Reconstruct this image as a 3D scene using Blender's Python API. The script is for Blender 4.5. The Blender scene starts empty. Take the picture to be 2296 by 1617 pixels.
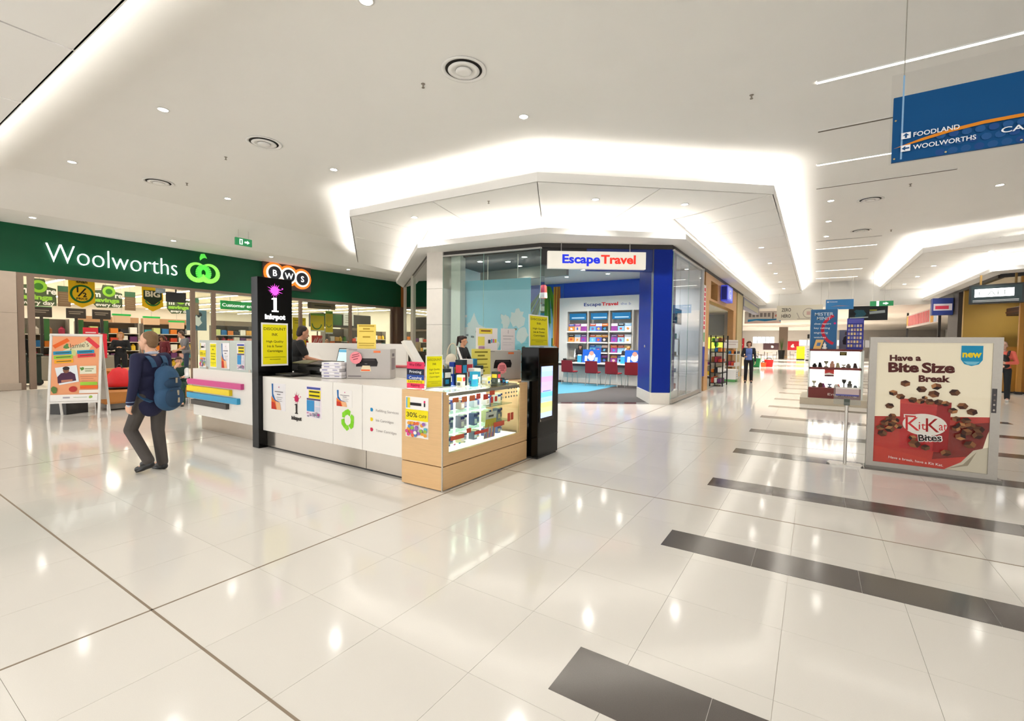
import bpy, bmesh, math, random
from mathutils import Vector, Matrix
V = Vector
sc = bpy.context.scene
COL = sc.collection
random.seed(7)

# ---------------------------------------------------------------- camera, light, exposure
YAW, PITCH, ROLL, EYE = .575038, .0375862, -.0108903, 1.5
fw = V((-math.sin(YAW)*math.cos(PITCH), math.cos(YAW)*math.cos(PITCH), -math.sin(PITCH)))
rt = V((math.cos(YAW), math.sin(YAW), 0)); dn = fw.cross(rt)
r2 = rt*math.cos(ROLL) + dn*math.sin(ROLL); d2 = dn*math.cos(ROLL) - rt*math.sin(ROLL)
cd = bpy.data.cameras.new('camera'); cam = bpy.data.objects.new('camera', cd); COL.objects.link(cam)
cd.sensor_width = 36; cd.lens = 1048.02/2296*36; cd.clip_start = .05; cd.clip_end = 300
cam.matrix_world = Matrix(((r2.x, -d2.x, -fw.x, 0), (r2.y, -d2.y, -fw.y, 0), (r2.z, -d2.z, -fw.z, EYE), (0, 0, 0, 1)))
sc.camera = cam
def pix(p):
    q = V(p)-V((0, 0, EYE)); z = q.dot(fw)
    return (None if z < .1 else (q.dot(r2)/z*1048.02+1148, q.dot(d2)/z*1048.02+808.5))

w = bpy.data.worlds.new('world'); sc.world = w; w.use_nodes = True
w.node_tree.nodes['Background'].inputs[0].default_value = (1, .99, .97, 1)
w.node_tree.nodes['Background'].inputs[1].default_value = 1.0
vs = sc.view_settings
vs.view_transform = 'Standard'; vs.look = 'None'; vs.gamma = 1; vs.use_curve_mapping = False; vs.exposure = 1.06
cy = sc.cycles
cy.max_bounces = 6; cy.diffuse_bounces = 3; cy.glossy_bounces = 3; cy.transmission_bounces = 2; cy.transparent_max_bounces = 10
cy.use_adaptive_sampling = True; cy.adaptive_threshold = .08; cy.adaptive_min_samples = 16
cy.caustics_reflective = False; cy.caustics_refractive = False; cy.sample_clamp_indirect = 6; cy.sample_clamp_direct = 0
cy.use_denoising = True

COVE, LIP, TUBE = 22, 9, 16          # strengths of the cove strips, lip strips and supermarket tubes
DOWN_W = 11                          # watts of one ceiling downlight

# ---------------------------------------------------------------- materials
def lin(c):
    if isinstance(c, str): c = tuple(int(c[i:i+2], 16) for i in (1, 3, 5))
    return tuple((x/255/12.92 if x/255 <= .04045 else ((x/255+.055)/1.055)**2.4) for x in c) + (1,)
MC = {}
def M(c, rough=.5, metal=0, grain=.05, scale=30, emit=0, coat=0, spec=.5, kind=''):
    k = (c if isinstance(c, str) else tuple(c), rough, metal, grain, scale, emit, coat, spec, kind)
    if k in MC: return MC[k]
    m = bpy.data.materials.new('mat'); m.use_nodes = True
    nt = m.node_tree; b = nt.nodes['Principled BSDF']; L = lin(c)
    b.inputs['Base Color'].default_value = L; b.inputs['Roughness'].default_value = rough
    b.inputs['Metallic'].default_value = metal; b.inputs['Specular IOR Level'].default_value = spec
    b.inputs['Coat Weight'].default_value = coat
    m.diffuse_color = L
    if emit:
        b.inputs['Emission Color'].default_value = L; b.inputs['Emission Strength'].default_value = emit
    elif grain:
        tc = nt.nodes.new('ShaderNodeTexCoord'); n = nt.nodes.new('ShaderNodeTexNoise'); r = nt.nodes.new('ShaderNodeMix')
        r.data_type = 'RGBA'; n.inputs['Scale'].default_value = scale; n.inputs['Detail'].default_value = 2
        if kind == 'wood':
            mp = nt.nodes.new('ShaderNodeMapping'); mp.inputs['Scale'].default_value = (1, 1, 14)
            nt.links.new(tc.outputs['Object'], mp.inputs[0]); nt.links.new(mp.outputs[0], n.inputs['Vector'])
            n.inputs['Detail'].default_value = 6
        else: nt.links.new(tc.outputs['Object'], n.inputs['Vector'])
        r.inputs[6].default_value = tuple(x*(1-grain) for x in L[:3])+(1,)
        r.inputs[7].default_value = tuple(min(1, x*(1+grain)) for x in L[:3])+(1,)
        nt.links.new(n.outputs['Fac'], r.inputs[0]); nt.links.new(r.outputs[2], b.inputs['Base Color'])
    MC[k] = m; return m
def glass_mat(tint, refl=1.0, base=.04):
    k = ('glass', tint, refl, base)
    if k in MC: return MC[k]
    m = bpy.data.materials.new('glass'); m.use_nodes = True; nt = m.node_tree
    nt.nodes.remove(nt.nodes['Principled BSDF']); out = nt.nodes['Material Output']
    t = nt.nodes.new('ShaderNodeBsdfTransparent'); g = nt.nodes.new('ShaderNodeBsdfGlossy'); mx = nt.nodes.new('ShaderNodeMixShader')
    lw = nt.nodes.new('ShaderNodeLayerWeight'); f = nt.nodes.new('ShaderNodeMath'); f.operation = 'POWER'; f.inputs[1].default_value = 4.5
    nt.links.new(lw.outputs['Facing'], f.inputs[0]); lw.inputs[0].default_value = .5
    mu = nt.nodes.new('ShaderNodeMath'); mu.operation = 'MULTIPLY_ADD'; mu.inputs[1].default_value = refl*.9; mu.inputs[2].default_value = base; mu.use_clamp = True
    t.inputs[0].default_value = lin(tint); g.inputs['Roughness'].default_value = .01
    nt.links.new(f.outputs[0], mu.inputs[0]); nt.links.new(mu.outputs[0], mx.inputs[0])
    nt.links.new(t.outputs[0], mx.inputs[1]); nt.links.new(g.outputs[0], mx.inputs[2]); nt.links.new(mx.outputs[0], out.inputs[0])
    MC[k] = m; return m
def P(c): return M(c, .55, grain=.02, scale=200, spec=.3)        # printing ink on card
WHITE = M('#f1eee9', .6, grain=.015, scale=3); PAINT = M('#edebe7', .75, grain=.012, scale=2)
ALU = M('#b9b6b0', .35, .9, .04, 60); STEEL = M('#c9c4bc', .22, .95, .05, 20); BLACK = M('#121110', .35, 0, .1)
GLOSSBLACK = M('#050505', .12, 0, .1, spec=.25); DARK = M('#2b2826', .5); MAPLE = M('#dcb583', .45, 0, .1, 5, kind='wood')
GLASS = glass_mat('#f4f9f6'); GEDGE = M('#9fc4b8', .1, 0, .02); LAM = M('#efebe4', .3, 0, .01, 3, coat=.2)

# ---------------------------------------------------------------- objects
def tag(o, label=None, cat=None, group=None, kind=None):
    for k, v in (('label', label), ('category', cat), ('group', group), ('kind', kind)):
        if v: o[k] = v
    return o
def thing(name, loc, label, cat, group=None, rz=0):
    o = bpy.data.objects.new(name, None); COL.objects.link(o); o.location = loc; o.rotation_euler[2] = rz
    o.empty_display_size = .1
    return tag(o, label, cat, group)
def dup(o, loc=None, rz=None, label=None, parent=None):
    c = o.copy(); COL.objects.link(c)
    if parent is not None: c.parent = parent
    if loc is not None: c.location = loc
    if rz is not None: c.rotation_euler[2] = rz
    if label: c['label'] = label
    for ch in list(o.children): dup(ch, parent=c)
    return c
class B:
    """collects shapes into one mesh; org is subtracted so that world numbers can be used under a placed Empty"""
    def __init__(s, org=(0, 0, 0)): s.bm = bmesh.new(); s.m = []; s.org = V(org)
    def mi(s, m):
        if m not in s.m: s.m.append(m)
        return s.m.index(m)
    def put(s, geom, m, bev=0):
        fs = {f for v in geom for f in v.link_faces}; i = s.mi(m)
        for f in fs: f.material_index = i
        if bev:
            es = list({e for f in fs for e in f.edges})
            r = bmesh.ops.bevel(s.bm, geom=es, offset=bev, segments=1, affect='EDGES', profile=.7)
            for f in r['faces']: f.material_index = i
    def box(s, a, b, m, bev=0, mat=None):
        a, b = V(a), V(b); c = (a+b)/2; d = b-a
        T = Matrix.Translation(c) @ Matrix.Diagonal((abs(d.x), abs(d.y), abs(d.z), 1))
        if mat is not None: T = mat @ T
        s.put(bmesh.ops.create_cube(s.bm, size=1, matrix=T)['verts'], m, bev); return s
    def cyl(s, a, b, r, m, n=12, rb=None, cap=True):
        a, b = V(a), V(b); d = b-a
        T = Matrix.Translation((a+b)/2) @ d.to_track_quat('Z', 'Y').to_matrix().to_4x4()
        s.put(bmesh.ops.create_cone(s.bm, cap_ends=cap, segments=n, radius1=r, radius2=(r if rb is None else rb), depth=d.length, matrix=T)['verts'], m); return s
    def ell(s, c, r, m, sub=2, mat=None):
        T = Matrix.Translation(c) @ (mat if mat is not None else Matrix()) @ Matrix.Diagonal((*r, 1))
        s.put(bmesh.ops.create_icosphere(s.bm, subdivisions=sub, radius=1, matrix=T)['verts'], m); return s
    def face(s, pts, m):
        f = s.bm.faces.new([s.bm.verts.new(p) for p in pts]); f.material_index = s.mi(m); return s
    def prism(s, pts, vec, m):
        """closed solid: polygon pts (3D) swept along vec"""
        vec = V(vec); n = len(pts); lo = [s.bm.verts.new(p) for p in pts]; hi = [s.bm.verts.new(V(p)+vec) for p in pts]; i = s.mi(m)
        fs = [s.bm.faces.new(lo), s.bm.faces.new(hi)] + [s.bm.faces.new((lo[k], lo[(k+1) % n], hi[(k+1) % n], hi[k])) for k in range(n)]
        for f in fs: f.material_index = i
        bmesh.ops.recalc_face_normals(s.bm, faces=fs); return s
    def slab(s, xy, z0, z1, m): return s.prism([(x, y, z0) for x, y in xy], (0, 0, z1-z0), m)
    def tube(s, pts, r, m, n=8):
        for a, b in zip(pts[:-1], pts[1:]): s.cyl(a, b, r, m, n)
        for p in pts[1:-1]: s.ell(p, (r, r, r), m, 1)
        return s
    def lathe(s, prof, m, n=20, c=(0, 0, 0)):
        c = V(c); rings = [[s.bm.verts.new(c+V((r*math.cos(2*math.pi*k/n), r*math.sin(2*math.pi*k/n), z))) for k in range(n)] for r, z in prof]; i = s.mi(m)
        for A, Bq in zip(rings[:-1], rings[1:]):
            for k in range(n): s.bm.faces.new((A[k], A[(k+1) % n], Bq[(k+1) % n], Bq[k])).material_index = i
        s.bm.faces.new(rings[-1]).material_index = i; s.bm.faces.new(rings[0][::-1]).material_index = i; return s
    def build(s, name, parent=None, smooth=False):
        if s.org.length: bmesh.ops.translate(s.bm, verts=s.bm.verts, vec=-s.org)
        me = bpy.data.meshes.new(name); s.bm.to_mesh(me); s.bm.free()
        for m in s.m: me.materials.append(m)
        if smooth:
            for p in me.polygons: p.use_smooth = True
        o = bpy.data.objects.new(name, me); COL.objects.link(o)
        if parent is not None: o.parent = parent
        return o
def struct(o): o['kind'] = 'structure'; return o

TX = {}
def glyphs(t, bold=0):
    """flat outline of a line of writing in Blender's own font: verts, faces, size"""
    if (t, bold) in TX: return TX[t, bold]
    cu = bpy.data.curves.new('t', 'FONT'); cu.body = t; cu.offset = bold; cu.resolution_u = 3; cu.fill_mode = 'FRONT'
    o = bpy.data.objects.new('t', cu); COL.objects.link(o)
    me = bpy.data.meshes.new_from_object(o.evaluated_get(bpy.context.evaluated_depsgraph_get()))
    vs_ = [(v.co.x, v.co.y) for v in me.vertices]; fs = [tuple(p.vertices) for p in me.polygons]
    bpy.data.objects.remove(o); bpy.data.curves.remove(cu); bpy.data.meshes.remove(me)
    x0 = min(v[0] for v in vs_); x1 = max(v[0] for v in vs_)
    TX[t, bold] = ([(x-x0, y) for x, y in vs_], fs, x1-x0); return TX[t, bold]
class Print:
    """flat printing on a board: origin at its lower left corner, u to the right, v up, layers lifted a hair each"""
    def __init__(s, o, u, v=(0, 0, 1), step=.0004, lift=.001, org=(0, 0, 0)):
        s.b = B(org); s.o = V(o); s.u = V(u).normalized(); s.v = V(v).normalized(); s.n = s.u.cross(s.v); s.h = lift; s.st = step
    def at(s, x, y): return s.o + s.u*x + s.v*y + s.n*s.h
    def poly(s, pts, c):
        s.h += s.st; s.b.face([s.at(*p) for p in pts], c if isinstance(c, bpy.types.Material) else P(c)); return s
    def rect(s, x, y, w, h, c, a=0):
        ca, sa = math.cos(a), math.sin(a)
        return s.poly([(x+i*ca-j*sa, y+i*sa+j*ca) for i, j in ((0, 0), (w, 0), (w, h), (0, h))], c)
    def disc(s, x, y, rx, c, ry=None, n=24, a0=0, a1=6.2832):
        ry = ry or rx; full = a1-a0 > 6.28
        return s.poly([(x+rx*math.cos(a0+(a1-a0)*k/(n if full else n-1)), y+ry*math.sin(a0+(a1-a0)*k/(n if full else n-1))) for k in range(n)], c)
    def ring(s, x, y, r0, r1, c, a0=0, a1=6.2832, n=28, sy=1):
        s.h += s.st; m = c if isinstance(c, bpy.types.Material) else P(c)
        for k in range(n):
            A, Bq = a0+(a1-a0)*k/n, a0+(a1-a0)*(k+1)/n
            s.b.face([s.at(x+r*math.cos(t), y+sy*r*math.sin(t)) for r, t in ((r0, A), (r1, A), (r1, Bq), (r0, Bq))], m)
        return s
    def blob(s, x, y, r, c, n=18, rough=.35, seed=1, sy=1):
        R_ = random.Random(seed)
        return s.poly([(x+q*math.cos(6.2832*k/n), y+sy*q*math.sin(6.2832*k/n)) for k in range(n) for q in [r*(1-rough*R_.random())]], c)
    def text(s, t, x, y, h, c, w=None, al='l', bold=0, a=0):
        """cap height h, baseline at y; w squeezes or stretches to a width; a tilts the line"""
        vs_, fs, tw = glyphs(t, bold); k = h/.73; kx = (w/tw if w else k); W = tw*kx
        x -= {'l': 0, 'c': W/2, 'r': W}[al] * (1 if not a else math.cos(a)); s.h += s.st; m = c if isinstance(c, bpy.types.Material) else P(c)
        ca, sa = math.cos(a), math.sin(a)
        if al == 'c' and a: y -= W/2*sa
        bv = [s.b.bm.verts.new(s.at(x+p*kx*ca-q*k*sa, y+p*kx*sa+q*k*ca)) for p, q in vs_]; i = s.b.mi(m)
        for f in fs:
            try: s.b.bm.faces.new([bv[j] for j in f]).material_index = i
            except ValueError: pass
        return s
    def lines(s, x, y, w, n, dy, h, c):
        """rows of small print that the photograph does not let one read"""
        for k in range(n): s.rect(x+w*.04*(k % 3), y-k*dy, w*(1-.08*((k*7) % 4)), h, c)
        return s
    def build(s, name, parent=None): return s.b.build(name, parent)
def board(name, o, u, w, h, th, col, label, cat, group=None, v=(0, 0, 1), mat=None):
    """a sheet or panel with its base at o: a thing whose first part is the sheet; returns it with its printing surface"""
    o, u_, v_ = V(o), V(u).normalized(), V(v).normalized(); n = u_.cross(v_)
    t = thing(name, o, label, cat, group)
    B().prism([(0, 0, 0), u_*w, u_*w+v_*h, v_*h], -n*th, mat or P(col)).build('sheet', t)
    return t, Print((0, 0, 0), u_, v_)
def curve_pts(a, b, c, d, n=10):
    return [V(a)*(1-t)**3+3*V(b)*t*(1-t)**2+3*V(c)*t*t*(1-t)+V(d)*t**3 for t in [k/n for k in range(n+1)]]
def letters3d(t, bold, fn, depth, m, parent, name='letter'):
    """solid letters, one mesh each; fn maps outline x, y to a point, depth is the sweep"""
    cu = bpy.data.curves.new('t', 'FONT'); cu.body = t; cu.offset = bold; cu.resolution_u = 6; cu.extrude = .5
    o = bpy.data.objects.new('t', cu); COL.objects.link(o)
    me = bpy.data.meshes.new_from_object(o.evaluated_get(bpy.context.evaluated_depsgraph_get()))
    bm = bmesh.new(); bm.from_mesh(me); bmesh.ops.remove_doubles(bm, verts=bm.verts, dist=1e-4)
    bpy.data.objects.remove(o); bpy.data.curves.remove(cu)
    x0 = min(v.co.x for v in bm.verts); x1 = max(v.co.x for v in bm.verts); seen = set(); out = []
    for v in bm.verts:
        if v in seen: continue
        isl, st = [], [v]; seen.add(v)
        while st:
            a = st.pop(); isl.append(a)
            for e in a.link_edges:
                q = e.other_vert(a)
                if q not in seen: seen.add(q); st.append(q)
        ix = {a: k for k, a in enumerate(isl)}; fs = {f for a in isl for f in a.link_faces}
        m2 = bpy.data.meshes.new(name); m2.from_pydata([fn((a.co.x-x0)/(x1-x0), a.co.y, a.co.z+.5) for a in isl], [], [[ix[a] for a in f.verts] for f in fs])
        m2.materials.append(m); m2.validate(); q = bpy.data.objects.new(name, m2); COL.objects.link(q); q.parent = parent; out.append(q)
    return out

# ================================================================ SETTING
def tile_mat(c, rough, spk):
    m = bpy.data.materials.new('tile'); m.use_nodes = True; nt = m.node_tree; b = nt.nodes['Principled BSDF']
    oi = nt.nodes.new('ShaderNodeObjectInfo'); tc = nt.nodes.new('ShaderNodeTexCoord')
    n = nt.nodes.new('ShaderNodeTexNoise'); n.inputs['Scale'].default_value = 260
    n2 = nt.nodes.new('ShaderNodeTexNoise'); n2.inputs['Scale'].default_value = 2.2
    mx = nt.nodes.new('ShaderNodeMix'); mx.data_type = 'RGBA'; m3 = nt.nodes.new('ShaderNodeMix'); m3.data_type = 'RGBA'; L = lin(c)
    mx.inputs[6].default_value = tuple(x*(1-spk) for x in L[:3])+(1,); mx.inputs[7].default_value = tuple(min(1, x*(1+spk)) for x in L[:3])+(1,)
    nt.links.new(tc.outputs['Object'], n.inputs['Vector']); nt.links.new(tc.outputs['Object'], n2.inputs['Vector'])
    nt.links.new(n.outputs['Fac'], mx.inputs[0]); nt.links.new(mx.outputs[2], m3.inputs[6])
    m3.inputs[7].default_value = tuple(x*.93 for x in L[:3])+(1,)
    ml = nt.nodes.new('ShaderNodeMath'); ml.operation = 'MULTIPLY'; nt.links.new(oi.outputs['Random'], ml.inputs[0]); nt.links.new(n2.outputs['Fac'], ml.inputs[1])
    nt.links.new(ml.outputs[0], m3.inputs[0]); nt.links.new(m3.outputs[2], b.inputs['Base Color'])
    b.inputs['Roughness'].default_value = rough; b.inputs['Specular IOR Level'].default_value = .42; m.diffuse_color = L
    return m
TILE = tile_mat('#e3ded5', .095, .05); DTILE = tile_mat('#5f5954', .13, .25); GROUT = M('#d6ccbc', .6)
JOINT = M('#8d7d6a', .7)
floor = struct(B().box((-54, -5, -.2), (14, 82, -.0045), GROUT).build('floor'))
g0 = .587
def tile_mesh(wx, wy, m, name, gap=.0016):
    b = B(); b.box((gap/2, gap/2, -.004), (wx-gap/2, wy-gap/2, 0), m); o = b.build(name); me = o.data; bpy.data.objects.remove(o); return me
tm = tile_mesh(g0, g0, TILE, 'tile'); cells = []
rest = B()
for i in range(-27, 20):
    for j in range(-8, 63):
        x, y = -3.04+i*g0, 1.05+j*g0
        q = pix((x+g0/2, y+g0/2, 0)); d = math.hypot(x, y)
        if q and -150 < q[0] < 2450 and q[1] < 1720 and y > -2: cells.append((d, x, y))
        elif y < 40: rest.box((x+.0008, y+.0008, -.004), (x+g0-.0008, y+g0-.0008, 0), TILE)
cells.sort()
for k, (d, x, y) in enumerate(cells):
    if k < 262:
        o = bpy.data.objects.new('tile', tm); COL.objects.link(o); o.location = (x, y, 0); o.parent = floor
    else: rest.box((x+.0008, y+.0008, -.004), (x+g0-.0008, y+g0-.0008, 0), TILE)
tag(rest.build('tile_field', floor), kind='stuff')
tag(B().box((-36, 38, -.0042), (14, 82, -.001), M('#cfc8be', .12, grain=.06, scale=1)).build('food_court_floor', floor), 'pale grey polished floor beyond the end of the mall')
for a, b_ in (((-3.046, -2, -.002), (-3.034, 34, .0012)), ((-7.745, -2, -.002), (-7.738, 34, .0012)), ((-18, 1.044, -.002), (10, 1.056, .0012)), ((-18, 4.566, -.002), (10, 4.578, .0012)), ((-18, 8.09, -.002), (10, 8.098, .0012))):
    B().box(a, b_, JOINT).build('expansion_joint', floor)
dys = [1.75, 3.51, 5.31, 7.14, 9.06, 11.0, 13.04, 15.0, 17, 19, 21, 23, 25, 27]
dm = tile_mesh(.607, .34, DTILE, 'dark_tile', .002)
for y in dys[:9]:
    for k in range(7):
        o = bpy.data.objects.new('dark_tile', dm); COL.objects.link(o); o.location = (-.93+k*.607, y, .0018); o.parent = floor
b = B()
for y in dys[9:]: b.box((-.93, y, -.003), (3.3, y+.34, .0018), DTILE)
b.build('dark_band', floor)
# thresholds of the shops
struct(B().prism([(-3.04, 12, 0), (-3.0, 15.6, 0), (-3.5, 15.6, 0), (-3.5, 12.3, 0), (-5.74, 10.5, 0), (-5.74, 10.11, 0)], (0, 0, .004), M('#4b4748', .12, grain=.2)).build('trim_1'))

# ---- main ceiling, sloped bulkhead and soffit above the supermarket
ceiling = struct(B().box((-14.9, -5, 5.2), (14, 32.6, 5.45), PAINT).build('ceiling'))
b = B(); b.prism([(-17.1, -5, 4.72), (-14.8, -5, 5.2), (-14.8, -5, 5.4), (-19.3, -5, 5.4), (-19.3, -5, 4.72)], (0, 24, 0), PAINT); struct(b.build('trim_2'))
# slots in the corridor ceiling: lit ones and dark ones
def slot(x0, x1, y, lit, label):
    t = thing('slot_light' if lit else 'air_slot', ((x0+x1)/2, y, 5.2), label, 'light' if lit else 'vent')
    B((0, 0, 0)).box((-(x1-x0)/2, -.035, -.012), ((x1-x0)/2, .035, .002), M('#fff8ec', emit=5.5) if lit else M('#6b6256', .8)).build('diffuser' if lit else 'slot', t)
    b = B()
    for s in (-1, 1): b.box((-(x1-x0)/2, s*.035-.006, -.014), ((x1-x0)/2, s*.035+.006, .002), PAINT)
    b.build('trim', t)
slot(-.09, 3.4, 7.93, 1, 'long lit slot in the ceiling above the hanging blue sign')
slot(-.07, 2.6, 9.73, 0, 'dark narrow ceiling slot running into the hanging blue sign')
slot(-.08, 2.6, 11.5, 1, 'lit ceiling slot passing behind the hanging blue sign')
slot(-.09, 2.35, 13.2, 0, 'dark ceiling slot just below the hanging blue sign')
slot(-.08, 1.75, 19.8, 0, 'dark ceiling slot beyond the round corridor diffusers')
slot(-.08, 1.75, 21.4, 1, 'lit ceiling slot, nearest of those down the corridor')
slot(-.08, 1.75, 24.6, 0, 'dark ceiling slot between the far lit ones')
slot(-.08, 1.75, 27.6, 1, 'lit ceiling slot in the middle of the far corridor')
slot(-.08, 1.75, 30.6, 1, 'lit ceiling slot right before the corridor end bulkhead')

# ---- floating ceiling rafts, panel by panel, with a light strip lying on top
STRIP = M('#fffaf2', emit=COVE); LSTRIP = M('#fffaf2', emit=LIP)
def inset(poly, d):
    n = len(poly); c = V((sum(p[0] for p in poly)/n, sum(p[1] for p in poly)/n)); out = []
    area = sum(poly[k][0]*poly[(k+1) % n][1]-poly[(k+1) % n][0]*poly[k][1] for k in range(n)); sg = 1 if area > 0 else -1
    ls = []
    for k in range(n):
        a, b_ = V(poly[k]), V(poly[(k+1) % n]); e = (b_-a).normalized(); nn = V((-e.y, e.x))*sg; ls.append((a+nn*d, e))
    for k in range(n):
        (p, e), (q, f) = ls[k-1], ls[k]; den = e.x*f.y-e.y*f.x
        t = ((q-p).x*f.y-(q-p).y*f.x)/den if abs(den) > 1e-6 else 0; out.append(tuple(p+e*t))
    return out
def raft(name, label, polys, strips, edges=(), inn=.03, z=4.6, th=.175):
    t = thing(name, (polys[0][0][0], polys[0][0][1], z), label, 'ceiling panel'); t['kind'] = 'structure'
    o = t.location.copy()
    for p in polys: B(o).slab(inset(p, .014), z, z+.1, PAINT).build('panel', t)
    b = B(o)
    for p in polys: b.slab(inset(p, .009), z+.04, z+.09, M('#4a4238', .9))  # dark sheet added so seams stay dark and strip light cannot leak
    b.build('backing', t)
    for a, c in strips:
        a, c = V(a), V(c); e = (c-a).normalized(); n = V((-e.y, e.x))*.04
        B(o).slab([tuple(a+n), tuple(c+n), tuple(c-n), tuple(a-n)], z+.1, z+.12, STRIP).build('light_strip', t)
    for p, q in edges:
        p, q = V(p), V(q); e = (q-p).normalized(); n = V((-e.y, e.x))*inn
        B(o).slab([tuple(p), tuple(q), tuple(q+n), tuple(p+n)], z, z+th, PAINT).build('upstand', t)
    return t
A0, A1, A2, A3, A4 = (-15.2, 12.2), (-9.84, 7.66), (-4.56, 7.86), (-.8, 11.02), (-.75, 32.5)
G0, G1, G2, G3, G4 = (-15.9, 15.3), (-9.15, 9.75), (-5.74, 10.11), (-3.04, 11.96), (-3.0, 32.5)
sk = [(-.8, y) for y in (11.02, 12.2, 13.75, 15.3, 17, 18.7, 20.4, 22.1, 23.8, 25.5, 27.2, 28.9, 30.6, 32.5)]
polys = [[(-7.18, 7.76), A2, G2, (-7.72, 9.9)], [A1, (-7.18, 7.76), (-7.72, 9.9), G1], [A2, (-2.65, 9.46), (-4.25, 11.13), G2], [(-2.65, 9.46), A3, G3, (-4.25, 11.13)]]
polys += [[(-9.84, 7.66), G1, (-9.87, 10.34)], [(-9.84, 7.66), (-9.87, 10.34), (-11.55, 11.73), (-11.55, 9.11)], [(-11.55, 9.11), (-11.55, 11.73), (-13.1, 13.0), (-13.1, 10.42)], [(-13.1, 10.42), (-13.1, 13.0), G0, A0]]
for k in range(13):
    sh = max(0, 1.0-.12*k); sh2 = max(0, 1.0-.12*(k+1))
    a, c = sk[k], sk[k+1]
    polys.append([a, c, (-3.0, min(32.5, c[1]+sh2)), (-3.02, a[1]+sh)])
def off(pts, d):
    out = []
    for k in range(len(pts)):
        ns = []
        if k: e = (V(pts[k])-V(pts[k-1])).normalized(); ns.append(V((e.y, -e.x)))
        if k < len(pts)-1: e = (V(pts[k+1])-V(pts[k])).normalized(); ns.append(V((e.y, -e.x)))
        n = sum(ns, V((0, 0))); n.normalize(); out.append(tuple(V(pts[k])-n*d/max(.3, n.dot(ns[0]))))
    return out
ol = [A0, A1, A2, A3, A4]; si = off(ol, .12)
raft('ceiling_raft', 'white panelled ceiling raft with glowing edge around the travel shop corner', polys, list(zip(si[:-1], si[1:])), list(zip(ol[:-1], ol[1:])))
# raft on the right of the corridor and the one at the top left corner of the picture
R1, R2, R0 = (2.85, 32.5), (2.87, 20.35), (9.0, 17.2)
rp = []
ys = [20.35, 22, 23.7, 25.4, 27.1, 28.8, 30.5, 32.5]
for a, c in zip(ys[:-1], ys[1:]): rp.append([(2.87, a), (5.2, a+1.0 if a < 31 else a), (5.2, min(32.5, c+1.0)), (2.87, c)])
rp += [[(2.87, 20.35), (5.1, 19.2), (5.9, 21.0), (5.2, 21.35)], [(5.1, 19.2), (9, 17.2), (9.8, 19), (5.9, 21)]]
raft('ceiling_raft', 'white panelled ceiling raft above the right side of the corridor', rp, [((2.99, 32.4), (2.99, 20.45)), ((2.99, 20.45), (9.05, 17.33))], [((2.87, 32.5), (2.87, 20.35)), ((2.87, 20.35), (9, 17.2))])
lp = [[(-15.2+2.1*k, -4.5), (-13.1+2.1*k, -4.5), (-13.1+2.1*k, 1.76), (-15.2+2.1*k, 1.76)] for k in range(6)]
raft('ceiling_raft', 'lowered white ceiling panels with a glowing edge at the top left', lp, [((-15.2, 1.64), (-2.7, 1.64))], [((-2.6, 1.76), (-15.2, 1.76))])

# ---- soffit lips above the shop fronts with their hidden light strips
def lip(name, out, inn, label):
    t = thing(name, (out[0][0], out[0][1], 3.95), label, 'soffit'); t['kind'] = 'structure'; o = t.location.copy()
    for k in range(len(out)-1): B(o).slab([out[k], out[k+1], inn[k+1], inn[k]], 3.97, 4.1, PAINT).build('soffit', t)
    mid = [tuple(V(a)*.45+V(c)*.55) for a, c in zip(out, inn)]
    for a, c in zip(mid[:-1], mid[1:]):
        a, c = V(a), V(c); e = (c-a).normalized(); n = V((-e.y, e.x))*.03
        B(o).slab([tuple(a+n), tuple(c+n), tuple(c-n), tuple(a-n)], 4.1, 4.125, LSTRIP).build('light_strip', t)
    b = B(o)
    for k in range(len(inn)-1):
        a, c = V(inn[k]), V(inn[k+1]); e = (c-a).normalized(); n = V((-e.y, e.x))*.06
        b.slab([tuple(a), tuple(c), tuple(c+n*(1 if label.find('right') < 0 else -1)), tuple(a+n*(1 if label.find('right') < 0 else -1))], 4.1, 5.2, PAINT)
    b.build('bulkhead', t)
lip('soffit', [(-14.9, 13.95), (-8.85, 9.03), (-5.2, 9.26), (-2.62, 11.46), (-2.58, 32.5)], [G0, G1, G2, G3, G4], 'white soffit ledge above the travel shop windows')
lip('soffit', [(4.68, 32.5), (4.72, 21.1), (10, 18.6)], [(5.1, 32.5), (5.12, 21.9), (10.4, 19.5)], 'white soffit ledge above the right hand shops')
# ---- corridor end
struct(B().box((-9, 32.5, 3.78), (14, 32.8, 5.3), PAINT).build('wall_end'))
struct(B().box((-14, 32.7, 3.78), (14, 82, 3.95), M('#d9d2c8', .8)).build('ceiling_2'))
struct(B().box((-16, 80, 0), (14, 80.3, 3.8), M('#b9b4ae', .8)).build('wall_far'))
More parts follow.
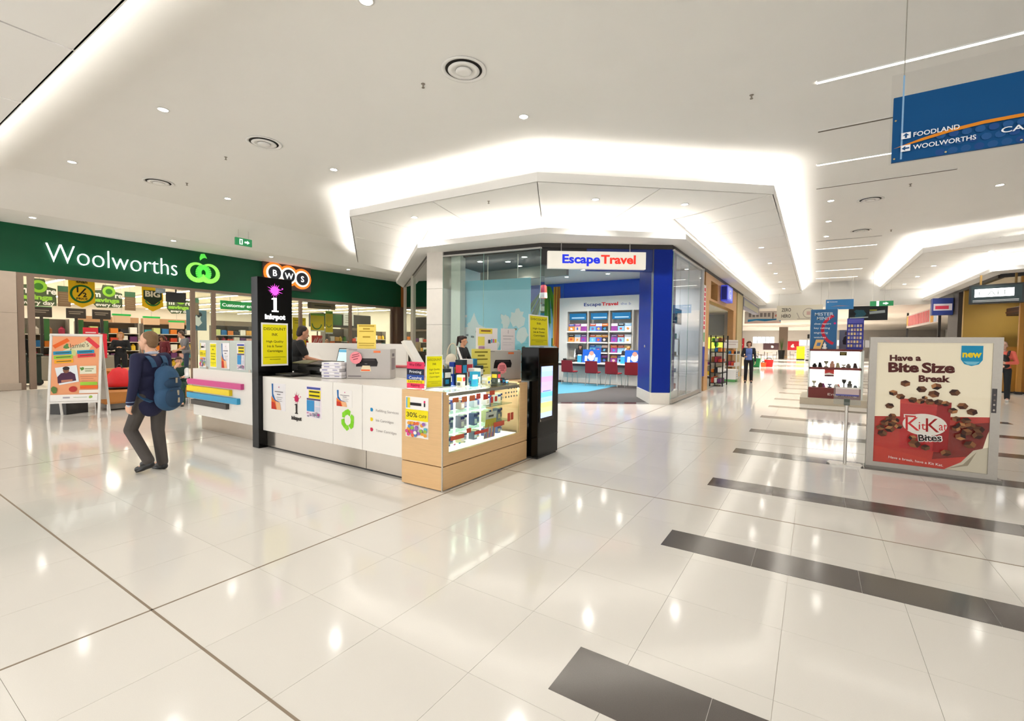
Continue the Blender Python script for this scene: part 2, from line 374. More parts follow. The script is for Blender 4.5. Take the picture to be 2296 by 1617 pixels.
# ---- round air diffusers, downlights, sprinklers
diff0 = thing('air_diffuser', (0, 0, 0), '', 'vent', 'round air diffusers in the ceiling'); DV = M('#241f1a', .9)
B().lathe([(.30, 0), (.31, -.012), (.29, -.016), (.25, -.008), (.25, 0)], PAINT, 40).build('rim', diff0, True)
B().cyl((0, 0, -.004), (0, 0, .0), .25, DV, 40).build('throat', diff0)
B().lathe([(.205, -.012), (.215, -.022), (.15, -.03), (.145, -.018)], PAINT, 40).build('ring', diff0, True)
B().lathe([(.11, -.022), (.105, -.042), (.05, -.046), (.0005, -.047)], PAINT, 40).build('hub', diff0, True)
for k, (x, y, s, l) in enumerate([(-4.11, 5.06, 1, 'round air diffuser at top centre of the ceiling, the largest in view'), (-8.78, 4.92, 1, 'round air diffuser in the middle of the left ceiling'), (-13.1, 4.81, 1, 'round air diffuser farthest to the left above the supermarket sign'), (1.05, 14.84, .9, 'round air diffuser below the dark slot in the corridor ceiling'), (1.11, 18.64, .9, 'round air diffuser farther down the corridor ceiling')]):
    d = diff0 if k == 0 else dup(diff0); d.location = (x, y, 5.2); d['label'] = l; d.scale = (s, s, 1)
dl0 = thing('downlight', (0, 0, 0), '', 'light', 'recessed ceiling downlights')
B().lathe([(.085, 0), (.09, -.006), (.068, -.01), (.066, -.002)], PAINT, 20).build('rim', dl0, True)
B().cyl((0, 0, -.006), (0, 0, 0), .066, M('#fffaf0', emit=34), 20).build('lamp', dl0)
used = [0]
def down(x, y, z, label, watts=DOWN_W):
    d = dup(dl0) if used[0] else dl0; used[0] += 1
    d.location = (x, y, z); d['label'] = label
    l = bpy.data.lights.new('downlight_beam', 'SPOT'); l.energy = watts*4; l.spot_size = 2.3; l.spot_blend = .9; l.color = (1, .97, .93); l.shadow_soft_size = .06
    o = bpy.data.objects.new('downlight_beam', l); COL.objects.link(o); o.location = (0, 0, -.03); o.parent = d
for x, y, l in [(-8.93, 3.36, 'downlight in the left ceiling, the nearest there'), (-13.21, 3.31, 'downlight high at far left of the ceiling'), (-4.11, 6.61, 'downlight below the largest round air diffuser'), (-8.83, 6.47, 'downlight left of the travel shop ceiling raft'),
                (-13.02, 6.32, 'downlight above the green sign, farthest back in the left ceiling'), (-4.2, 3.49, 'downlight cut by the top edge of the picture'), (.22, 14.47, 'first downlight of the three along the corridor'), (.22, 16.79, 'second downlight of the three along the corridor'), (.2, 19.05, 'third downlight of the three along the corridor')]:
    down(x, y, 5.2, l)
kk = 0
for x, y in [(-.2, .4), (-4.2, .4), (3.8, 11), (-.2, -2.6), (-4.2, -2.6), (3.4, 15)]: kk += 1; down(x, y, 5.2, 'ceiling downlight added for light outside the frame, %s out from the kiosk' % ['nearest', 'second', 'third', 'fourth', 'fifth', 'farthest'][kk-1])  # extra downlights, added for the light they throw into view
for x, y, l in [(-8.46, 8.52, 'downlight at the left of the angled ceiling raft'), (-4.05, 9.47, 'downlight in the middle of the angled ceiling raft'), (-2.51, 10.81, 'downlight at the right of the angled ceiling raft')]: down(x, y, 4.6, l, DOWN_W*.8)
for k, y in enumerate((16.75, 20.06, 23.02, 26.17, 29.3)): down(-1.52, y, 4.6, '%s downlight along the left corridor raft' % ['first', 'second', 'third', 'fourth', 'fifth'][k], DOWN_W*.7)
for k, (x, y) in enumerate(((4.63, 20.94), (3.68, 23.67), (3.66, 26.9), (3.58, 29.83))): down(x, y, 4.6, '%s downlight along the right corridor raft' % ['first', 'second', 'third', 'fourth'][k], DOWN_W*.7)
for k, (y, l) in enumerate(((3.61, 'downlight in the soffit left above the supermarket lettering'), (6.89, 'downlight in the soffit above the end of the supermarket lettering'), (10.16, 'downlight in the soffit above the black sign column'), (13.71, 'downlight in the soffit at the right end of the green sign'))): down(-17.7, y, 4.72, l, DOWN_W*.6)
sp0 = thing('sprinkler', (0, 0, 0), '', 'sprinkler', 'ceiling sprinklers')
B().lathe([(.03, 0), (.03, -.004), (.012, -.01), (.012, -.035), (.004, -.05)], M('#8d857a', .4, .7), 12).build('body', sp0, True)
B().cyl((0, 0, -.056), (0, 0, -.05), .022, M('#8d857a', .4, .7), 12).build('deflector', sp0)
for k, (x, y, z, l) in enumerate([(-4.83, 5.03, 5.2, 'sprinkler just below the largest round air diffuser'), (-10.13, 4.89, 5.2, 'sprinkler left of the middle round diffuser'), (-.9, 7.82, 5.2, 'sprinkler left of the long lit slot'), (-6.1, 8.4, 4.6, 'sprinkler in the left part of the angled raft'), (-8.2, 1.15, 4.6, 'sprinkler in the lowered panels at the top left'), (-12.6, 5.2, 5.2, 'sprinkler above the supermarket lettering'), (1.7, 13.9, 5.2, 'sprinkler right of the corridor diffuser'), (1.9, 19, 5.2, 'sprinkler far along the corridor ceiling')]):
    d = sp0 if k == 0 else dup(sp0); d.location = (x, y, z); d['label'] = l

# ================================================================ TRAVEL SHOP ON THE CORNER
def wallseg(name, a, c, th, z0, z1, m, side=1):
    a, c = V(a), V(c); e = (c-a).normalized(); n = V((-e.y, e.x))*th*side
    return struct(B().slab([tuple(a), tuple(c), tuple(c+n), tuple(a+n)], z0, z1, m).build(name))
DKHEAD = M('#34302d', .5)
for k, (a, c) in enumerate(((G0, G1), (G1, G2), (G2, G3), (G3, (-3.0, 25.2)))): wallseg('trim_%d' % (3+k), a, c, .12, 3.86, 3.97, DKHEAD)
def pane(name, a, c, z0, z1, parent=None, th=.012, edge=True, m=GLASS):
    a, c = V(a), V(c); e = (c-a).normalized(); n = V((-e.y, e.x))*th/2
    o = B().slab([tuple(a+n), tuple(c+n), tuple(c-n), tuple(a-n)], z0, z1, m).build(name, parent)
    if edge: B().cyl((a.x, a.y, z0), (a.x, a.y, z1), th*.55, GEDGE, 6).build('glass_edge', o)
    return o
def rail(b, a, c, z0, z1, th, m):
    a, c = V(a), V(c); e = (c-a).normalized(); n = V((-e.y, e.x))*th/2; b.slab([tuple(a+n), tuple(c+n), tuple(c-n), tuple(a-n)], z0, z1, m)
def window(name, pts, z0, z1, m=GLASS):
    w_ = bpy.data.objects.new(name, None); COL.objects.link(w_); struct(w_)
    b = B()
    for a, c in zip(pts[:-1], pts[1:]): pane('pane', a, c, z0, z1, w_, m=m); rail(b, a, c, z0-.1, z0, .05, ALU); rail(b, a, c, z1-.01, z1+.03, .05, ALU)
    b.build('frame', w_); return w_
window('window_1', [(-8.62, 9.78), (-7.35, 9.93), (-5.74, 10.11), (-5.95, 10.7)], .12, 3.84)
GLR = glass_mat('#eef4f0', 1.5, .22)
window('window_2', [(-3.02, 12.0), (-3.02, 13.7), (-3.02, 15.5)], .12, 3.84, glass_mat('#f2f6f8', 1.0, .05))
window('window_3', [(-15.2, 14.75), (-12.35, 12.4), (-9.25, 9.85)], .12, 3.84, GLR)
b = B()
for x, y in ((-12.35, 12.4), (-15.1, 14.7)): b.box((x-.07, y-.07, 0), (x+.07, y+.07, 3.9), ALU)
b.box((-3.07, 15.48, 0), (-2.97, 15.58, 3.87), ALU)
struct(b.build('trim_8'))
STONE = M('#ded8cf', .4, 0, .05, 8)
p = thing('stone_pillar', (-9.15, 9.7, 0), 'white stone clad pillar at the left corner of the travel shop', 'pillar'); p['kind'] = 'structure'
for k in range(4): B((-9.15, 9.7, 0)).slab([(-9.15, 9.7), (-8.62, 9.76), (-8.62, 10.2), (-9.15, 10.2)], k*.993+.003, k*.993+.99, STONE).build('stone_panel', p)
struct(B().slab([(-8.52, 10.0), (-8.22, 10.03), (-8.22, 10.25), (-8.52, 10.25)], 0, 3.95, M('#d3d6d0', .5)).build('pillar_2'))
# blue portal pillar, header and hanging name box
BLUE = M('#08288c', .4, 0, .04, 2, spec=.2); BLUE2 = M('#2c3f86', .5)
p = thing('portal_pillar', (-3.04, 11.96, 0), 'tall blue panelled pillar at the right of the travel shop entrance', 'pillar'); p['kind'] = 'structure'; o = p.location.copy()
B(o).slab([(-3.04, 11.97), (-3.42, 11.71), (-3.75, 12.3), (-3.12, 12.7)], .29, 3.87, BLUE).build('panel', p)
B(o).slab([(-3.46, 11.74), (-4.22, 13.1), (-3.9, 13.2), (-3.76, 12.3)], .29, 3.87, BLUE).build('panel', p)
B(o).slab([(-3.415, 11.695), (-3.445, 11.72), (-3.5, 11.8), (-3.46, 11.78)], .29, 3.87, ALU).build('joint_strip', p)
B(o).slab([(-3.03, 11.955), (-3.44, 11.675), (-4.25, 13.12), (-3.1, 13.1)], 0, .29, STONE).build('plinth', p)
B(o).ell((-3.78, 12.26, 1.45), (.02, .02, .035), ALU, 1).build('lock', p)
ch = (V((-3.04, 11.96))-V((-5.74, 10.11))).normalized(); cn = V((ch.y, -ch.x))           # along the front, and out of it
def cpt(t, d=0): q = V((-5.74, 10.11))+ch*t+cn*d; return (q.x, q.y)
struct(B().slab([cpt(1.15, -.06), cpt(2.85, -.06), cpt(2.85, -.2), cpt(1.15, -.2)], 3.32, 3.86, BLUE2).build('trim_9'))
struct(B().slab([cpt(.02, -.06), cpt(1.14, -.06), cpt(1.14, -.2), cpt(.02, -.2)], 3.45, 3.86, M('#1d1b1a', .4)).build('trim_10'))
a, c = cpt(.16, .1), cpt(2.58, .1)
t = thing('sign_box', (a[0], a[1], 3.35), 'white illuminated name box in blue and red letters over the shop entrance', 'sign'); o = t.location.copy()
B(o).slab([a, c, cpt(2.58, -.05), cpt(.16, -.05)], 3.345, 3.76, M('#efeade', .4, emit=.18)).build('box', t)
s = Print((a[0], a[1], 3.345), (ch.x, ch.y, 0), org=o)
s.text('Escape', .36, .13, .21, M('#0a2be0', .4, emit=.25), w=.93, bold=.035); s.text('Travel', 1.31, .13, .21, M('#f03020', .4, emit=.3), w=.86, bold=.035); s.build('lettering', t)
for q in (.5, 2.2): B(o).cyl((*cpt(q, .03), 3.76), (*cpt(q, .03), 3.97), .012, ALU).build('hanger', t)
# shell of the shop
tile_in = M('#3b3634', .8, 0, .1, 60); TEAL = M('#3c7c92', .85, 0, .08, 60)
struct(B().slab([(-3.1, 12.4), (-3.1, 15.8), (-5, 15.8), (-5, 17.5), (-10.6, 17.5), (-9.3, 10.2), (-5.7, 10.4)], 0, .006, tile_in).build('floor_2'))
struct(B().slab([(-6.3, 12.5), (-5.9, 13.4), (-5.9, 16.1), (-10, 16.1), (-9.3, 10.3), (-7.0, 10.3)], .006, .009, TEAL).build('floor_3'))
struct(B().slab([(-3.06, 12.0), (-3.06, 15.8), (-5, 15.8), (-5, 17.5), (-10.8, 17.5), (-9.2, 10.0), (-5.74, 10.2)], 3.97, 4.05, M('#d8d3cc', .8)).build('ceiling_3'))
struct(B().slab([(-5.9, 10.3), (-6.2, 12.3), (-9.5, 12.6), (-9.1, 10.1)], 3.84, 3.965, M('#4a4541', .7)).build('ceiling_4'))
struct(B().slab([(-6.15, 12.35), (-9.5, 12.65), (-9.5, 12.8), (-6.15, 12.5)], 3.5, 3.96, M('#8f897f', .7)).build('trim_11'))
struct(B().box((-12, 17.4, 0), (-4.9, 17.6, 4.0), M('#2b55c8', .45, 0, .03, 1)).build('wall_back'))
wallseg('wall_left', (-9.4, 10.3), (-10.6, 17.4), .1, 0, 3.96, WHITE)
struct(B().box((-4.95, 15.9, 0), (-4.85, 17.4, 3.96), M('#e4e6ea', .6)).build('wall_side_3')); struct(B().box((-4.85, 15.78, 0), (-3.06, 15.9, 3.9), M('#e4e6ea', .6)).build('wall_side'))
# palm mural left of the brochure wall
t, s = board('wall_mural', (-10.5, 17.37, .75), (1, 0, 0), 1.72, 3.2, .02, '#7fb6d6', 'printed mural of a drooping palm over a white beach', 'mural')
s.rect(0, 0, 1.72, .5, '#4aa3b8'); s.rect(0, .35, 1.72, .25, '#dfe6e2'); s.blob(1.2, .8, .25, '#2f6f4a', 14, .5, 3); s.rect(0, 2.2, 1.72, 1, '#3a66c4'); s.rect(0, .6, 1.2, 1.0, '#a9cfe4')
R_ = random.Random(5)
for k in range(34):
    x = .2+1.1*R_.random(); dx = (x-1.0)*1.1; c_ = R_.choice(['#3f7a28', '#5d9a33', '#2f6322', '#78ab3e', '#8fb04a'])
    s.poly([(1.0+.15*dx, 3.15), (1.06+.3*dx, 3.1), (x+dx*.5+.02, 1.2+R_.random()), (x+dx*.5-.03, 1.25+R_.random())], c_)
for k in range(14):
    x = 1.25+.3*R_.random(); s.poly([(x, 3.1), (x+.05, 3.1), (x+.1*R_.random(), .4+.5*R_.random()), (x-.06*R_.random(), .5+.3*R_.random())], R_.choice(['#d8a53a', '#c96a2a', '#e3c24a', '#b4532a', '#9aa53a']))
s.build('print', t)
# brochure wall: white unit with three bays
t = thing('brochure_wall', (-7.25, 17.35, 0), 'white brochure display wall with three lit bays behind the desk', 'shelving'); o = t.location.copy(); Wm = M('#ddd9d2', .5); Gm = M('#b9b3a8', .6)
b = B(o); b.box((-8.8, 17.1, 2.78), (-5.3, 17.38, 3.34), Wm); b.box((-8.8, 17.1, 0), (-8.43, 17.38, 2.78), Wm); b.box((-8.43, 17.33, 0), (-5.3, 17.38, 2.78), Gm); b.build('carcass', t)
for x in (-7.54, -6.66, -5.74): B(o).box((x-.03, 17.1, .3), (x+.03, 17.33, 2.78), Gm).build('divider', t)
s = Print((-8.8, 17.1, 2.78), (1, 0, 0), org=o); s.text('Escape', 1.08, .2, .13, '#1c2c78', w=.72, bold=.02); s.text('Travel', 1.82, .2, .13, '#e02030', w=.66, bold=.03); s.text('the b', 2.58, .2, .1, '#7b86b0', w=.4); s.build('lettering', t)
BR = ['#d98a3a', '#e8e4dc', '#c8552f', '#4a55a8', '#dfe3ea', '#d9b6a6', '#6a5a8a', '#3a66b4', '#2b2b30', '#c9a24a', '#8a3a8c', '#e0702a', '#2c7fae', '#b8452f', '#5aa0c8', '#86b4d4']
bro = []
for m_ in range(6):
    bb = B(); bb.box((-.125, -.012, 0), (.125, 0, .3), P('#eeeae2')); q = bb.build('brochure'); me = q.data; bpy.data.objects.remove(q); bro.append(me)
nb = 0
bays = [(-8.43, -7.57), (-7.51, -6.69), (-6.63, -5.77)]
for bi, (x0, x1) in enumerate(bays):
    B(o).box((x0+.08, 17.12, 2.45), (x1-.06, 17.15, 2.7), P('#1c6ea0')).build('header', t)
    s = Print((x0+.08, 17.12, 2.45), (1, 0, 0), org=o); s.lines(.1, .05, .55, 1, .05, .05, '#a9cfe6'); s.build('header_print', t)
    for ri, z in enumerate((2.0, 1.57, 1.17, .78)):
        if bi == 0 and ri > 1: continue
        B(o).box((x0, 17.02, z-.05), (x1, 17.33, z), M('#efeae0', .5)).build('shelf', t)
        for k in range(3):
            x = x0+.16+k*(x1-x0-.32)/2; c1 = BR[(nb*5+ri) % 16]; c2 = BR[(nb*7+3) % 16]; nb += 1
            q, s = board('brochure', (x-.12, 17.12, z), (1, 0, 0), .25, .3, .012, c1, '%s holiday brochure, %s on the %s shelf of the %s bay' % ({0: 'upright', 1: 'glossy', 2: 'thick'}[nb % 3], ['left', 'middle', 'right'][k], ['top', 'second', 'third', 'lowest'][ri], ['left', 'middle', 'right'][bi]), 'brochure', 'holiday brochures on the display wall', v=(0, .12, 1))
            s.rect(.0, .19, .25, .1, c2); s.blob(.12, .09, .07, BR[(nb*3+1) % 16], 9, .5, nb); s.lines(.03, .245, .18, 1, .03, .02, '#f4f0e8'); s.build('print', q)
# desk, its cards and the chairs in front
t = thing('service_desk', (-6.8, 16.3, 0), 'long white service desk with dark edge behind the red chairs', 'desk'); o = t.location.copy()
B(o).box((-8.35, 16.1, .745), (-5.0, 16.75, .79), M('#e9e4da', .4), .006).build('desk_top', t)
B(o).box((-8.35, 16.12, .66), (-5.0, 16.2, .745), M('#2e2c30', .4)).build('edge_band', t)
B(o).box((-8.2, 16.35, .012), (-5.0, 16.4, .66), M('#c9c4bc', .5)).build('modesty_panel', t)
RED = M('#8a1420', .75, 0, .08, 80)
ch0 = thing('visitor_chair', (0, 0, .009), '', 'chair', 'red chairs at the travel desk')
b = B(); b.box((-.23, -.2, .44), (.23, .22, .49), RED, .02); b.build('seat', ch0, True)
b = B(); b.prism([(-.23, -.24, .46), (.23, -.24, .46), (.21, -.3, .88), (-.21, -.3, .88)], (0, .035, 0), RED); b.build('backrest', ch0)
for x, y in ((-.2, -.2), (.2, -.2), (-.2, .2), (.2, .2)): B().cyl((x*1.1, y*1.15, 0), (x*.95, y*.95, .45), .013, STEEL, 8).build('leg', ch0)
for k, (x, l) in enumerate(((-7.57, 'leftmost'), (-6.65, 'second from the left'), (-5.88, 'third from the left'), (-5.2, 'partly behind the blue pillar'))):
    c_ = ch0 if k == 0 else dup(ch0, rz=.12*(k % 2)); c_.location = (x, 15.62, .009); c_['label'] = 'red visitor chair with chrome legs at the travel desk, ' + l
for x, l in ((-7.0, 'left of the two on the desk'), (-5.35, 'half hidden by the blue pillar')):
    t, s = board('counter_card', (x-.38, 16.25, .79), (1, 0, 0), .72, .5, .03, '#1656b4', 'blue counter card with a white picture, ' + l, 'sign', v=(0, .15, 1))
    s.blob(.36, .24, .17, '#e8e2dc', 16, .3, 4); s.blob(.36, .36, .1, '#c88a78', 12, .2, 5); s.rect(.1, .06, .1, .2, '#d8e4f0'); s.rect(.5, .05, .12, .16, '#9ab8e0'); s.build('print', t)
for x in (-7.5, -5.8):
    t = thing('pen_holder', (x, 16.3, .79), 'light blue brochure holder beside the counter card' + (' near the left end' if x < -7 else ' by the pillar'), 'holder')
    B().box((-.08, -.05, 0), (.08, .05, .26), M('#3aa0cc', .3), .006).build('pocket', t); B().box((-.07, -.03, .26), (.07, .03, .3), P('#f0ece4')).build('leaflets', t)
t = thing('desk_phone', (-8.0, 16.45, .79), 'low dark telephone console at the left end of the desk', 'telephone')
B().prism([(-.28, -.1, 0), (-.28, .12, 0), (-.28, .12, .1), (-.28, -.1, .04)], (.5, 0, 0), DARK).build('base', t); B().box((-.26, -.08, .07), (-.17, .1, .13), BLACK, .02).build('handset', t)
# map panel hung inside the window
a, c = V((-8.73, 10.22)), V((-6.28, 10.54)); e = (c-a).normalized()
t, s = board('map_panel', (a.x, a.y, .35), (e.x, e.y, 0), (c-a).length, 2.86, .02, '#7fc0d8', 'sky blue world map panel hung inside the shop window', 'panel')
LG = '#c6cdd2'
s.poly([(.1, .4), (.08, 1.1), (.3, 1.5), (.6, 1.6), (.78, 1.98), (.9, 1.66), (1.1, 1.58), (1.3, 1.45), (1.22, .9), (1.0, .4)], LG); s.blob(1.35, 1.1, .3, LG, 20, .45, 11, 1.0); s.blob(.75, 1.55, .22, LG, 14, .6, 3); s.poly([(.75, 1.55), (.83, 1.83), (.95, 1.62), (1.3, 1.45), (1.1, 1.2), (.7, 1.3)], LG); s.blob(.6, .8, .3, LG, 20, .4, 7, 1.2)
s.blob(1.75, 1.75, .2, LG, 16, .5, 5, 1.3); s.blob(2.1, 1.8, .26, LG, 18, .4, 8, 1.1); s.blob(2.25, 1.35, .2, LG, 15, .4, 18, 1.3); s.blob(.32, 1.78, .07, LG, 12, .5, 21); s.blob(.52, 1.88, .05, LG, 12, .5, 22); s.blob(1.7, .6, .3, LG, 18, .4, 12)
R_ = random.Random(9)
for k in range(36):
    x, y = .1+2.2*R_.random(), .35+1.15*R_.random(); s.rect(x, y, .075, .05, R_.choice(['#4a5a3c', '#6b6a4a', '#39505a', '#7a7a5a', '#5d4a3a']))
s.build('print', t)
for q in (.35, 1.2, 2.1): B().cyl((e.x*q, e.y*q, 2.86), (e.x*q, e.y*q, 3.49), .012, M('#ece7de', .4)).build('hanging_rod', t)
t = thing('hanging_lantern', (-6.15, 11.0, 2.7), 'red and white paper lantern hanging at the edge of the map panel', 'lantern')
B().lathe([(.05, 0), (.1, .02), (.085, .33), (.04, .36)], M('#e04a3c', .6, emit=.5), 16).build('shade', t, True); B().lathe([(.101, .012), (.106, .02), (.1, .14), (.095, .15)], M('#f4e6d8', .6, emit=.6), 16).build('band', t, True)
B().cyl((0, 0, .36), (0, 0, 1.14), .004, BLACK, 6).build('cord', t)
for k, (x, y, z, n) in enumerate([(-8.2, 10.9, 3.84, 'left'), (-7.5, 11.3, 3.84, 'middle'), (-6.7, 10.9, 3.84, 'right'), (-7.6, 12.1, 3.84, 'rear')]): down(x, y, z, 'downlight in the dark ceiling behind the shop window, %s one' % n, 12)
for x, y, n in ((-5.2, 11.3, 'over the shop entrance'), (-8.2, 14.5, 'over the left end of the travel desk'), (-6.6, 14.5, 'over the middle of the travel desk'), (-5, 14, 'over the right of the travel desk'), (-7.8, 15.7, 'close to the brochure wall, left'), (-6.2, 15.7, 'close to the brochure wall, right'), (-3.9, 13.6, 'behind the side window, front'), (-3.9, 14.8, 'behind the side window, rear')): down(x, y, 3.97, 'downlight inside the travel shop ' + n, 26)

# ================================================================ INK KIOSK
KO = V((-5, 3.55, 0))
t = thing('kiosk_counter', KO, 'white and maple kiosk counter with seamed front panels on a steel kick plate', 'counter')
for x0, x1 in ((-6.42, -4.88), (-4.872, -4.345), (-4.337, -3.652)): B(KO).box((x0, 3.55, .25), (x1, 3.6, 1.0), LAM, .002).build('front_panel', t)
for x0, x1 in ((-6.42, -4.35), (-4.34, -3.652)): B(KO).box((x0, 3.61, .02), (x1, 3.64, .25), M('#c8bfb4', .16, .85, .05, 6)).build('kick_plate', t)
B(KO).box((-6.42, 3.62, .0), (-3.652, 3.66, .02), DARK).build('base_rail', t)
B(KO).box((-6.42, 3.6, .965), (-3.7, 4.62, .998), M('#e9e3d8', .25, 0, .01, coat=.3)).build('counter_top', t)
B(KO).box((-6.42, 3.95, 1.0), (-5.6, 4.45, 1.02), M('#4f4b47', .4)).build('printer_mat', t)
B(KO).box((-6.42, 4.57, .05), (-3.7, 4.62, .96), LAM).build('back_panel', t)
MO = V((-3.08, 3.5, 0))
m_ = thing('display_case', MO, 'maple display case with a lit glass front at the kiosk corner', 'display case')
B(MO).box((-3.65, 3.5, .255), (-3.085, 3.56, 1.0), MAPLE).build('corner_panel', m_)
B(MO).box((-3.65, 3.5, .012), (-3.085, 3.56, .245), MAPLE).build('plinth_panel', m_)
B(MO).box((-3.13, 3.56, .012), (-3.085, 5.13, .245), MAPLE).build('plinth_panel', m_)
B(MO).box((-3.13, 3.56, .255), (-3.085, 5.13, .37), MAPLE).build('lower_panel', m_)
B(MO).box((-3.13, 3.56, .37), (-3.085, 3.6, .97), MAPLE).build('stile', m_); B(MO).box((-3.13, 4.95, .37), (-3.085, 5.13, 1.0), MAPLE).build('stile', m_)
B(MO).box((-3.089, 3.494, .0), (-3.079, 3.506, 1.0), STEEL).build('corner_strip', m_)
b = B(MO); b.box((-3.64, 3.57, .0), (-3.14, 5.12, .36), M('#8a7458', .6)); b.box((-3.64, 3.57, .36), (-3.61, 4.95, .96), M('#f6f4ee', .5, emit=1.5)); b.build('carcass', m_)  # white back is no lamp; it emits to brighten the case
B(MO).box((-3.6, 3.6, .36), (-3.14, 4.95, .372), M('#f4f2ec', .5, emit=.5)).build('floor_board', m_)  # board glows as well, to brighten the case from below
pane('glass_front', (-3.098+3.08, 3.6-3.5), (-3.098+3.08, 4.95-3.5), .37, .97, m_, .008)
b = B(MO); b.box((-3.65, 3.56, .985), (-3.085, 4.95, .997), glass_mat('#e8f2ea', 1.2, .08)); b.build('glass_top', m_)
for x in (-3.115, -3.55): B(MO).box((x-.012, 3.62, .955), (x+.012, 4.93, .975), M('#fff8ec', emit=16)).build('case_lamp', m_)
B(MO).box((-3.102, 3.6, .945), (-3.099, 4.95, .985), ALU).build('lamp_shade', m_)
for z in (.53, .74): B(MO).box((-3.6, 3.6, z), (-3.2, 4.95, z+.008), glass_mat('#d4e8dc', 1, .05)).build('glass_shelf', m_)
s = Print((-3.1, 3.62, .38), (0, 1, 0), org=MO, lift=.0)
RC = ['#e4573a', '#ee7a4a', '#e84a3c']
for x, y, w_, h, c_ in ((.05, .5, .1, .05, 1), (.2, .49, .09, .06, 1), (.33, .49, .1, .06, 1), (.45, .5, .08, .06, 2), (.58, .48, .09, .06, 2), (.7, .52, .1, .05, 0), (.72, .43, .05, .07, 2), (.8, .44, .05, .06, 2), (.02, .11, .22, .045, 0), (.28, .15, .08, .05, 0), (.42, .11, .26, .035, 2), (.78, .14, .22, .055, 0), (1.07, .17, .06, .1, 2), (1.14, .18, .06, .09, 0)): s.rect(x, y, w_, h, RC[c_])
for k in range(16): s.rect(.95+.05*(k % 6)+.01*k, .46+.05*(k % 3), .03, .02, '#8a8f86')
for x, c_ in ((.06, '#e78ac0'), (.14, '#6ac8e8'), (.22, '#8a9a8a')): s.rect(x, .06, .03, .015, c_)
s.build('window_stickers', m_)
# cartridges and boxes inside the case
IC = ['#4a5a9e', '#e8e4e2', '#6a7086', '#c4d4dc', '#e8e0b0', '#b8aea0', '#5a6a9c', '#d8c49a', '#a89cb8', '#e4e0d8', '#6a7ab0', '#c4c8bc']
ng = 0
for z, zn in ((.372, 'case floor'), (.538, 'lower glass shelf'), (.748, 'upper glass shelf')):
    for k in range(11):
        y = 3.7+k*.12; c_ = IC[(k*5+int(z*100)) % 12]; h = .09+.05*((k*3+int(z*10)) % 3)/2
        q = thing('cartridge_box', (-3.38+.06*(k % 2), y, z+.002), 'small printer cartridge box, number %s from the left on the %s' % (['one', 'two', 'three', 'four', 'five', 'six', 'seven', 'eight', 'nine', 'ten', 'eleven'][k], zn), 'box', 'cartridge boxes in the lit display case')
        B().box((-.04, -.032, .002), (.04, .032, h), P(c_), .002).build('carton', q)
        s = Print((.04, -.035, 0), (0, 1, 0)); s.rect(0, h*.72, .07, h*.2, '#1b2a6a'); s.rect(.012, .02, .046, h*.4, IC[(k*7+4) % 12]); s.build('print', q); ng += 1
q, s = board('case_leaflet', (-3.105, 4.22, .41), (0, 1, 0), .21, .3, .002, '#f0ebe4', 'tilted leaflet with a yellow band standing inside the display case glass', 'paper sign', v=(0, .16, 1))
s.rect(.0, .13, .21, .09, '#ecd23a'); s.rect(.05, .24, .1, .025, '#44413e')
for k in range(9): s.rect(.01+.022*k, .01, .018, .05+.05*(k % 3), ['#c86a9a', '#7a8ac8', '#e09a5a'][k % 3])
s.build('print', q)
# tall black name column
t = thing('sign_column', (-6.5, 3.74, 0), 'tall glossy black column with a pink splat and white lettering', 'sign column'); o = t.location.copy()
B(o).box((-6.585, 3.49, 0), (-6.425, 3.995, 2.375), GLOSSBLACK, .004).build('column', t)
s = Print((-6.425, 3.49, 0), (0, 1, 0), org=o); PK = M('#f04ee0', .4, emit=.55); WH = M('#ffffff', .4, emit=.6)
def splat(s, x, y, r, m, seed=2, arms=17):
    s.blob(x, y, r, m, 26, .18, seed); R_ = random.Random(seed)
    for k in range(arms):
        a = 6.2832*k/arms+.2*R_.random(); L = r*(1.25+.7*R_.random()); w_ = r*.13
        s.poly([(x+r*.7*math.cos(a)-w_*math.sin(a), y+r*.7*math.sin(a)+w_*math.cos(a)), (x+r*.7*math.cos(a)+w_*math.sin(a), y+r*.7*math.sin(a)-w_*math.cos(a)), (x+L*math.cos(a), y+L*math.sin(a))], m)
    s.disc(x+r*1.75, y+r*.55, r*.17, m, n=10)
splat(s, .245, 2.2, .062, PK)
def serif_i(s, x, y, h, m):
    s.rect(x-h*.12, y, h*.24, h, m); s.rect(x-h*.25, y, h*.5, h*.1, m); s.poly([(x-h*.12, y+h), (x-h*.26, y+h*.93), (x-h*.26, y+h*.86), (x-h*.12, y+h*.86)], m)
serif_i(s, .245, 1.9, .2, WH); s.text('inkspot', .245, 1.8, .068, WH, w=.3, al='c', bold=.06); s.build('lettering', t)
def discount(s, w_, h, faint=0):
    Yl = '#f2e60a'; K = '#5a5312' if not faint else '#8a7f1c'
    s.rect(w_*.05, h*.04, w_*.9, h*.92, Yl)
    for tx, y, hh, ww in (('DISCOUNT', .83, .066, .82), ('INK', .70, .066, .22), ('High Quality', .545, .052, .64), ('Ink & Toner', .435, .052, .58), ('Cartridges', .325, .052, .58)): s.text(tx, w_/2, h*y, h*hh, K, w=w_*ww, al='c', bold=.012)
    s.rect(w_*.1, h*.2, w_*.8, h*.008, K); s.rect(w_*.3, h*.15, w_*.4, h*.008, K)
def yellow(name_label, o, u, w_, h, v=(0, 0, 1), faint=0, group='yellow discount ink posters'):
    t, s = board('discount_poster', o, u, w_, h, .004, '#f3f1ee', name_label, 'poster', group, v); discount(s, w_, h, faint); s.build('print', t); return t
yellow('large yellow discount ink poster on the black column', (-6.42, 3.535, 1.14), (0, 1, 0), .39, .605)
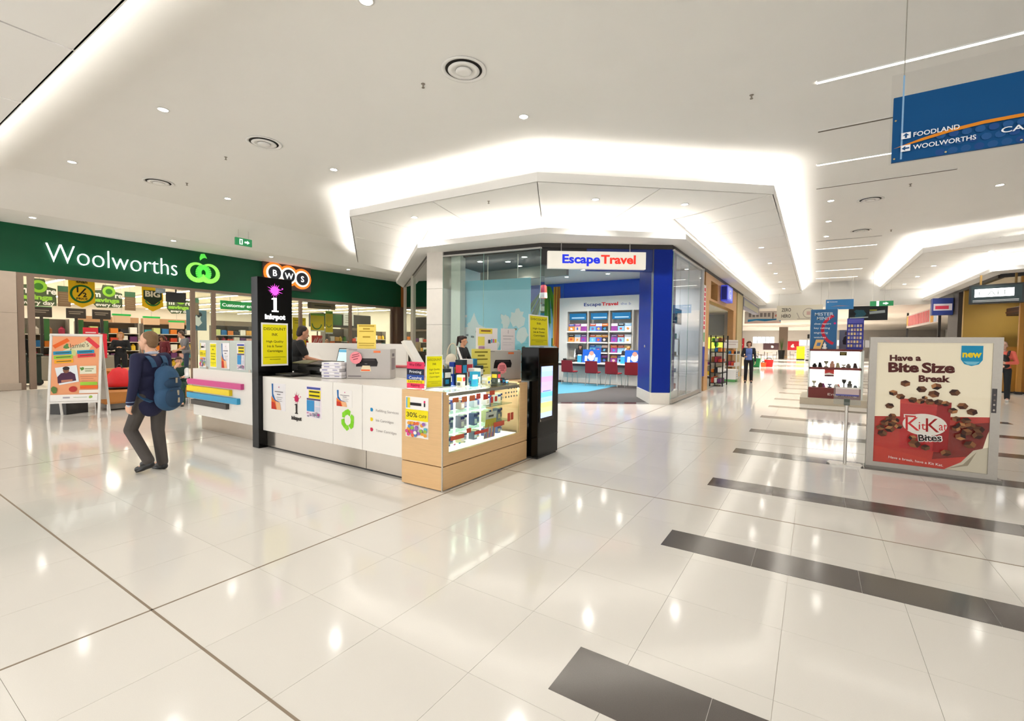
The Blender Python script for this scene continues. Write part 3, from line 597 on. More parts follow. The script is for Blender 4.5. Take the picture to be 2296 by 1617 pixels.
# left counter with screen and coloured bars
LO = V((-7.7, 3.66, 0))
t = thing('kiosk_counter', LO, 'white counter at the left of the kiosk with four coloured bars', 'counter')
B(LO).box((-8.73, 3.65, .25), (-6.6, 3.72, 1.02), LAM, .003).build('front_panel', t); B(LO).box((-8.73, 3.72, .25), (-8.66, 5.3, 1.02), LAM, .003).build('side_panel', t)
B(LO).box((-8.62, 3.73, .0), (-6.6, 3.76, .25), M('#c8bfb4', .16, .85, .05, 6)).build('kick_plate', t)
B(LO).box((-8.73, 3.72, .985), (-6.6, 4.3, 1.02), LAM).build('counter_top', t); B(LO).box((-8.7, 3.76, .02), (-6.6, 4.3, .98), M('#cfc8be', .5)).build('carcass', t)
for x0, x1, z0, z1, c_, n in ((-8.83, -7.11, .76, .845, '#d4478e', 'magenta bar'), (-8.85, -7.45, .645, .735, '#f4d80a', 'yellow bar'), (-8.85, -7.22, .53, .62, '#2f9fce', 'cyan bar'), (-8.7, -7.55, .43, .51, '#3a3633', 'black bar')):
    q = B(LO).box((x0, 3.6, z0), (x1, 3.655, z1), M(c_, .35), .003).build('colour_bar', t); q['label'] = n
t = thing('glass_screen', (-7.6, 3.69, 1.02), 'frosted glass screen standing on the left kiosk counter', 'screen')
FG = M('#c4cec8', .25, 0, .05, 4, coat=.5)
for x0, x1 in ((-8.57, -7.6), (-7.59, -6.6)): B((-7.6, 3.69, 1.02)).box((x0, 3.685, 1.02), (x1, 3.695, 1.49), FG).build('pane', t)
for x in (-8.3, -7.0): B((-7.6, 3.69, 1.02)).box((x-.03, 3.675, 1.02), (x+.03, 3.705, 1.06), STEEL).build('clamp', t)
def thirty(s, w_, h, big=True):
    s.rect(w_*.08, h*.72, w_*.12, h*.26, '#e8d42a'); s.rect(w_*.03, h*.72, w_*.05, h*.26, '#3aa6d8'); s.rect(w_*.2, h*.79, w_*.5, h*.07, '#1d1b1c'); s.disc(w_*.84, h*.9, w_*.04, '#e02a6a', n=10); s.rect(w_*.81, h*.78, w_*.06, h*.09, '#2b2829')
    s.rect(0, h*.42, w_, h*.27, '#f0dd10'); s.text('30%', w_*.05, h*.5, h*.12, '#3a3518', w=w_*.48, bold=.01); s.text('OFF', w_*.6, h*.5, h*.075, '#3a3518', w=w_*.34); R_ = random.Random(4)
    for k in range(40): s.disc(w_*(.08+.84*R_.random()), h*(.05+.32*R_.random()), w_*.075, R_.choice(['#e06a3a', '#5a8ac8', '#d84a8a', '#8fb84a', '#e8a03a', '#9a6ab8', '#f0e8e0', '#4ab0c8']), n=9, ry=h*.045)
def fiery(s, w_, h, wide=0):
    s.poly([(w_*.02, h*.98), (w_*.14, h*.98), (w_*.14, h*.6), (w_*.3, h*.38), (w_*.6, h*.3), (w_*.3, h*.3), (w_*.05, h*.5)], '#1f66a8')
    s.poly([(0, h*.52), (w_*.12, h*.42), (w_*.3, h*.34), (w_*.55, h*.3), (w_*.5, h*.02), (0, h*.02)], '#e8782a'); s.poly([(0, h*.3), (w_*.25, h*.28), (w_*.35, h*.02), (0, h*.02)], '#c8321e'); s.poly([(w_*.3, h*.32), (w_*.62, h*.3), (w_*.7, h*.02), (w_*.4, h*.02)], '#f0b888')
    s.disc(w_*.55, h*.87, w_*.03, '#d86a9a', n=8); s.rect(w_*.25, h*.68, w_*.6, h*.03, '#77727a'); s.rect(w_*.42, h*.58, w_*.25, h*.03, '#77727a'); s.lines(w_*.4, h*.48, w_*.42, 3, h*.07, h*.018, '#a8a2a6')
def busy(s, w_, h):
    s.rect(w_*.05, h*.9, w_*.9, h*.07, '#4a55a0'); s.rect(w_*.18, h*.62, w_*.78, h*.26, '#f0dd10'); s.lines(w_*.22, h*.8, w_*.68, 1, h*.1, h*.05, '#4a4418'); s.lines(w_*.22, h*.68, w_*.68, 1, h*.1, h*.05, '#4a4418')
    s.rect(w_*.05, h*.56, w_*.9, h*.05, '#5a4a6a'); s.rect(w_*.05, h*.2, w_*.5, h*.35, '#3a92cc'); s.rect(w_*.62, h*.4, w_*.3, h*.14, '#d8e0ea'); s.rect(w_*.62, h*.22, w_*.3, h*.14, '#d0d4e0'); R_ = random.Random(3)
    for k in range(18): s.rect(w_*(.03+.85*R_.random()), h*(.02+.13*R_.random()), w_*.12, h*.05, R_.choice(['#b84a8a', '#8a86a0', '#d8a0c0', '#9a98a4', '#c8c4cc']))
for x, w_, f, l, bg in ((-8.54, .2, thirty, 'sale poster with a yellow band at the left end of the glass screen', '#f3efec'), (-8.2, .21, None, 'yellow discount ink poster on the glass screen of the left counter', ''), (-7.83, .24, fiery, 'white poster with an orange flame swirl on the glass screen', '#f1eef0'), (-7.36, .22, busy, 'crowded colour poster on the glass screen half behind the black column', '#efe6ee')):
    if f is None: yellow(l, (x, 3.68, 1.05), (1, 0, 0), w_, .4)
    else:
        q, s = board('screen_poster', (x, 3.68, 1.05), (1, 0, 0), w_, .4, .003, bg, l, 'poster'); f(s, w_, .4); s.build('print', q)
# posters on the kiosk front
q, s = board('front_poster', (-6.2, 3.547, .56), (1, 0, 0), .33, .36, .003, '#f0edf0', 'white poster with an orange swirl on the kiosk front beside the black column', 'poster'); fiery(s, .33, .36); s.build('print', q)
q, s = board('front_poster', (-5.41, 3.547, .53), (1, 0, 0), .31, .4, .003, '#f2e8f0', 'crowded blue and yellow poster on the kiosk front', 'poster'); busy(s, .31, .4); s.build('print', q)
q, s = board('front_poster', (-4.8, 3.547, .72), (1, 0, 0), .28, .2, .003, '#f0ece8', 'small white card with an orange corner above the recycling sign', 'poster'); fiery(s, .28, .2); s.build('print', q)
q, s = board('sale_poster', (-3.59, 3.497, .51), (1, 0, 0), .32, .42, .003, '#f3efec', 'thirty percent off poster on the maple corner of the kiosk', 'poster'); thirty(s, .32, .42); s.build('print', q)
t = thing('panel_logo', (-5.62, 3.549, .45), 'black lettering under a red ink splat on the kiosk front', 'logo'); o = t.location.copy()
s = Print((-5.62, 3.549, .45), (1, 0, 0), org=o, lift=.0004); splat(s, 0, .3, .05, P('#c81e5a'), 5, 9); serif_i(s, 0, .1, .13, P('#26201f')); s.text('inkspot', 0, .02, .05, '#26201f', w=.22, al='c', bold=.05); s.build('print', t)
t = thing('recycling_sign', (-4.6, 3.549, .5), 'green three arrow recycling sign on the kiosk front', 'logo'); o = t.location.copy(); s = Print((-4.6, 3.549, .5), (1, 0, 0), org=o, lift=.0004)
for k in range(3):
    a = math.radians(90+120*k); ca, sa = math.cos(a), math.sin(a)
    def rp(x, y): X, Y = x*ca-y*sa, x*sa+y*ca; return (X*.1, Y*.105+.07)
    s.poly([rp(*q) for q in ((1.02, -.55), (1.25, -.1), (1.05, .5), (.45, .45), (.62, .0), (.42, -.42))], '#7fcf1f'); s.poly([rp(*q) for q in ((1.05, .45), (.75, 1.0), (.25, 1.0), (.2, .58), (.45, .4))], '#8ad82c')
s.build('print', t)
t = thing('service_list', (-4.2, 3.549, .48), 'blue, yellow and red ink spots beside grey service words on the kiosk front', 'logo'); o = t.location.copy(); s = Print((-4.2, 3.549, .48), (1, 0, 0), org=o, lift=.0004)
for y, c_, tx, ww in ((.235, '#0f86bc', 'Refilling Services', .36), (.125, '#f0d20a', 'Ink Cartridges', .28), (.01, '#cc1f4a', 'Toner Cartridges', .33)): s.blob(.02, y+.015, .026, c_, 14, .25, 3); s.text(tx, .09, y, .03, '#a39c98', w=ww)
s.build('print', t)
# big glossy screen column at the rear corner
t = thing('screen_column', (-3.1, 5.45, 0), 'black floor standing screen column at the right end of the kiosk', 'display screen'); o = t.location.copy()
B(o).box((-3.22, 5.19, .02), (-2.955, 5.74, 1.445), GLOSSBLACK, .006).build('body', t); B(o).box((-3.2, 5.21, 0), (-2.97, 5.72, .02), DARK).build('foot', t)
B(o).box((-2.956, 5.19, .27), (-2.953, 5.74, .276), DARK).build('door_seam', t)
B(o).box((-2.956, 5.21, .48), (-2.948, 5.6, 1.24), M('#050505', .1)).build('bezel', t)
s = Print((-2.948, 5.24, .53), (0, 1, 0), org=o)
for k, c_ in enumerate(('#a9bce6', '#b8d08a', '#c8cf7a', '#9ab8ea', '#6ab8e8', '#c8a6e0', '#b4a4e4', '#c79ad8', '#9ab6ec', '#a8bcee')): s.rect(0, k*.067, .31, .067, M(c_, .3, emit=.7))
s.rect(.04, .34, .22, .012, M('#5a86c8', .3, emit=.6)); s.build('screen', t)
B(o).ell((-2.95, 5.24, .5), (.008, .012, .02), STEEL, 1).build('lock', t)
yellow('yellow discount ink poster standing on the black screen column', (-3.1, 5.19, 1.455), (0, 1, 0), .52, .42, v=(-.03, 0, 1))
# things on the counter: printers, paper stack, boxes, signs, laptop
def printer_box(loc, rz, label, w_=.72, d=.32, h=.4):
    q = thing('printer_box', loc, label, 'box', rz=rz)
    B().box((-w_/2, -d/2, 0), (w_/2, d/2, h), M('#b4aeaa', .5, 0, .05, 3), .004).build('carton', q)
    s = Print((-w_/2, -d/2, 0), (1, 0, 0)); s.rect(w_*.62, h*.87, w_*.16, h*.07, '#e87a4a'); s.lines(w_*.05, h*.95, w_*.2, 1, .02, h*.025, '#8a8488'); s.lines(w_*.04, h*.06, w_*.3, 1, .03, h*.04, '#7d7578')
    s.poly([(w_*.22, h*.4), (w_*.7, h*.42), (w_*.72, h*.55), (w_*.68, h*.68), (w_*.27, h*.68), (w_*.24, h*.58)], '#1c1719'); s.poly([(w_*.3, h*.66), (w_*.64, h*.66), (w_*.66, h*.6), (w_*.28, h*.6)], '#3a3336'); s.rect(w_*.42, h*.49, w_*.06, h*.015, '#8a8488')
    s.poly([(w_*.32, h*.24), (w_*.57, h*.25), (w_*.54, h*.44), (w_*.37, h*.44)], '#e8d8b8'); s.rect(w_*.34, h*.26, w_*.2, h*.05, '#ee6a3a'); s.build('print', q)
    s = Print((w_/2, -d/2, 0), (0, 1, 0)); s.rect(d*.2, h*.3, d*.6, h*.4, '#8a8084'); s.rect(d*.3, h*.75, d*.4, h*.1, '#6a6064'); s.build('side_print', q)
    return q
def burst(loc, u, r, label, v=(0, 0, 1)):
    q = thing('price_burst', loc, label, 'paper sign'); s = Print((0, 0, 0), u, v, lift=.002); pts = [(r*(1 if k % 2 else .92)*math.cos(.1963*k), r*(1 if k % 2 else .92)*math.sin(.1963*k)) for k in range(32)]
    u_ = V(u).normalized(); v_ = V(v); n = u_.cross(v_)
    B().prism([u_*x+v_*y for x, y in pts], n*.002, P('#ee8f98')).build('card', q)
    for k, ww in enumerate((1.15, 1.25, .8)): s.rect(-r*ww/2, r*(.3-.33*k), r*ww, r*.12, '#8a3a48', .25 if u_.x > .7 else 0)
    s.build('print', q)
printer_box((-5.07, 4.3, 1.0), .52, 'grey printer box with a black printer picture on the kiosk counter', .6, .24)
burst((-5.13, 4.09, 1.28), (.868, .497, 0), .085, 'round pink price star on the left of the grey printer box')
q, s = board('counter_notice', (-5.24, 4.2, 1.4), (.868, .497, 0), .26, .33, .003, '#f0d468', 'yellow notice standing on the grey printer box', 'paper sign')
for y, ww, hh in ((.3, .29, .018), (.26, .13, .02), (.23, .27, .012), (.15, .14, .02), (.07, .3, .008), (.04, .28, .008)): s.rect(.13-ww*.37, y, ww*.74, hh, '#b08f2a')
s.build('print', q)
for k in range(5):
    q = thing('paper_ream', (-5.44+.012*math.sin(k*2.3), 4.0+.01*math.cos(k*1.7), 1.002+k*.0425), 'white ream of paper, %s of the stack beside the printer box' % ['lowest', 'second from the bottom', 'third from the bottom', 'fourth from the bottom', 'topmost'][k], 'paper', 'paper reams on the kiosk counter', rz=.35+.08*math.sin(k*3))
    B().box((-.15, -.105, 0), (.15, .105, .0415), M('#ece8ec', .45), .006).build('wrapper', q); s = Print((-.15, -.105, 0), (1, 0, 0)); s.rect(.04, .02, .08, .012, '#8a86b4'); s.rect(.2, .02, .07, .012, '#a8a4c0'); s.build('print', q)
q = thing('desk_printer', (-6.06, 4.24, 1.02), 'low black printer with a paper tray beside the black column', 'printer', rz=.1)
B().box((-.3, -.2, 0), (.33, .2, .13), M('#1b1a19', .3), .02).build('body', q); B().prism([(-.3, -.18, .13), (.3, -.18, .13), (.27, .16, .17), (-.27, .16, .17)], (0, 0, .015), M('#242321', .25)).build('lid', q)
B().prism([(-.2, -.35, .16), (.12, -.35, .16), (.1, -.17, .19), (-.18, -.17, .19)], (0, 0, .012), M('#5a5632', .5)).build('paper_tray', q); B().box((-.1, -.21, .06), (.2, -.2, .1), DARK).build('outlet', q)
q = thing('paper_tray', (-6.1, 3.85, 1.02), 'black open output tray in front of the low printer', 'tray'); B().box((-.25, -.16, 0), (.12, .14, .02), BLACK, .004).build('base', q); B().box((-.25, .12, .02), (.12, .14, .06), BLACK).build('rim', q)
q = thing('laptop', (-7.52, 5.58, 1.063), 'open laptop with a pale screen in front of the shop assistant', 'laptop', rz=.1)
B().box((-.2, -.14, 0), (.2, .14, .02), DARK, .005).build('base', q); B().prism([(-.2, .14, .02), (.2, .14, .02), (.2, .22, .3), (-.2, .22, .3)], (0, .012, 0), BLACK).build('lid', q)
s = Print((-.19, .14, .03), (1, 0, 0), (0, .275, .96)); s.rect(.01, .01, .36, .25, M('#b9cfd0', .3, emit=.45)); s.rect(.01, .2, .36, .05, M('#4a8fae', .3, emit=.45)); s.build('screen', q)
q = thing('work_bench', (-7.4, 5.6, 0), 'white work bench inside the kiosk under the laptop', 'bench'); o = q.location.copy(); B(o).box((-8.9, 5.37, 1.02), (-6.0, 5.85, 1.06), LAM).build('bench_top', q); B(o).box((-8.9, 5.85, 0.02), (-6.0, 5.9, 1.46), LAM).build('rear_screen', q); B(o).box((-6.05, 5.32, .0), (-6.0, 5.85, 1.02), LAM).build('end_panel', q); B(o).box((-8.9, 5.32, .0), (-8.85, 5.85, 1.02), LAM).build('end_panel', q)
q = thing('copier', (-5.2, 5.1, 1.1), 'white copier with its lid raised and a red tray edge at the kiosk rear', 'copier', rz=.5)
B().box((-.25, -.2, -.14), (.25, .2, .02), LAM, .01).build('body', q); B().box((-.25, -.22, .02), (.25, .2, .035), M('#b8303c', .5)).build('tray', q); B().prism([(.18, -.2, .03), (.22, -.2, .05), (.0, -.2, .42), (-.04, -.2, .4)], (0, .4, 0), M('#efeae2', .4)).build('lid', q)
for b_ in (0,):
    q = thing('copier_stand', (-5.2, 5.1, 0), 'maple stand under the copier at the rear of the kiosk', 'stand'); B().box((-.3, -.15, .02), (.3, .3, .96), MAPLE, .003).build('cabinet', q); B().box((-.28, -.13, 0), (.28, .28, .02), DARK).build('plinth', q)
yellow('yellow discount ink flyer standing at the kiosk corner beside the display case', (-3.46, 3.66, 1.0), (.06, 1, 0), .25, .36, faint=1)
q, s = board('service_flyer', (-3.72, 3.64, 1.0), (1, .1, 0), .235, .285, .003, '#e0355e', 'striped pink, navy and yellow service card at the kiosk corner', 'paper sign')
s.rect(0, .13, .235, .08, '#20243a'); s.rect(0, .085, .235, .06, '#20459a'); s.rect(0, .055, .235, .035, '#f0d40a')
for tx, y, c_, ww in (('We Offer', .24, '#8a1d38', .17), ('Printing', .165, '#e8ecf2', .16), ('Copying', .1, '#e8ecf2', .17), ('Laminating', .062, '#8a7a10', .19), ('Faxing', .018, '#8a1d38', .12)): s.text(tx, .1175, y, .03, c_, w=ww, al='c', bold=.01)
s.build('print', q)
R_ = random.Random(12)
cl = [(-3.5, 4.02, .07, .12, .2, '#1f2a30', 'dark cartridge pack with a blue and red label'), (-3.42, 4.2, .1, .1, .3, '#223038', 'black blister pack with a white and blue label'), (-3.3, 4.05, .08, .06, .14, '#e6e2dc', 'low white carton at the front edge'), (-3.52, 4.2, .09, .09, .27, '#1b3a9a', 'deep blue cartridge carton'), (-3.25, 4.22, .05, .09, .17, '#2a9ac0', 'slim teal carton'), (-3.35, 4.36, .1, .12, .2, '#ece8e4', 'white box with a blue wave'), (-3.5, 4.4, .1, .12, .3, '#e8e4e0', 'tall white carton at the back'), (-3.28, 4.5, .08, .1, .11, '#d8c8a4', 'small beige carton'), (-3.45, 4.58, .07, .1, .22, '#2b3a44', 'narrow dark blister pack'), (-3.55, 4.6, .06, .08, .3, '#2f88b8', 'upright blue and black pack'), (-3.25, 4.66, .09, .07, .15, '#3a3f3c', 'dark green tape dispenser box'), (-3.42, 4.74, .11, .14, .1, '#e4e0d8', 'white open tray'), (-3.2, 4.8, .05, .06, .05, '#1c1a1c', 'small black cap'), (-3.3, 4.86, .05, .06, .06, '#262324', 'tiny black refill bottle'), (-3.62, 4.1, .05, .06, .22, '#46506e', 'slate blue pack'), (-3.58, 3.98, .1, .14, .3, '#f0ecea', 'leaning white leaflet holder')]
for k, (x, y, dx, dy, h, c_, l) in enumerate(cl):
    q = thing('cartridge_pack', (x, y, 1.0), l + ' on the case top', 'box', rz=.6*(R_.random()-.5))
    B().box((-dx/2, -dy/2, 0), (dx/2, dy/2, h), P(c_), .004).build('carton', q)
    for nn, (o_, u_, ww) in enumerate((((dx/2, -dy/2, 0), (0, 1, 0), dy), ((-dx/2, -dy/2, 0), (1, 0, 0), dx))):
        s = Print(o_, u_); s.rect(ww*.1, h*.5, ww*.8, h*.3, ['#e8e4e4', '#2a8cc0', '#d8404c', '#e8c83a'][(k+nn) % 4]); s.rect(ww*.15, h*.15, ww*.5, h*.25, ['#2a8cc0', '#24408c', '#ece8e8', '#5a5f5c'][(k*3+nn) % 4]); s.build('label', q)
printer_box((-3.68, 5.3, .998), 1.25, 'second grey printer box beside the black screen column', .62, .3, .4)
q = thing('rear_stand', (-3.75, 5.4, 0), 'maple cabinet under the second printer box', 'cabinet'); B().box((-.3, -.24, .02), (.5, .4, .996), MAPLE, .003).build('cabinet', q); B().box((-.28, -.22, 0), (.48, .38, .02), DARK).build('plinth', q)
burst((-3.515, 5.18, 1.16), (.315, .949, 0), .08, 'round pink price star on the second printer box')
q, s = board('counter_notice', (-3.58, 4.6, 1.09), (.2, 1, 0), .32, .33, .003, '#ecdc6a', 'pale yellow notice leaning against the second printer box', 'paper sign')
for y, ww, hh in ((.28, .22, .02), (.235, .12, .02), (.19, .22, .018), (.13, .2, .012), (.09, .24, .01), (.04, .12, .022)): s.rect(.16-ww/2, y, ww, hh, '#8a7c2a')
s.build('print', q)
q, s = board('window_notice', (-3.82, 5.0, 1.4), (.315, .949, 0), .36, .3, .003, '#eee6e4', 'collage of pale notices propped on the second printer box, left', 'paper sign')
s.rect(.05, .22, .22, .07, '#ecd24a'); s.lines(.08, .25, .16, 1, .02, .02, '#8a5a3a'); s.rect(.03, .06, .11, .12, '#ecdf6a'); s.rect(.04, .01, .1, .04, '#c89ab8'); s.rect(.2, .09, .04, .05, '#4a4644'); s.rect(.25, .1, .02, .05, '#3a9ac8'); s.rect(.28, .1, .02, .05, '#d8508a'); s.rect(.31, .1, .03, .05, '#e0cf3a'); s.build('print', q)
q, s = board('window_notice', (-3.66, 5.36, 1.4), (.315, .949, 0), .25, .3, .003, '#e4dcdc', 'plain white notice propped on the second printer box, right', 'paper sign')
s.rect(.12, .23, .01, .05, '#a8a0a4'); s.lines(.03, .19, .19, 2, .04, .01, '#b4acb0'); s.lines(.03, .1, .19, 2, .03, .006, '#c8c0c4'); s.build('print', q)

# ================================================================ SUPERMARKET ACROSS THE HALL
FX = -19.08
GREEN = M('#004d2e', .45, 0, .05, 1.5, spec=.3)
t = thing('fascia_sign', (FX, 8, 3.36), 'long green fascia above the supermarket front with raised white lettering', 'sign'); o = t.location.copy()
B(o).box((FX-.12, -3, 3.36), (FX, 18.45, 4.72), GREEN).build('panel', t)
WL = M('#ffffff', .4, emit=1.1)
letters3d('Woolworths', -.022, lambda x, y, z: V((FX+.03+.05*z-o.x, 4.14+3.36*x-o.y, 3.74+.83*y-o.z)), 1, WL, t)
# apple-shaped ribbon emblem: two rings and a leaf
lg = [M('#57d64a', .3, emit=.35), M('#8ee35a', .3, emit=.4), M('#1fae3c', .3, emit=.3)]
def ribbon(cx, cz, pts, wd, m, x0):
    b = B(o)
    for k in range(len(pts)-1):
        (y0, z0, w0), (y1, z1, w1) = pts[k], pts[k+1]; d = V((y1-y0, z1-z0)).normalized(); n = V((-d.y, d.x))
        q = [(x0, cx+y0+n.x*w0, cz+z0+n.y*w0), (x0, cx+y1+n.x*w1, cz+z1+n.y*w1), (x0, cx+y1-n.x*w1, cz+z1-n.y*w1), (x0, cx+y0-n.x*w0, cz+z0-n.y*w0)]
        b.prism(q, (.05, 0, 0), m)
    return b.build('ribbon', t)
def arc(cy_, cz_, r, a0, a1, w0, w1, n=22, sq=1): return [(cy_+r*math.cos(a0+(a1-a0)*k/n), cz_+r*sq*math.sin(a0+(a1-a0)*k/n), w0+(w1-w0)*k/n) for k in range(n+1)]
ribbon(8.34, 3.97, arc(-.2, 0, .3, .75, 5.9, .03, .1), 0, lg[1], FX+.03)
ribbon(8.34, 3.97, arc(.2, 0, .3, 2.39, -2.76, .03, .1), 0, lg[1], FX+.05)
ribbon(8.34, 3.95, arc(0, .0, .17, -.9, 4.04, .09, .09, 18, 1.25), 0, lg[0], FX+.07)
b = B(o); b.prism([(FX+.04, 8.25+.3*u-.02, 4.4+v) for u, v in ((.05, 0), (0, .1), (.15, .24), (.5, .26), (.8, .1), (.6, .12), (.3, .08))], (.05, 0, 0), lg[0]); b.build('leaf', t)
t = thing('round_letter_sign', (FX+.02, 11.6, 3.55), 'dark sign with three orange ringed circles half hidden by the black column', 'sign'); o = t.location.copy()
B(o).box((FX+.01, 10.55, 3.66), (FX+.1, 12.7, 4.72), M('#4a4440', .5)).build('board', t)
for k, (ch_, y, z) in enumerate((('B', 11.0, 4.3), ('W', 11.62, 4.25), ('S', 12.24, 4.19))):
    b = B(o); b.cyl((FX+.1, y, z), (FX+.15+.004*k, y, z), .44, M('#f0701c', .4, emit=.6), 32); b.cyl((FX+.15, y, z), (FX+.17, y, z), .35, M('#f6f2ec', .4, emit=.4), 32); b.cyl((FX+.17, y, z), (FX+.19, y, z), .27, M('#1d2230', .4), 32); b.build('roundel', t)
    s = Print((FX+.192, y, z), (0, 1, 0), org=o); s.text(ch_, 0, -.13, .26, M('#ffffff', .4, emit=.5), al='c', bold=.02); s.build('lettering', t)
# front: stone pillar, brown header and mullions, glass
BROWN = M('#85705f', .5)
p = struct(thing('pillar_3', (FX, 3, 0), 'beige stone pillar at the left edge of the supermarket front', 'pillar')); o = p.location.copy()
for z0, z1 in ((.2, 2.2), (2.206, 3.36)): B(o).box((FX-.35, -3, z0), (FX+.02, 3.52, z1), M('#bfae9c', .5, 0, .05, 6)).build('stone_panel', p)
B(o).box((FX-.35, -3, .006), (FX+.06, 3.56, .2), M('#b5a696', .4)).build('plinth', p)
struct(B().box((FX-.1, 3.52, 3.27), (FX-.0, 18.4, 3.36), BROWN).build('trim_12'))
b = B()
for y in (3.6, 3.82, 8.02, 8.72, 12.28, 14.92, 17.58): b.box((FX-.1, y-.07, 0), (FX, y+.07, 3.27), BROWN)
struct(b.build('trim_13'))
window('window_4', [(FX-.05, 8.1), (FX-.05, 8.65)], .12, 3.25); window('window_5', [(FX-.05, 8.8), (FX-.05, 12.2)], .12, 3.25); window('window_6', [(FX-.05, 12.36), (FX-.05, 14.85)], .12, 3.25); window('window_7', [(FX-.05, 15.0), (FX-.05, 17.5)], .12, 3.25)
struct(B().box((FX-.1, 17.66, 0), (FX+.3, 18.5, 3.36), M('#5a3f2c', .5)).build('trim_14')); struct(B().box((FX, 18.2, 3.3), (FX+.5, 18.5, 4.72), M('#a5642c', .5, kind='wood')).build('trim_15'))
struct(B().box((FX-.1, 18.5, 0), (-15.5, 18.7, 5.2), WHITE).build('wall_rear'))
# room behind
SW = M('#d8d2c4', .7)
struct(B().box((-52, -3, 4.3), (FX-.12, 30, 4.4), M('#efe6d4', .8)).build('ceiling_5')); struct(B().box((-52, -3, 0), (-51.8, 30, 4.3), SW).build('wall_store')); struct(B().box((-51.8, 29.8, 0), (FX-.12, 30, 4.3), SW).build('wall_store_right')); struct(B().box((-51.8, -3, 0), (FX-.4, -2.8, 4.3), SW).build('wall_store_left'))
TB = M('#fff8ea', emit=TUBE)
sl0 = None
for k in range(11):
    y = 1.6+2.65*k
    if sl0 is None:
        sl0 = thing('strip_light', (-35.2, y, 4.287), 'row of white fluorescent tubes in the supermarket ceiling, first from the stone pillar', 'light', 'fluorescent rows in the supermarket')
        B().box((-15.4, -.09, -.08), (15.4, .09, 0), PAINT).build('housing', sl0); B().box((-15.4, -.06, -.1), (15.4, .06, -.08), TB).build('tube', sl0)
    else: dup(sl0, (-35.2, y, 4.287), label='row of white fluorescent tubes in the supermarket ceiling, %s from the stone pillar' % ['first', 'second', 'third', 'fourth', 'fifth', 'sixth', 'seventh', 'eighth', 'ninth', 'tenth', 'eleventh'][k])
# gondola shelving: units with packs
PC = ['#c8452c', '#e8c23a', '#2f6fa8', '#e8e4da', '#4a8a3a', '#d87a2a', '#6a3a6a', '#b8b0a4', '#2a2a30', '#d8a8a0', '#8a5a34', '#f0ece4', '#3a9aa0', '#a8324a', '#e0a848', '#c8d088']
packs = []
for k, c_ in enumerate(PC):
    b = B()
    if k % 3 == 1: b.lathe([(.09, 0), (.1, .02), (.1, .2), (.04, .26), (.04, .3)], P(c_), 8)
    else: b.box((-.1, -.14, 0), (.1, .14, .2+.03*(k % 4)), P(c_), .01)
    q = b.build('pack'); packs.append(q.data); bpy.data.objects.remove(q)
npk = 0
PN = ['red', 'mustard bottle', 'blue', 'ivory', 'green bottle', 'orange', 'plum', 'grey bottle', 'charcoal', 'pink', 'brown bottle', 'white', 'teal', 'crimson bottle', 'amber', 'lime']
PX = {m_.name: k for k, m_ in enumerate(packs)}
def shelf_unit(x, y, wd, levels, label, face=1, cols=None, hdr=None, top=2.25):
    """open shelving facing +x"""
    global npk
    short = label.replace('shelving ', '')
    u = thing('grocery_shelf', (x, y, 0), label, 'shelving'); c_ = M('#8a8276', .6); b = B()
    b.box((-.25, -wd/2, 0), (-.2, wd/2, top), M('#6b6357', .7)); b.box((-.25, -wd/2, 0), (.35, wd/2, .15), c_); b.build('back_panel', u)
    for s_ in (-1, 1): B().box((-.25, s_*wd/2-.02, 0), (.2, s_*wd/2+.02, top), c_).build('upright', u)
    if hdr: B().box((-.1, -wd/2, top), (.25, wd/2, top+.25), M(hdr, .6)).build('header', u)
    zs = [.15+(top-.25)/levels*k for k in range(levels)]
    for zi, z in enumerate(zs):
        if zi: B().box((-.2, -wd/2, z-.03), (.3, wd/2, z), M('#d8d0c0', .5)).build('shelf', u)
        n = int(wd/.32)
        for k in range(n):
            if npk >= 290: continue
            me = packs[(k*3+zi*5+int(y*7)) % 16] if cols is None else packs[cols[(k*2+zi) % len(cols)]]
            q = bpy.data.objects.new('grocery_pack', me); COL.objects.link(q); q.location = (x+.1, y-wd/2+.19+k*(wd-.38)/max(1, n-1), z+.003)
            tag(q, '%s pack, %s on the %s shelf of the %s' % (PN[PX[me.name]], ['first', 'second', 'third', 'fourth', 'fifth', 'sixth', 'seventh', 'eighth', 'ninth'][k], ['lowest', 'second', 'third', 'fourth', 'top'][zi], short), 'grocery pack', 'grocery packs on the supermarket shelves'); npk += 1
    return u
for k, (x, y, wd, lv, l, h_) in enumerate([(-25.2, 5.3, 1.5, 4, 'shelving bay behind the lane signs', None), (-27.5, 8.0, 2.2, 5, 'shelving bay past the schoolboy', '#b58a64'), (-27.5, 10.4, 2.2, 5, 'shelving bay before the window posts', '#b58a64'), (-26.5, 13.0, 2.0, 5, 'shelving bay under the enquiries sign', '#7a6a58'), (-26.5, 15.2, 2.0, 5, 'shelving bay beyond the enquiries sign', '#7a6a58'), (-28.5, 17.6, 2.2, 4, 'shelving bay behind the black column', None), (-24.5, 18.0, 1.6, 3, 'short shelving bay behind yellow posters', None), (-26, 20.6, 2.0, 3, 'produce shelving bay by the bakery', '#6b5a48'), (-27.5, 23.4, 2.2, 4, 'last shelving bay by the travel shop', None)]): shelf_unit(x, y, wd, lv, l, hdr=h_)
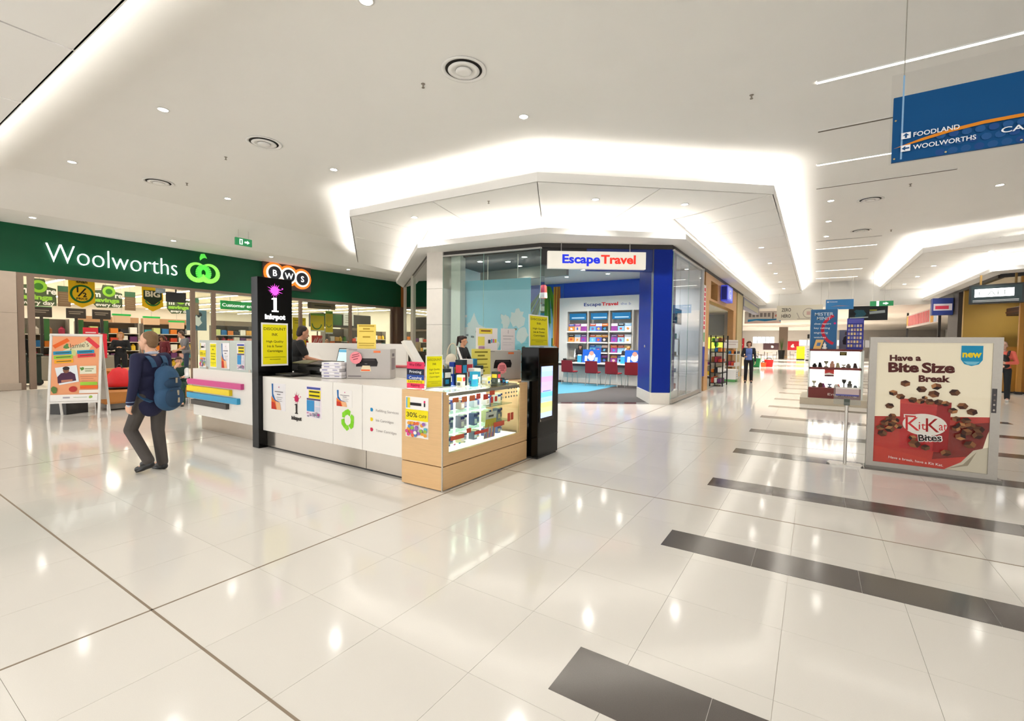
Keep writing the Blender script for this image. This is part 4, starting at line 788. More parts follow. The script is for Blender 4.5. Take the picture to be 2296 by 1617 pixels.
# hanging graphics
def cluster(x, y, z, sz, label):
    q = thing('hanging_savings_sign', (x, y, z), label, 'sign'); b = B(); b.prism([(0, yy*sz, zz*sz) for yy, zz in ((-.5, -.1), (-.5, .35), (-.15, .4), (-.1, .62), (.25, .62), (.32, .36), (.55, .3), (.55, -.3), (-.3, -.35))], (-.03, 0, 0), M('#4a5a3a', .6)); b.build('board', q)
    s = Print((0, 0, 0), (0, 1, 0)); s.text('m', -.42*sz, .1*sz, .24*sz, '#f4f2ea', bold=.04); s.disc(.1*sz, .35*sz, .22*sz, '#8ec63a'); s.disc(.1*sz, .35*sz, .12*sz, '#3f7a2a'); s.text('re', .3*sz, .1*sz, .22*sz, '#f4f2ea', bold=.03); s.text('savings', -.45*sz, -.1*sz, .17*sz, '#9ad04a', w=.9*sz, bold=.05); s.text('every day', -.35*sz, -.28*sz, .14*sz, '#f4f2ea', w=.85*sz, bold=.03); s.build('lettering', q)
    B().cyl((-.015, 0, .4*sz), (-.015, 0, 4.3-z), .01, ALU, 6).build('hanging_wire', q)
cluster(-24, 4.9, 3.02, 1.05, 'hanging green and white savings sign at the far left of the store entrance')
cluster(-24, 6.95, 3.06, .95, 'hanging green and white savings sign right of the round half price banner')
cluster(-24, 9.5, 2.95, .9, 'hanging green and white savings sign under the black monitor')
cluster(-23, 13.6, 3.0, 1.0, 'hanging green and white savings sign right of the black column')
def pennant(y0, y1, label, f):
    q = thing('hanging_banner', (-20.2, (y0+y1)/2, 2.5), label, 'banner'); w_ = y1-y0
    B().prism([(0, -w_/2, .18), (0, 0, 0), (0, w_/2, .18), (0, w_/2, .95), (0, -w_/2, .95)], (-.02, 0, 0), P('#f6c41a')).build('banner_sheet', q); s = Print((0, 0, .5), (0, 1, 0)); f(s, w_); s.build('print', q)
    for d in (-.25, .25): B().cyl((-.01, d, .95), (-.01, d, 1.8), .006, ALU, 6).build('hanging_wire', q)
def half(s, w_):
    s.ring(0, -.05, .24, .3, '#1d6a2c'); s.text('1', -.13, .0, .17, '#26210e', bold=.04); s.poly([(-.12, -.14), (-.07, -.14), (.12, .14), (.07, .14)], '#26210e'); s.text('2', .02, -.14, .14, '#26210e', bold=.04); s.text('PRICE', 0, -.24, .07, '#26210e', al='c', w=.28, bold=.03); s.text('than', 0, .3, .1, '#26210e', al='c', w=.28, bold=.03)
def big(s, w_):
    s.ring(0, -.02, .24, .31, '#e8b414'); s.poly([(-.28, .25), (.28, .25), (.28, -.05), (0, -.3), (-.28, -.05)], '#2c3a24'); s.text('BIG', 0, .03, .2, '#efe2c4', al='c', w=.46, bold=.04); s.ring(0, -.06, .2, .25, '#2e7a34', 3.4, 6.0, 14)
pennant(4.9, 5.56, 'yellow pointed banner with a green ring and half price lettering', half); pennant(6.86, 7.5, 'yellow pointed banner with a dark shield, partly behind the black monitor', big)
q = thing('hanging_monitor', (-19.55, 7.66, 2.84), 'black monitor hanging under the green fascia', 'monitor', rz=-.35); B().box((-.05, -.3, 0), (.05, .3, .36), BLACK, .01).build('case', q); B().cyl((0, 0, .36), (0, 0, 1.46), .025, BLACK, 8).build('bracket', q)
q, s = board('hanging_card', (-20.0, 7.2, 3.17), (0, 1, 0), .3, .17, .01, '#c8d8e8', 'small pale blue card hanging left of the black monitor', 'sign'); s.rect(.03, .05, .2, .06, '#e4ecf4'); s.build('print', q); B().cyl((-.01, .15, .17), (-.01, .15, 1.13), .006, ALU, 6).build('hanging_wire', q)
for y, l in ((4.95, 'leftmost'), (5.9, 'middle'), (6.65, 'rightmost')):
    q = thing('checkout_sign', (-23.5, y, 0), 'dark checkout lane sign on a post, %s of the three' % l, 'sign'); B().box((-.04, -.28, 2.25), (.04, .28, 2.62), M('#3a332e', .5), .01).build('board', q); B().box((-.03, -.04, .9), (.03, .04, 2.25), M('#2f2b28', .5)).build('post', q); B().box((-.03, .06, 1.4), (.03, .2, 2.2), P('#3a6a3a')).build('side_strip', q)
    s = Print((.041, -.22, 2.4), (0, 1, 0)); s.lines(0, .08, .42, 2, .07, .03, '#9a8f80'); s.build('lettering', q)
    u = thing('checkout_counter', (-23.2, y, 0), 'grey checkout counter with a black belt below the %s dark lane sign' % l, 'counter'); B().box((-1.6, -.25, 0), (.6, .22, .85), M('#9a9488', .5), .02).build('cabinet', u); B().box((-1.2, -.2, .85), (.5, .15, .87), BLACK).build('belt', u)
for x, y, z, l in ((-22.4, 5.15, 2.62, 'left of the half price banner'), (-22.4, 7.05, 2.6, 'right of the half price banner'), (-22.4, 9.3, 2.56, 'right of the black monitor'), (-22.4, 12.9, 2.5, 'behind the shop assistant')):
    q, s = board('price_board', (x, y, z), (0, 1, 0), .34, .72, .02, '#8a7258', 'brown price board with a green top hanging ' + l, 'sign'); s.rect(0, .52, .34, .2, '#4f7a5c'); s.lines(.04, .44, .26, 5, .08, .02, '#a08a70'); s.build('print', q)
    B().cyl((-.01, .17, .72), (-.01, .17, 4.3-z), .006, ALU, 6).build('hanging_wire', q)
for y, z, l in ((5.35, 2.35, 'by the leftmost lane sign'), (7.9, 2.2, 'below the second savings sign'), (9.0, 2.15, 'below the pointed banner with the shield'), (10.0, 2.0, 'left of the first brown post'), (14.2, 2.05, 'under the enquiries sign')):
    q = thing('aisle_header', (-25.5, y, z), 'peach coloured aisle card with a bright green top ' + l, 'sign'); B().box((-.05, -.3, 0), (.05, .3, .3), P('#e8c4a0')).build('card', q); B().box((-.055, -.32, .3), (.055, .32, .38), P('#2fbf5a')).build('top_band', q); B().cyl((0, 0, .38), (0, 0, 4.3-z), .008, ALU, 6).build('hanging_wire', q)
q, s = board('enquiries_sign', (-22, 10.33, 2.86), (0, 1, 0), 2.1, .38, .05, '#12a04a', 'long bright green enquiries sign left of the black column', 'sign'); s.text('Customer enquiries', .06, .12, .15, M('#ffffff', .4, emit=.3), w=1.95, bold=.02); s.build('lettering', q)
for d in (.4, 1.7): B().cyl((-.02, d, .38), (-.02, d, 1.44), .01, ALU, 6).build('hanging_wire', q)
q, s = board('photo_poster', (-23.0, 9.4, 1.9), (0, 1, 0), .8, .9, .03, '#5a7a8a', 'blue and white photo panel between the two brown window posts', 'poster'); s.blob(.4, .45, .3, '#dfe4e4', 14, .5, 2); s.blob(.5, .7, .14, '#20262e', 12, .4, 3); s.blob(.3, .15, .16, '#2f6a8a', 12, .4, 5); s.build('print', q)
B().box((-.03, .37, -1.9), (0, .43, 0), BROWN).build('post', q)
q = thing('wheelie_bin', (-20.7, 4.08, .0), 'dark green wheeled bin beside the stone pillar', 'bin'); DG = M('#27352a', .5)
B().prism([(-.25, -.22, .08), (.25, -.22, .08), (.25, .2, .08), (-.25, .2, .08)], (0, 0, .84), DG).build('body', q); B().box((-.3, -.26, .92), (.3, .25, 1.0), DG, .03).build('lid', q); B().cyl((-.28, -.27, 1.06), (.28, -.27, 1.06), .018, M('#b9ab98', .5), 8).build('handle', q); B().cyl((-.28, -.27, .97), (-.28, -.27, 1.06), .018, M('#b9ab98', .5), 8).build('handle_end', q)
for x in (-.2, .2): B().cyl((x-.03, .15, .1), (x+.03, .15, .1), .1, BLACK, 14).build('wheel', q)
# trolley of the man in grey
q = thing('shopping_trolley', (-20.47, 7.26, 0), 'chrome shopping trolley in front of the man in the grey shirt', 'trolley', rz=1.21); b = B()
for z, s_ in ((.55, .9), (.75, .95), (.95, 1)):
    pts = [(-.5*s_, -.25*s_, z), (.45*s_, -.28*s_, z), (.45*s_, .28*s_, z), (-.5*s_, .25*s_, z), (-.5*s_, -.25*s_, z)]; b.tube(pts, .012, STEEL, 6)
b.build('basket_rim', q); b = B()
for k in range(9): b.cyl((-.45+.1*k, -.24, .55), (-.48+.108*k, -.27, .95), .006, STEEL, 5); b.cyl((-.45+.1*k, .24, .55), (-.48+.108*k, .27, .95), .006, STEEL, 5)
b.build('basket_wires', q); B().tube([(.4, -.2, .15), (-.45, -.22, .18), (.35, -.2, .55)], .014, STEEL, 6).build('chassis', q); B().tube([(.4, .2, .15), (-.45, .22, .18), (.35, .2, .55)], .014, STEEL, 6).build('chassis', q); B().cyl((.5, -.27, 1.02), (.5, .27, 1.02), .018, M('#b8342c', .5), 8).build('handle', q)
for x, y in ((-.4, -.2), (-.4, .2), (.38, -.2), (.38, .2)): B().cyl((x, y-.015, .06), (x, y+.015, .06), .06, BLACK, 12).build('wheel', q)
# right hand section seen over the kiosk: posters, crates, a bread display, a tan banner
q, s = board('liquor_banner', (-19.9, 13.15, 3.02), (0, 1, 0), 1.5, .32, .03, '#a5896e', 'tan banner under the fascia right of the black column', 'sign'); s.lines(.35, .12, .9, 1, .1, .06, '#6a5844'); s.build('lettering', q)
for d in (.3, 1.2): B().cyl((-.01, d, .32), (-.01, d, 1.28), .008, ALU, 6).build('hanging_wire', q)
for y, z, w_, h, l in ((12.4, 1.3, .65, 1.25, 'tall yellow poster behind the shop assistant'), (13.3, 1.95, .72, .85, 'yellow poster with a green ring above the red sale card'), (14.1, 1.85, .4, 1.1, 'narrow yellow poster with a green bracket')):
    q, s = board('yellow_poster', (-19.9, y, z), (0, 1, 0), w_, h, .01, '#f0cc12', l, 'poster')
    if w_ < .7 and h > 1.2: s.lines(.08, h-.15, w_-.16, 2, .12, .04, '#a88f0c')
    else: s.ring(w_*.45, h*.42, w_*.3, w_*.38, '#3f7a24', 3.1, 6.2, 16); s.rect(0, h*.88, w_, h*.12, '#7fb02a'); s.rect(0, 0, w_, h*.06, '#f0ece0')
    s.build('print', q); B().box((-.03, w_/2-.03, -z), (-.01, w_/2+.03, .1), BROWN).build('post', q); B().cyl((-.02, w_/2, -z), (-.02, w_/2, -z+.02), .15, BROWN, 14).build('foot', q)
q, s = board('sale_card', (-19.6, 13.15, 1.35), (0, 1, 0), .55, .4, .01, '#d83a34', 'red sale card with white strokes behind the shop assistant', 'poster')
for k in range(4): s.rect(.06+.12*k, .06+.05*(k % 2), .05, .24, '#f0b8b0', -.5)
s.build('print', q); B().box((-.03, .25, -1.35), (-.01, .3, .1), BROWN).build('post', q); B().cyl((-.02, .27, -1.35), (-.02, .27, -1.33), .15, BROWN, 14).build('foot', q)
for k, (x, y, c_, l) in enumerate([(-21, 15.4, '#e0702a', 'orange'), (-21.4, 16.1, '#6a4a30', 'brown'), (-21, 16.8, '#b83a2c', 'red'), (-21.6, 17.5, '#4a7a3a', 'green'), (-21, 18.2, '#c8b08a', 'straw coloured'), (-21.5, 14.2, '#a8322c', 'dark red'), (-21.2, 13.4, '#e8d8c0', 'pale')]):
    q = thing('produce_stand', (x, y, 0), '%s topped produce stand seen over the kiosk' % l, 'stand'); B().box((-.4, -.3, 0), (.4, .3, .9), M('#4a3a2e', .6), .02).build('cabinet', q); b = B(); R_ = random.Random(k)
    for i in range(14): b.ell((-.3+.6*R_.random(), -.22+.44*R_.random(), .95+.12*R_.random()), (.09, .09, .08), P([c_, c_, PC[(i+k) % 16]][i % 3]), 1)
    tag(b.build('produce_heap', q), kind='stuff'); B().box((-.42, -.32, .9), (.42, .32, .94), M('#5a4838', .6)).build('tray', q)
    B().box((-.4, -.28, .94), (-.36, .28, 1.5), P(c_)).build('back_card', q)
q = thing('dark_canopy', (-23, 17.5, 2.3), 'dark hanging bakery canopy at the right of the supermarket', 'canopy'); B().box((-1, -1.6, 0), (.2, 1.8, .75), M('#3f3a32', .6), .03).build('valance', q); B().box((.2, -1.4, .1), (.24, -.3, .7), P('#3f6a3a')).build('green_board', q); B().cyl((0, 1.0, .75), (0, 1.0, 2.0), .03, ALU, 8).build('hanging_rod', q); B().cyl((0, -1.0, .75), (0, -1.0, 2.0), .03, ALU, 8).build('hanging_rod', q)
q, s = board('white_banner', (-22.77, 17.3, 2.4), (0, 1, 0), .7, .75, .02, '#e4e2da', 'white lace edged banner on the dark canopy', 'banner'); s.lines(.1, .55, .5, 4, .13, .04, '#a8a49a'); s.build('print', q)
# advertising board in the hall
a, c = V((-11.82, 2.56)), V((-11.40, 3.2)); e = (c-a).normalized(); n = V((e.y, -e.x)); W_ = (c-a).length
t = thing('a_frame_board', (a.x, a.y, 0), 'white A-frame board with an orange recipe poster standing in the hall', 'signboard'); ex = V((e.x, e.y, 0)); nx = V((n.x, n.y, 0)); lean = V((0, 0, 1))-nx*.13
def AP(x, z, d=0): return ex*x+lean*z+nx*(d+.1)
AW = M('#e6e2dc', .4)
B().prism([AP(.03, .3), AP(W_-.03, .3), AP(W_-.03, 1.57), AP(.03, 1.57)], -nx*.012, M('#efe9e2', .5)).build('sheet', t)
for x0, x1, z0, z1 in ((0, .035, 0, 1.58), (W_-.035, W_, 0, 1.58), (.035, W_-.035, 1.545, 1.58), (.035, W_-.035, .29, .325)): B().prism([AP(x0, z0, .008), AP(x1, z0, .008), AP(x1, z1, .008), AP(x0, z1, .008)], -nx*.03, AW).build('frame', t)
def AQ(x, z): return ex*x+V((0, 0, z))-nx*(.1+.23*(1.57-z)) + nx*.0
for x in (.0, W_-.035): B().prism([AQ(x, 0), AQ(x+.035, 0), AQ(x+.035, 1.56), AQ(x, 1.56)], nx*.025, AW).build('rear_leg', t)
B().prism([AQ(.03, .3), AQ(W_-.03, .3), AQ(W_-.03, 1.55), AQ(.03, 1.55)], nx*.01, M('#cfc6bd', .5)).build('rear_sheet', t)
for x in (.0, W_-.01): B().cyl(AP(x, .9, -.01), AQ(x, .9), .006, ALU, 6).build('spreader', t)
s = Print(AP(.04, .33, .001), ex, lean); w_, h = W_-.08, 1.21; k_ = w_/.68
s.rect(0, .12, w_, h-.12, '#eda274'); s.poly([(.12*k_, .92), (.5*k_, 1.14), (.58*k_, 1.06), (.5*k_, .9)], '#dfd6b0'); s.blob(.2*k_, 1.02, .06, '#5a8a4a', 12, .5, 2); s.blob(.3*k_, .9, .08, '#c8cf8a', 12, .5, 6); s.rect(.04*k_, .98, .25*k_, .07, '#e8641e', .6); s.rect(.47*k_, 1.16, .25*k_, .07, '#dc3a44', -.8)
s.text("Jamie's", .25*k_, .98, .1, '#3a342a', w=.28*k_, bold=-.01, a=.15)
for x, y, w2, c_ in ((.02, .86, .26, '#1f8fb8'), (.03, .78, .27, '#9ac83a'), (.04, .7, .27, '#f2a81a'), (.36, .88, .25, '#1f8fb8'), (.37, .81, .26, '#e23a42')): s.rect(x*k_, y, w2*k_, .065, c_, .07); s.rect((x+.03)*k_, y+.028, (w2-.06)*k_, .014, '#3a4a3a', .07)
s.poly([(.05*k_, .62), (.36*k_, .67), (.4*k_, .36), (.12*k_, .3)], '#e6ebee'); s.poly([(.1*k_, .33), (.36*k_, .38), (.34*k_, .5), (.27*k_, .55), (.14*k_, .52), (.09*k_, .45)], '#4a2440'); s.disc(.21*k_, .575, .045*k_, '#8a5a44', n=14, ry=.055); s.disc(.21*k_, .61, .05*k_, '#2c2220', n=14, ry=.035); s.rect(.15*k_, .35, .16*k_, .04, '#b87a62', .1)
s.rect(.41*k_, .5, .24*k_, .15, '#e8e4cc', .03); s.blob(.44*k_, .6, .04, '#5a8a3a', 10, .5, 9); s.lines(.48*k_, .59, .13*k_, 2, .04, .015, '#7a8a5a'); s.lines(.42*k_, .45, .24*k_, 3, .04, .008, '#c07a58'); s.rect(.42*k_, .29, .25*k_, .06, '#9ac83a'); s.rect(.42*k_, .225, .26*k_, .06, '#e8641e'); s.disc(.32*k_, .22, .06, '#b8342c', n=18, ry=.055); s.blob(.05*k_, .2, .05, '#5a7a3a', 10, .5, 4, 1.8); s.rect(0, .0, w_, .12, '#f0ece8'); s.rect(.41*k_, .14, .3*k_, .06, '#efe8e0'); s.lines(.18*k_, .05, .1*k_, 1, .03, .03, '#a8a0a8'); s.lines(.33*k_, .06, .2*k_, 1, .03, .012, '#b8c0a8'); s.blob(.58*k_, .07, .035, '#9ab84a', 10, .3, 5); s.build('print', t)
q = thing('planter_pot', (-12.5, 3.0, 0), 'dark square planter pot behind the A-frame board', 'planter', rz=.4); B().prism([(-.2, -.2, 0), (.2, -.2, 0), (.2, .2, 0), (-.2, .2, 0)], (0, 0, .36), M('#2a2725', .5)).build('pot', q); B().box((-.17, -.17, .36), (.17, .17, .37), M('#3a2f26', .9)).build('soil', q)
q, s = board('red_card', (-15.2, 4.1, 1.0), (0, 1, 0), .3, .62, .02, '#d8303c', 'red stand card between the A-frame board and the sofa', 'signboard'); s.blob(.12, .3, .06, '#f0e0dc', 10, .4, 2); s.build('print', q); B().box((-.02, .12, -1.0), (0, .18, 0), ALU).build('post', q); B().cyl((-.01, .15, -1.0), (-.01, .15, -.98), .15, ALU, 16).build('foot', q)
q, s = board('red_card', (-14.2, 3.68, 1.55), (0, 1, 0), .27, .2, .02, '#d8303c', 'small red rounded card showing above the A-frame board', 'signboard'); s.lines(.04, .07, .19, 1, .04, .03, '#f0c4c0'); s.build('print', q); B().box((-.02, .11, -1.55), (0, .15, 0), ALU).build('post', q); B().cyl((-.01, .13, -1.55), (-.01, .13, -1.53), .16, ALU, 16).build('foot', q)
# tan sofa
SO = V((-12.5, 4.3, 0)); TAN = M('#bd7a35', .45, 0, .06, 12)
t = thing('sofa', SO, 'tan leather bench sofa in the hall behind the schoolboy', 'sofa')
B(SO).box((-13.0, 3.45, .14), (-12.2, 5.15, .42), TAN, .04).build('seat', t, False); B(SO).box((-13.25, 3.45, .3), (-12.95, 5.15, .84), TAN, .05).build('backrest', t); b = B(SO); b.box((-12.9, 3.6, .02), (-12.35, 5.0, .14), M('#8f8a84', .4)); b.build('base', t)
for x, y in ((-12.3, 3.55), (-12.3, 5.05), (-12.95, 3.55), (-12.95, 5.05)): B(SO).cyl((x, y, 0), (x, y, .14), .025, STEEL, 10).build('leg', t)
q = thing('red_bag', (-12.6, 3.85, .425), 'red bag with a black base slumped on the tan sofa', 'bag', rz=.3); b = B(); b.lathe([(.24, 0), (.26, .05)], BLACK, 14); b.build('base', q, True); B().lathe([(.26, .05), (.25, .15), (.2, .3), (.12, .42), (.03, .46)], M('#d81a20', .6, 0, .06, 20), 14).build('body', q, True); B().tube(curve_pts((-.08, 0, .42), (-.05, 0, .55), (.05, 0, .55), (.08, 0, .42), 6), .012, BLACK, 6).build('handle', q)
q = thing('exit_sign', (-15.6, 7.78, 4.54), 'green running man exit sign hanging below the ceiling above the green fascia', 'sign'); o = q.location.copy(); B().box((-.03, 0, 0), (.03, .52, .235), M('#1d7a48', .4, emit=.35)).build('case', q)
s = Print((.031, 0, 0), (0, 1, 0)); WE = M('#eef6ee', .4, emit=.6); s.rect(.12, .03, .1, .17, WE); s.rect(.15, .05, .04, .12, M('#1d7a48', .4, emit=.3)); s.poly([(.28, .09), (.36, .09), (.36, .05), (.44, .115), (.36, .18), (.36, .14), (.28, .14)], WE); s.build('print', q)
for y in (.1, .42): B().cyl((0, y, .235), (0, y, .5), .008, ALU, 6).build('hanger', q)

# ================================================================ PEOPLE
def remesh(parts, vox, smooth=2):
    """closed shells merged into one continuous skin"""
    bm = bmesh.new()
    for p in parts:
        if p[0] == 'c':
            a, c, r0, r1 = V(p[1]), V(p[2]), p[3], p[4]; d = c-a
            if d.length > 1e-4:
                T = Matrix.Translation((a+c)/2) @ d.to_track_quat('Z', 'Y').to_matrix().to_4x4()
                bmesh.ops.create_cone(bm, cap_ends=True, segments=12, radius1=r0, radius2=r1, depth=d.length, matrix=T)
            for q, r in ((a, r0), (c, r1)): bmesh.ops.create_icosphere(bm, subdivisions=2, radius=r, matrix=Matrix.Translation(q))
        else:
            T = Matrix.Translation(p[1]) @ (p[3].to_4x4() if len(p) > 3 and p[3] is not None else Matrix()) @ Matrix.Diagonal((*p[2], 1))
            bmesh.ops.create_icosphere(bm, subdivisions=3, radius=1, matrix=T)
    me = bpy.data.meshes.new('t'); bm.to_mesh(me); bm.free(); o = bpy.data.objects.new('t', me); COL.objects.link(o)
    r = o.modifiers.new('r', 'REMESH'); r.mode = 'VOXEL'; r.voxel_size = vox
    s = o.modifiers.new('s', 'SMOOTH'); s.iterations = smooth; s.factor = .5
    out = bpy.data.meshes.new_from_object(o.evaluated_get(bpy.context.evaluated_depsgraph_get()))
    bpy.data.objects.remove(o); bpy.data.meshes.remove(me)
    for f in out.polygons: f.use_smooth = True
    return out
def skin_obj(name, parts, vox, m, parent, smooth=2, paint=None):
    me = remesh(parts, vox, smooth); me.materials.append(m)
    if paint:
        for mm, fn in paint:
            me.materials.append(mm); i = len(me.materials)-1
            for f in me.polygons:
                if fn(f.center): f.material_index = i
    o = bpy.data.objects.new(name, me); COL.objects.link(o)
    if parent is not None: o.parent = parent
    return o
def hand_parts(w, d, fwd, inn, curl=.35, s=1.0, thumb=1):
    d = V(d).normalized(); lat = (V(fwd)-d*V(fwd).dot(d)).normalized(); n = d.cross(lat)
    if n.dot(V(inn)) < 0: n = -n
    w = V(w); P_ = []
    for k, (o, L) in enumerate(((.030, .066), (.010, .076), (-.010, .071), (-.029, .055))):
        b = w+(d*.085+lat*o)*s; P_.append(('c', w+(d*.01+lat*o*.6)*s, b, .016*s, .012*s))
        d1 = d*math.cos(curl)+n*math.sin(curl); d2_ = d*math.cos(curl*2.1)+n*math.sin(curl*2.1)
        m1 = b+d1*L*.5*s; P_ += [('c', b, m1, .0095*s, .0088*s), ('c', m1, m1+d2_*L*.5*s, .0088*s, .0075*s)]
    t0 = w+(d*.03+lat*.032)*s; t1 = t0+(d*.03+lat*.022+n*.008)*s*thumb; P_ += [('c', w+d*.02*s, t0, .014*s, .013*s), ('c', t0, t1, .012*s, .0105*s), ('c', t1, t1+(d*.026+lat*.004+n*.012)*s, .010*s, .008*s)]
    return P_
BASE = dict(pel=(0, 0, .95), che=(0, 0, 1.27), nek=(0, -.01, 1.46), hed=(0, .02, 1.62), shL=(-.185, -.01, 1.41), shR=(.185, -.01, 1.41), elL=(-.235, -.03, 1.13), elR=(.235, -.03, 1.13), wrL=(-.24, .05, .9), wrR=(.24, .05, .9),
            hpL=(-.095, 0, .92), hpR=(.095, 0, .92), knL=(-.105, .02, .5), knR=(.105, .02, .5), anL=(-.11, -.02, .09), anR=(.11, -.02, .09), toL=(-.12, .14, .03), toR=(.12, .14, .03))
EYEW, EYEB, LIPM = M('#e8e4de', .2), M('#2a1e18', .2), M('#a8584e', .5)
def person(label, loc, face, h, pose={}, skin='#d8a484', hair='#3a261a', hs='short', top='#333333', bottom='#26262c', shoes='#151413', sleeve='long', vox=.011, yaw=0, nod=0, tpaint=None, loose=1.0, hem=0, seat=False, collar=None, group=None, curlL=.35, curlR=.35, bpaint=None):
    """face: ground direction looked at; joints in figure space, x right, y ahead"""
    root = thing('person', loc, label, 'person', group, rz=math.atan2(-face[0], face[1])); k = h/1.75; root.scale = (k, k, k)
    J = {a: V(b) for a, b in {**BASE, **pose}.items()}; SK = M(skin, .55, grain=.03, scale=40); HM = M(hair, .7, grain=.25, scale=90)
    R3 = Matrix.Rotation(yaw, 3, 'Z') @ Matrix.Rotation(-nod, 3, 'X'); H = J['hed']
    def hp(x, y, z): return H+R3 @ V((x, y, z))
    sp = (J['che']-J['pel']).normalized(); Q = sp.to_track_quat('Z', 'Y').to_matrix() if 0 else V((0, 0, 1)).rotation_difference(sp).to_matrix()
    body = [('e', hp(0, -.012, .03), (.073, .092, .09), R3), ('e', hp(0, .03, -.04), (.056, .058, .072), R3), ('e', hp(0, .052, -.088), (.032, .03, .026), R3), ('c', hp(0, .088, .005), hp(0, .104, -.022), .009, .014),
            ('e', hp(-.074, -.005, -.012), (.011, .02, .032), R3), ('e', hp(.074, -.005, -.012), (.011, .02, .032), R3), ('c', J['nek']-V((0, 0, .04)), hp(0, -.015, -.05), .055, .05), ('c', J['nek'], J['che'], .06, .09), ('c', J['che'], J['pel'], .1, .1)]
    for s in 'LR':
        sx = -1 if s == 'L' else 1; sh, el, wr = J['sh'+s], J['el'+s], J['wr'+s]; d = (wr-el).normalized()
        body += [('c', J['che']+V((0, 0, .1)), sh, .05, .045), ('c', sh, el, .045, .036), ('c', el, wr, .037, .026), ('c', J['hp'+s], J['kn'+s], .07, .05), ('c', J['kn'+s], J['an'+s], .048, .035), ('c', J['pel'], J['hp'+s], .09, .08), ('c', J['an'+s], J['to'+s]+V((0, -.03, .012)), .034, .03)]
        body += hand_parts(wr, J.get('hd'+s, d), J.get('hf'+s, V((0, 1, .1))), V((-sx, 0, .1)), curlL if s == 'L' else curlR)
    skin_obj('body', body, min(vox, .0095), SK, root)
    tp = [('e', J['che']+sp*.02, (.178*loose, .118*loose, .175), Q), ('e', (J['che']+J['pel'])/2, (.158*loose, .108*loose, .17), Q), ('e', J['pel']+sp*(.03-hem), (.168*loose, .118*loose, .12+hem), Q), ('c', J['nek']-V((0, 0, .045)), J['che'], .066, .1)]
    for s in 'LR':
        sh, el, wr = J['sh'+s], J['el'+s], J['wr'+s]
        tp += [('c', J['nek']-V((0, 0, .06)), sh, .058, .062*loose), ('c', sh, el if sleeve != 'short' else sh*.3+el*.7, .063*loose, .052*loose)]
        if sleeve == 'long': tp.append(('c', el, wr*.96+el*.04, .052*loose, .04*loose))
        if sleeve == 'mid': tp.append(('c', el, wr*.5+el*.5, .05*loose, .043*loose))
    if sleeve == 'none': tp = [q for q in tp if not (q[0] == 'c' and q[2] in (J['elL'], J['elR']))]
    skin_obj('jacket' if sleeve == 'long' else 'shirt', tp, vox, M(top, .8, grain=.06, scale=70), root, 2, tpaint)
    bp = [('e', J['pel'], (.165, .115, .1), None)]
    for s in 'LR': bp += [('c', J['hp'+s], J['kn'+s], .092, .072), ('c', J['kn'+s], J['an'+s]+V((0, 0, .0)), .07, .062), ('c', J['pel'], J['hp'+s], .1, .092)]
    skin_obj('trousers', bp, vox, M(bottom, .8, grain=.06, scale=70), root, 2, bpaint)
    for s in 'LR':
        a, t_ = J['an'+s], J['to'+s]; d = (t_-a); d.z = 0; d.normalize()
        skin_obj('shoe', [('c', a-d*.03+V((0, 0, -.05)), t_, .042, .036), ('c', a+V((0, 0, -.02)), a+d*.07+V((0, 0, -.045)), .045, .04), ('e', (a+t_)/2+V((0, 0, -.055)), (.043, .11, .018), V((0, 1, 0)).rotation_difference(t_-a+V((0, 0, .05))).to_matrix())], min(vox, .01), M(shoes, .4), root, 1)
    hh = [('e', hp(0, -.03, .05), (.082, .092, .082), R3), ('e', hp(0, -.055, .0), (.078, .062, .075), R3), ('e', hp(0, .028, .085), (.066, .05, .04), R3)]
    if hs == 'crop': hh = [('e', hp(0, -.028, .045), (.077, .088, .083), R3), ('e', hp(0, -.05, .0), (.076, .062, .072), R3), ('e', hp(0, -.055, -.045), (.066, .045, .045), R3)]
    if hs in ('bob', 'long'):
        for sx in (-1, 1): hh.append(('c', hp(sx*.07, -.02, .05), hp(sx*.075, .0, -.07), .035, .03))
        hh.append(('c', hp(0, -.06, .02), hp(0, -.075, -.12 if hs == 'bob' else -.26), .075, .06))
    if hs == 'pony': hh += [('c', hp(0, -.1, .09), hp(0, -.15, .06), .03, .035), ('c', hp(0, -.15, .06), hp(0, -.16, -.14), .04, .02)]
    if hs == 'bun': hh += [('e', hp(0, -.11, .06), (.045, .045, .045), None)]
    skin_obj('hair', hh, min(vox, .01), HM, root, 1)
    for sx in (-1, 1):
        e = B(); e.ell(hp(sx*.029, .077, .006), (.012, .009, .008), EYEW, 1); e.ell(hp(sx*.029, .085, .006), (.006, .004, .006), EYEB, 1); e.build('eye', root, True)
        e = B(); e.ell(hp(sx*.03, .083, .026), (.018, .006, .004), HM, 1); e.build('eyebrow', root, True)
    e = B(); e.ell(hp(0, .086, -.058), (.022, .006, .006), LIPM, 1); e.build('mouth', root, True)
    if collar: skin_obj('collar', [('c', J['nek']+V((-.04, .03, -.005)), J['nek']+V((-.04, -.03, .01)), .022, .022), ('c', J['nek']+V((.04, .03, -.005)), J['nek']+V((.04, -.03, .01)), .022, .022), ('c', J['nek']+V((.035, -.045, .01)), J['nek']+V((-.035, -.045, .01)), .022, .022)], .009, P(collar), root, 1)
    return root, J
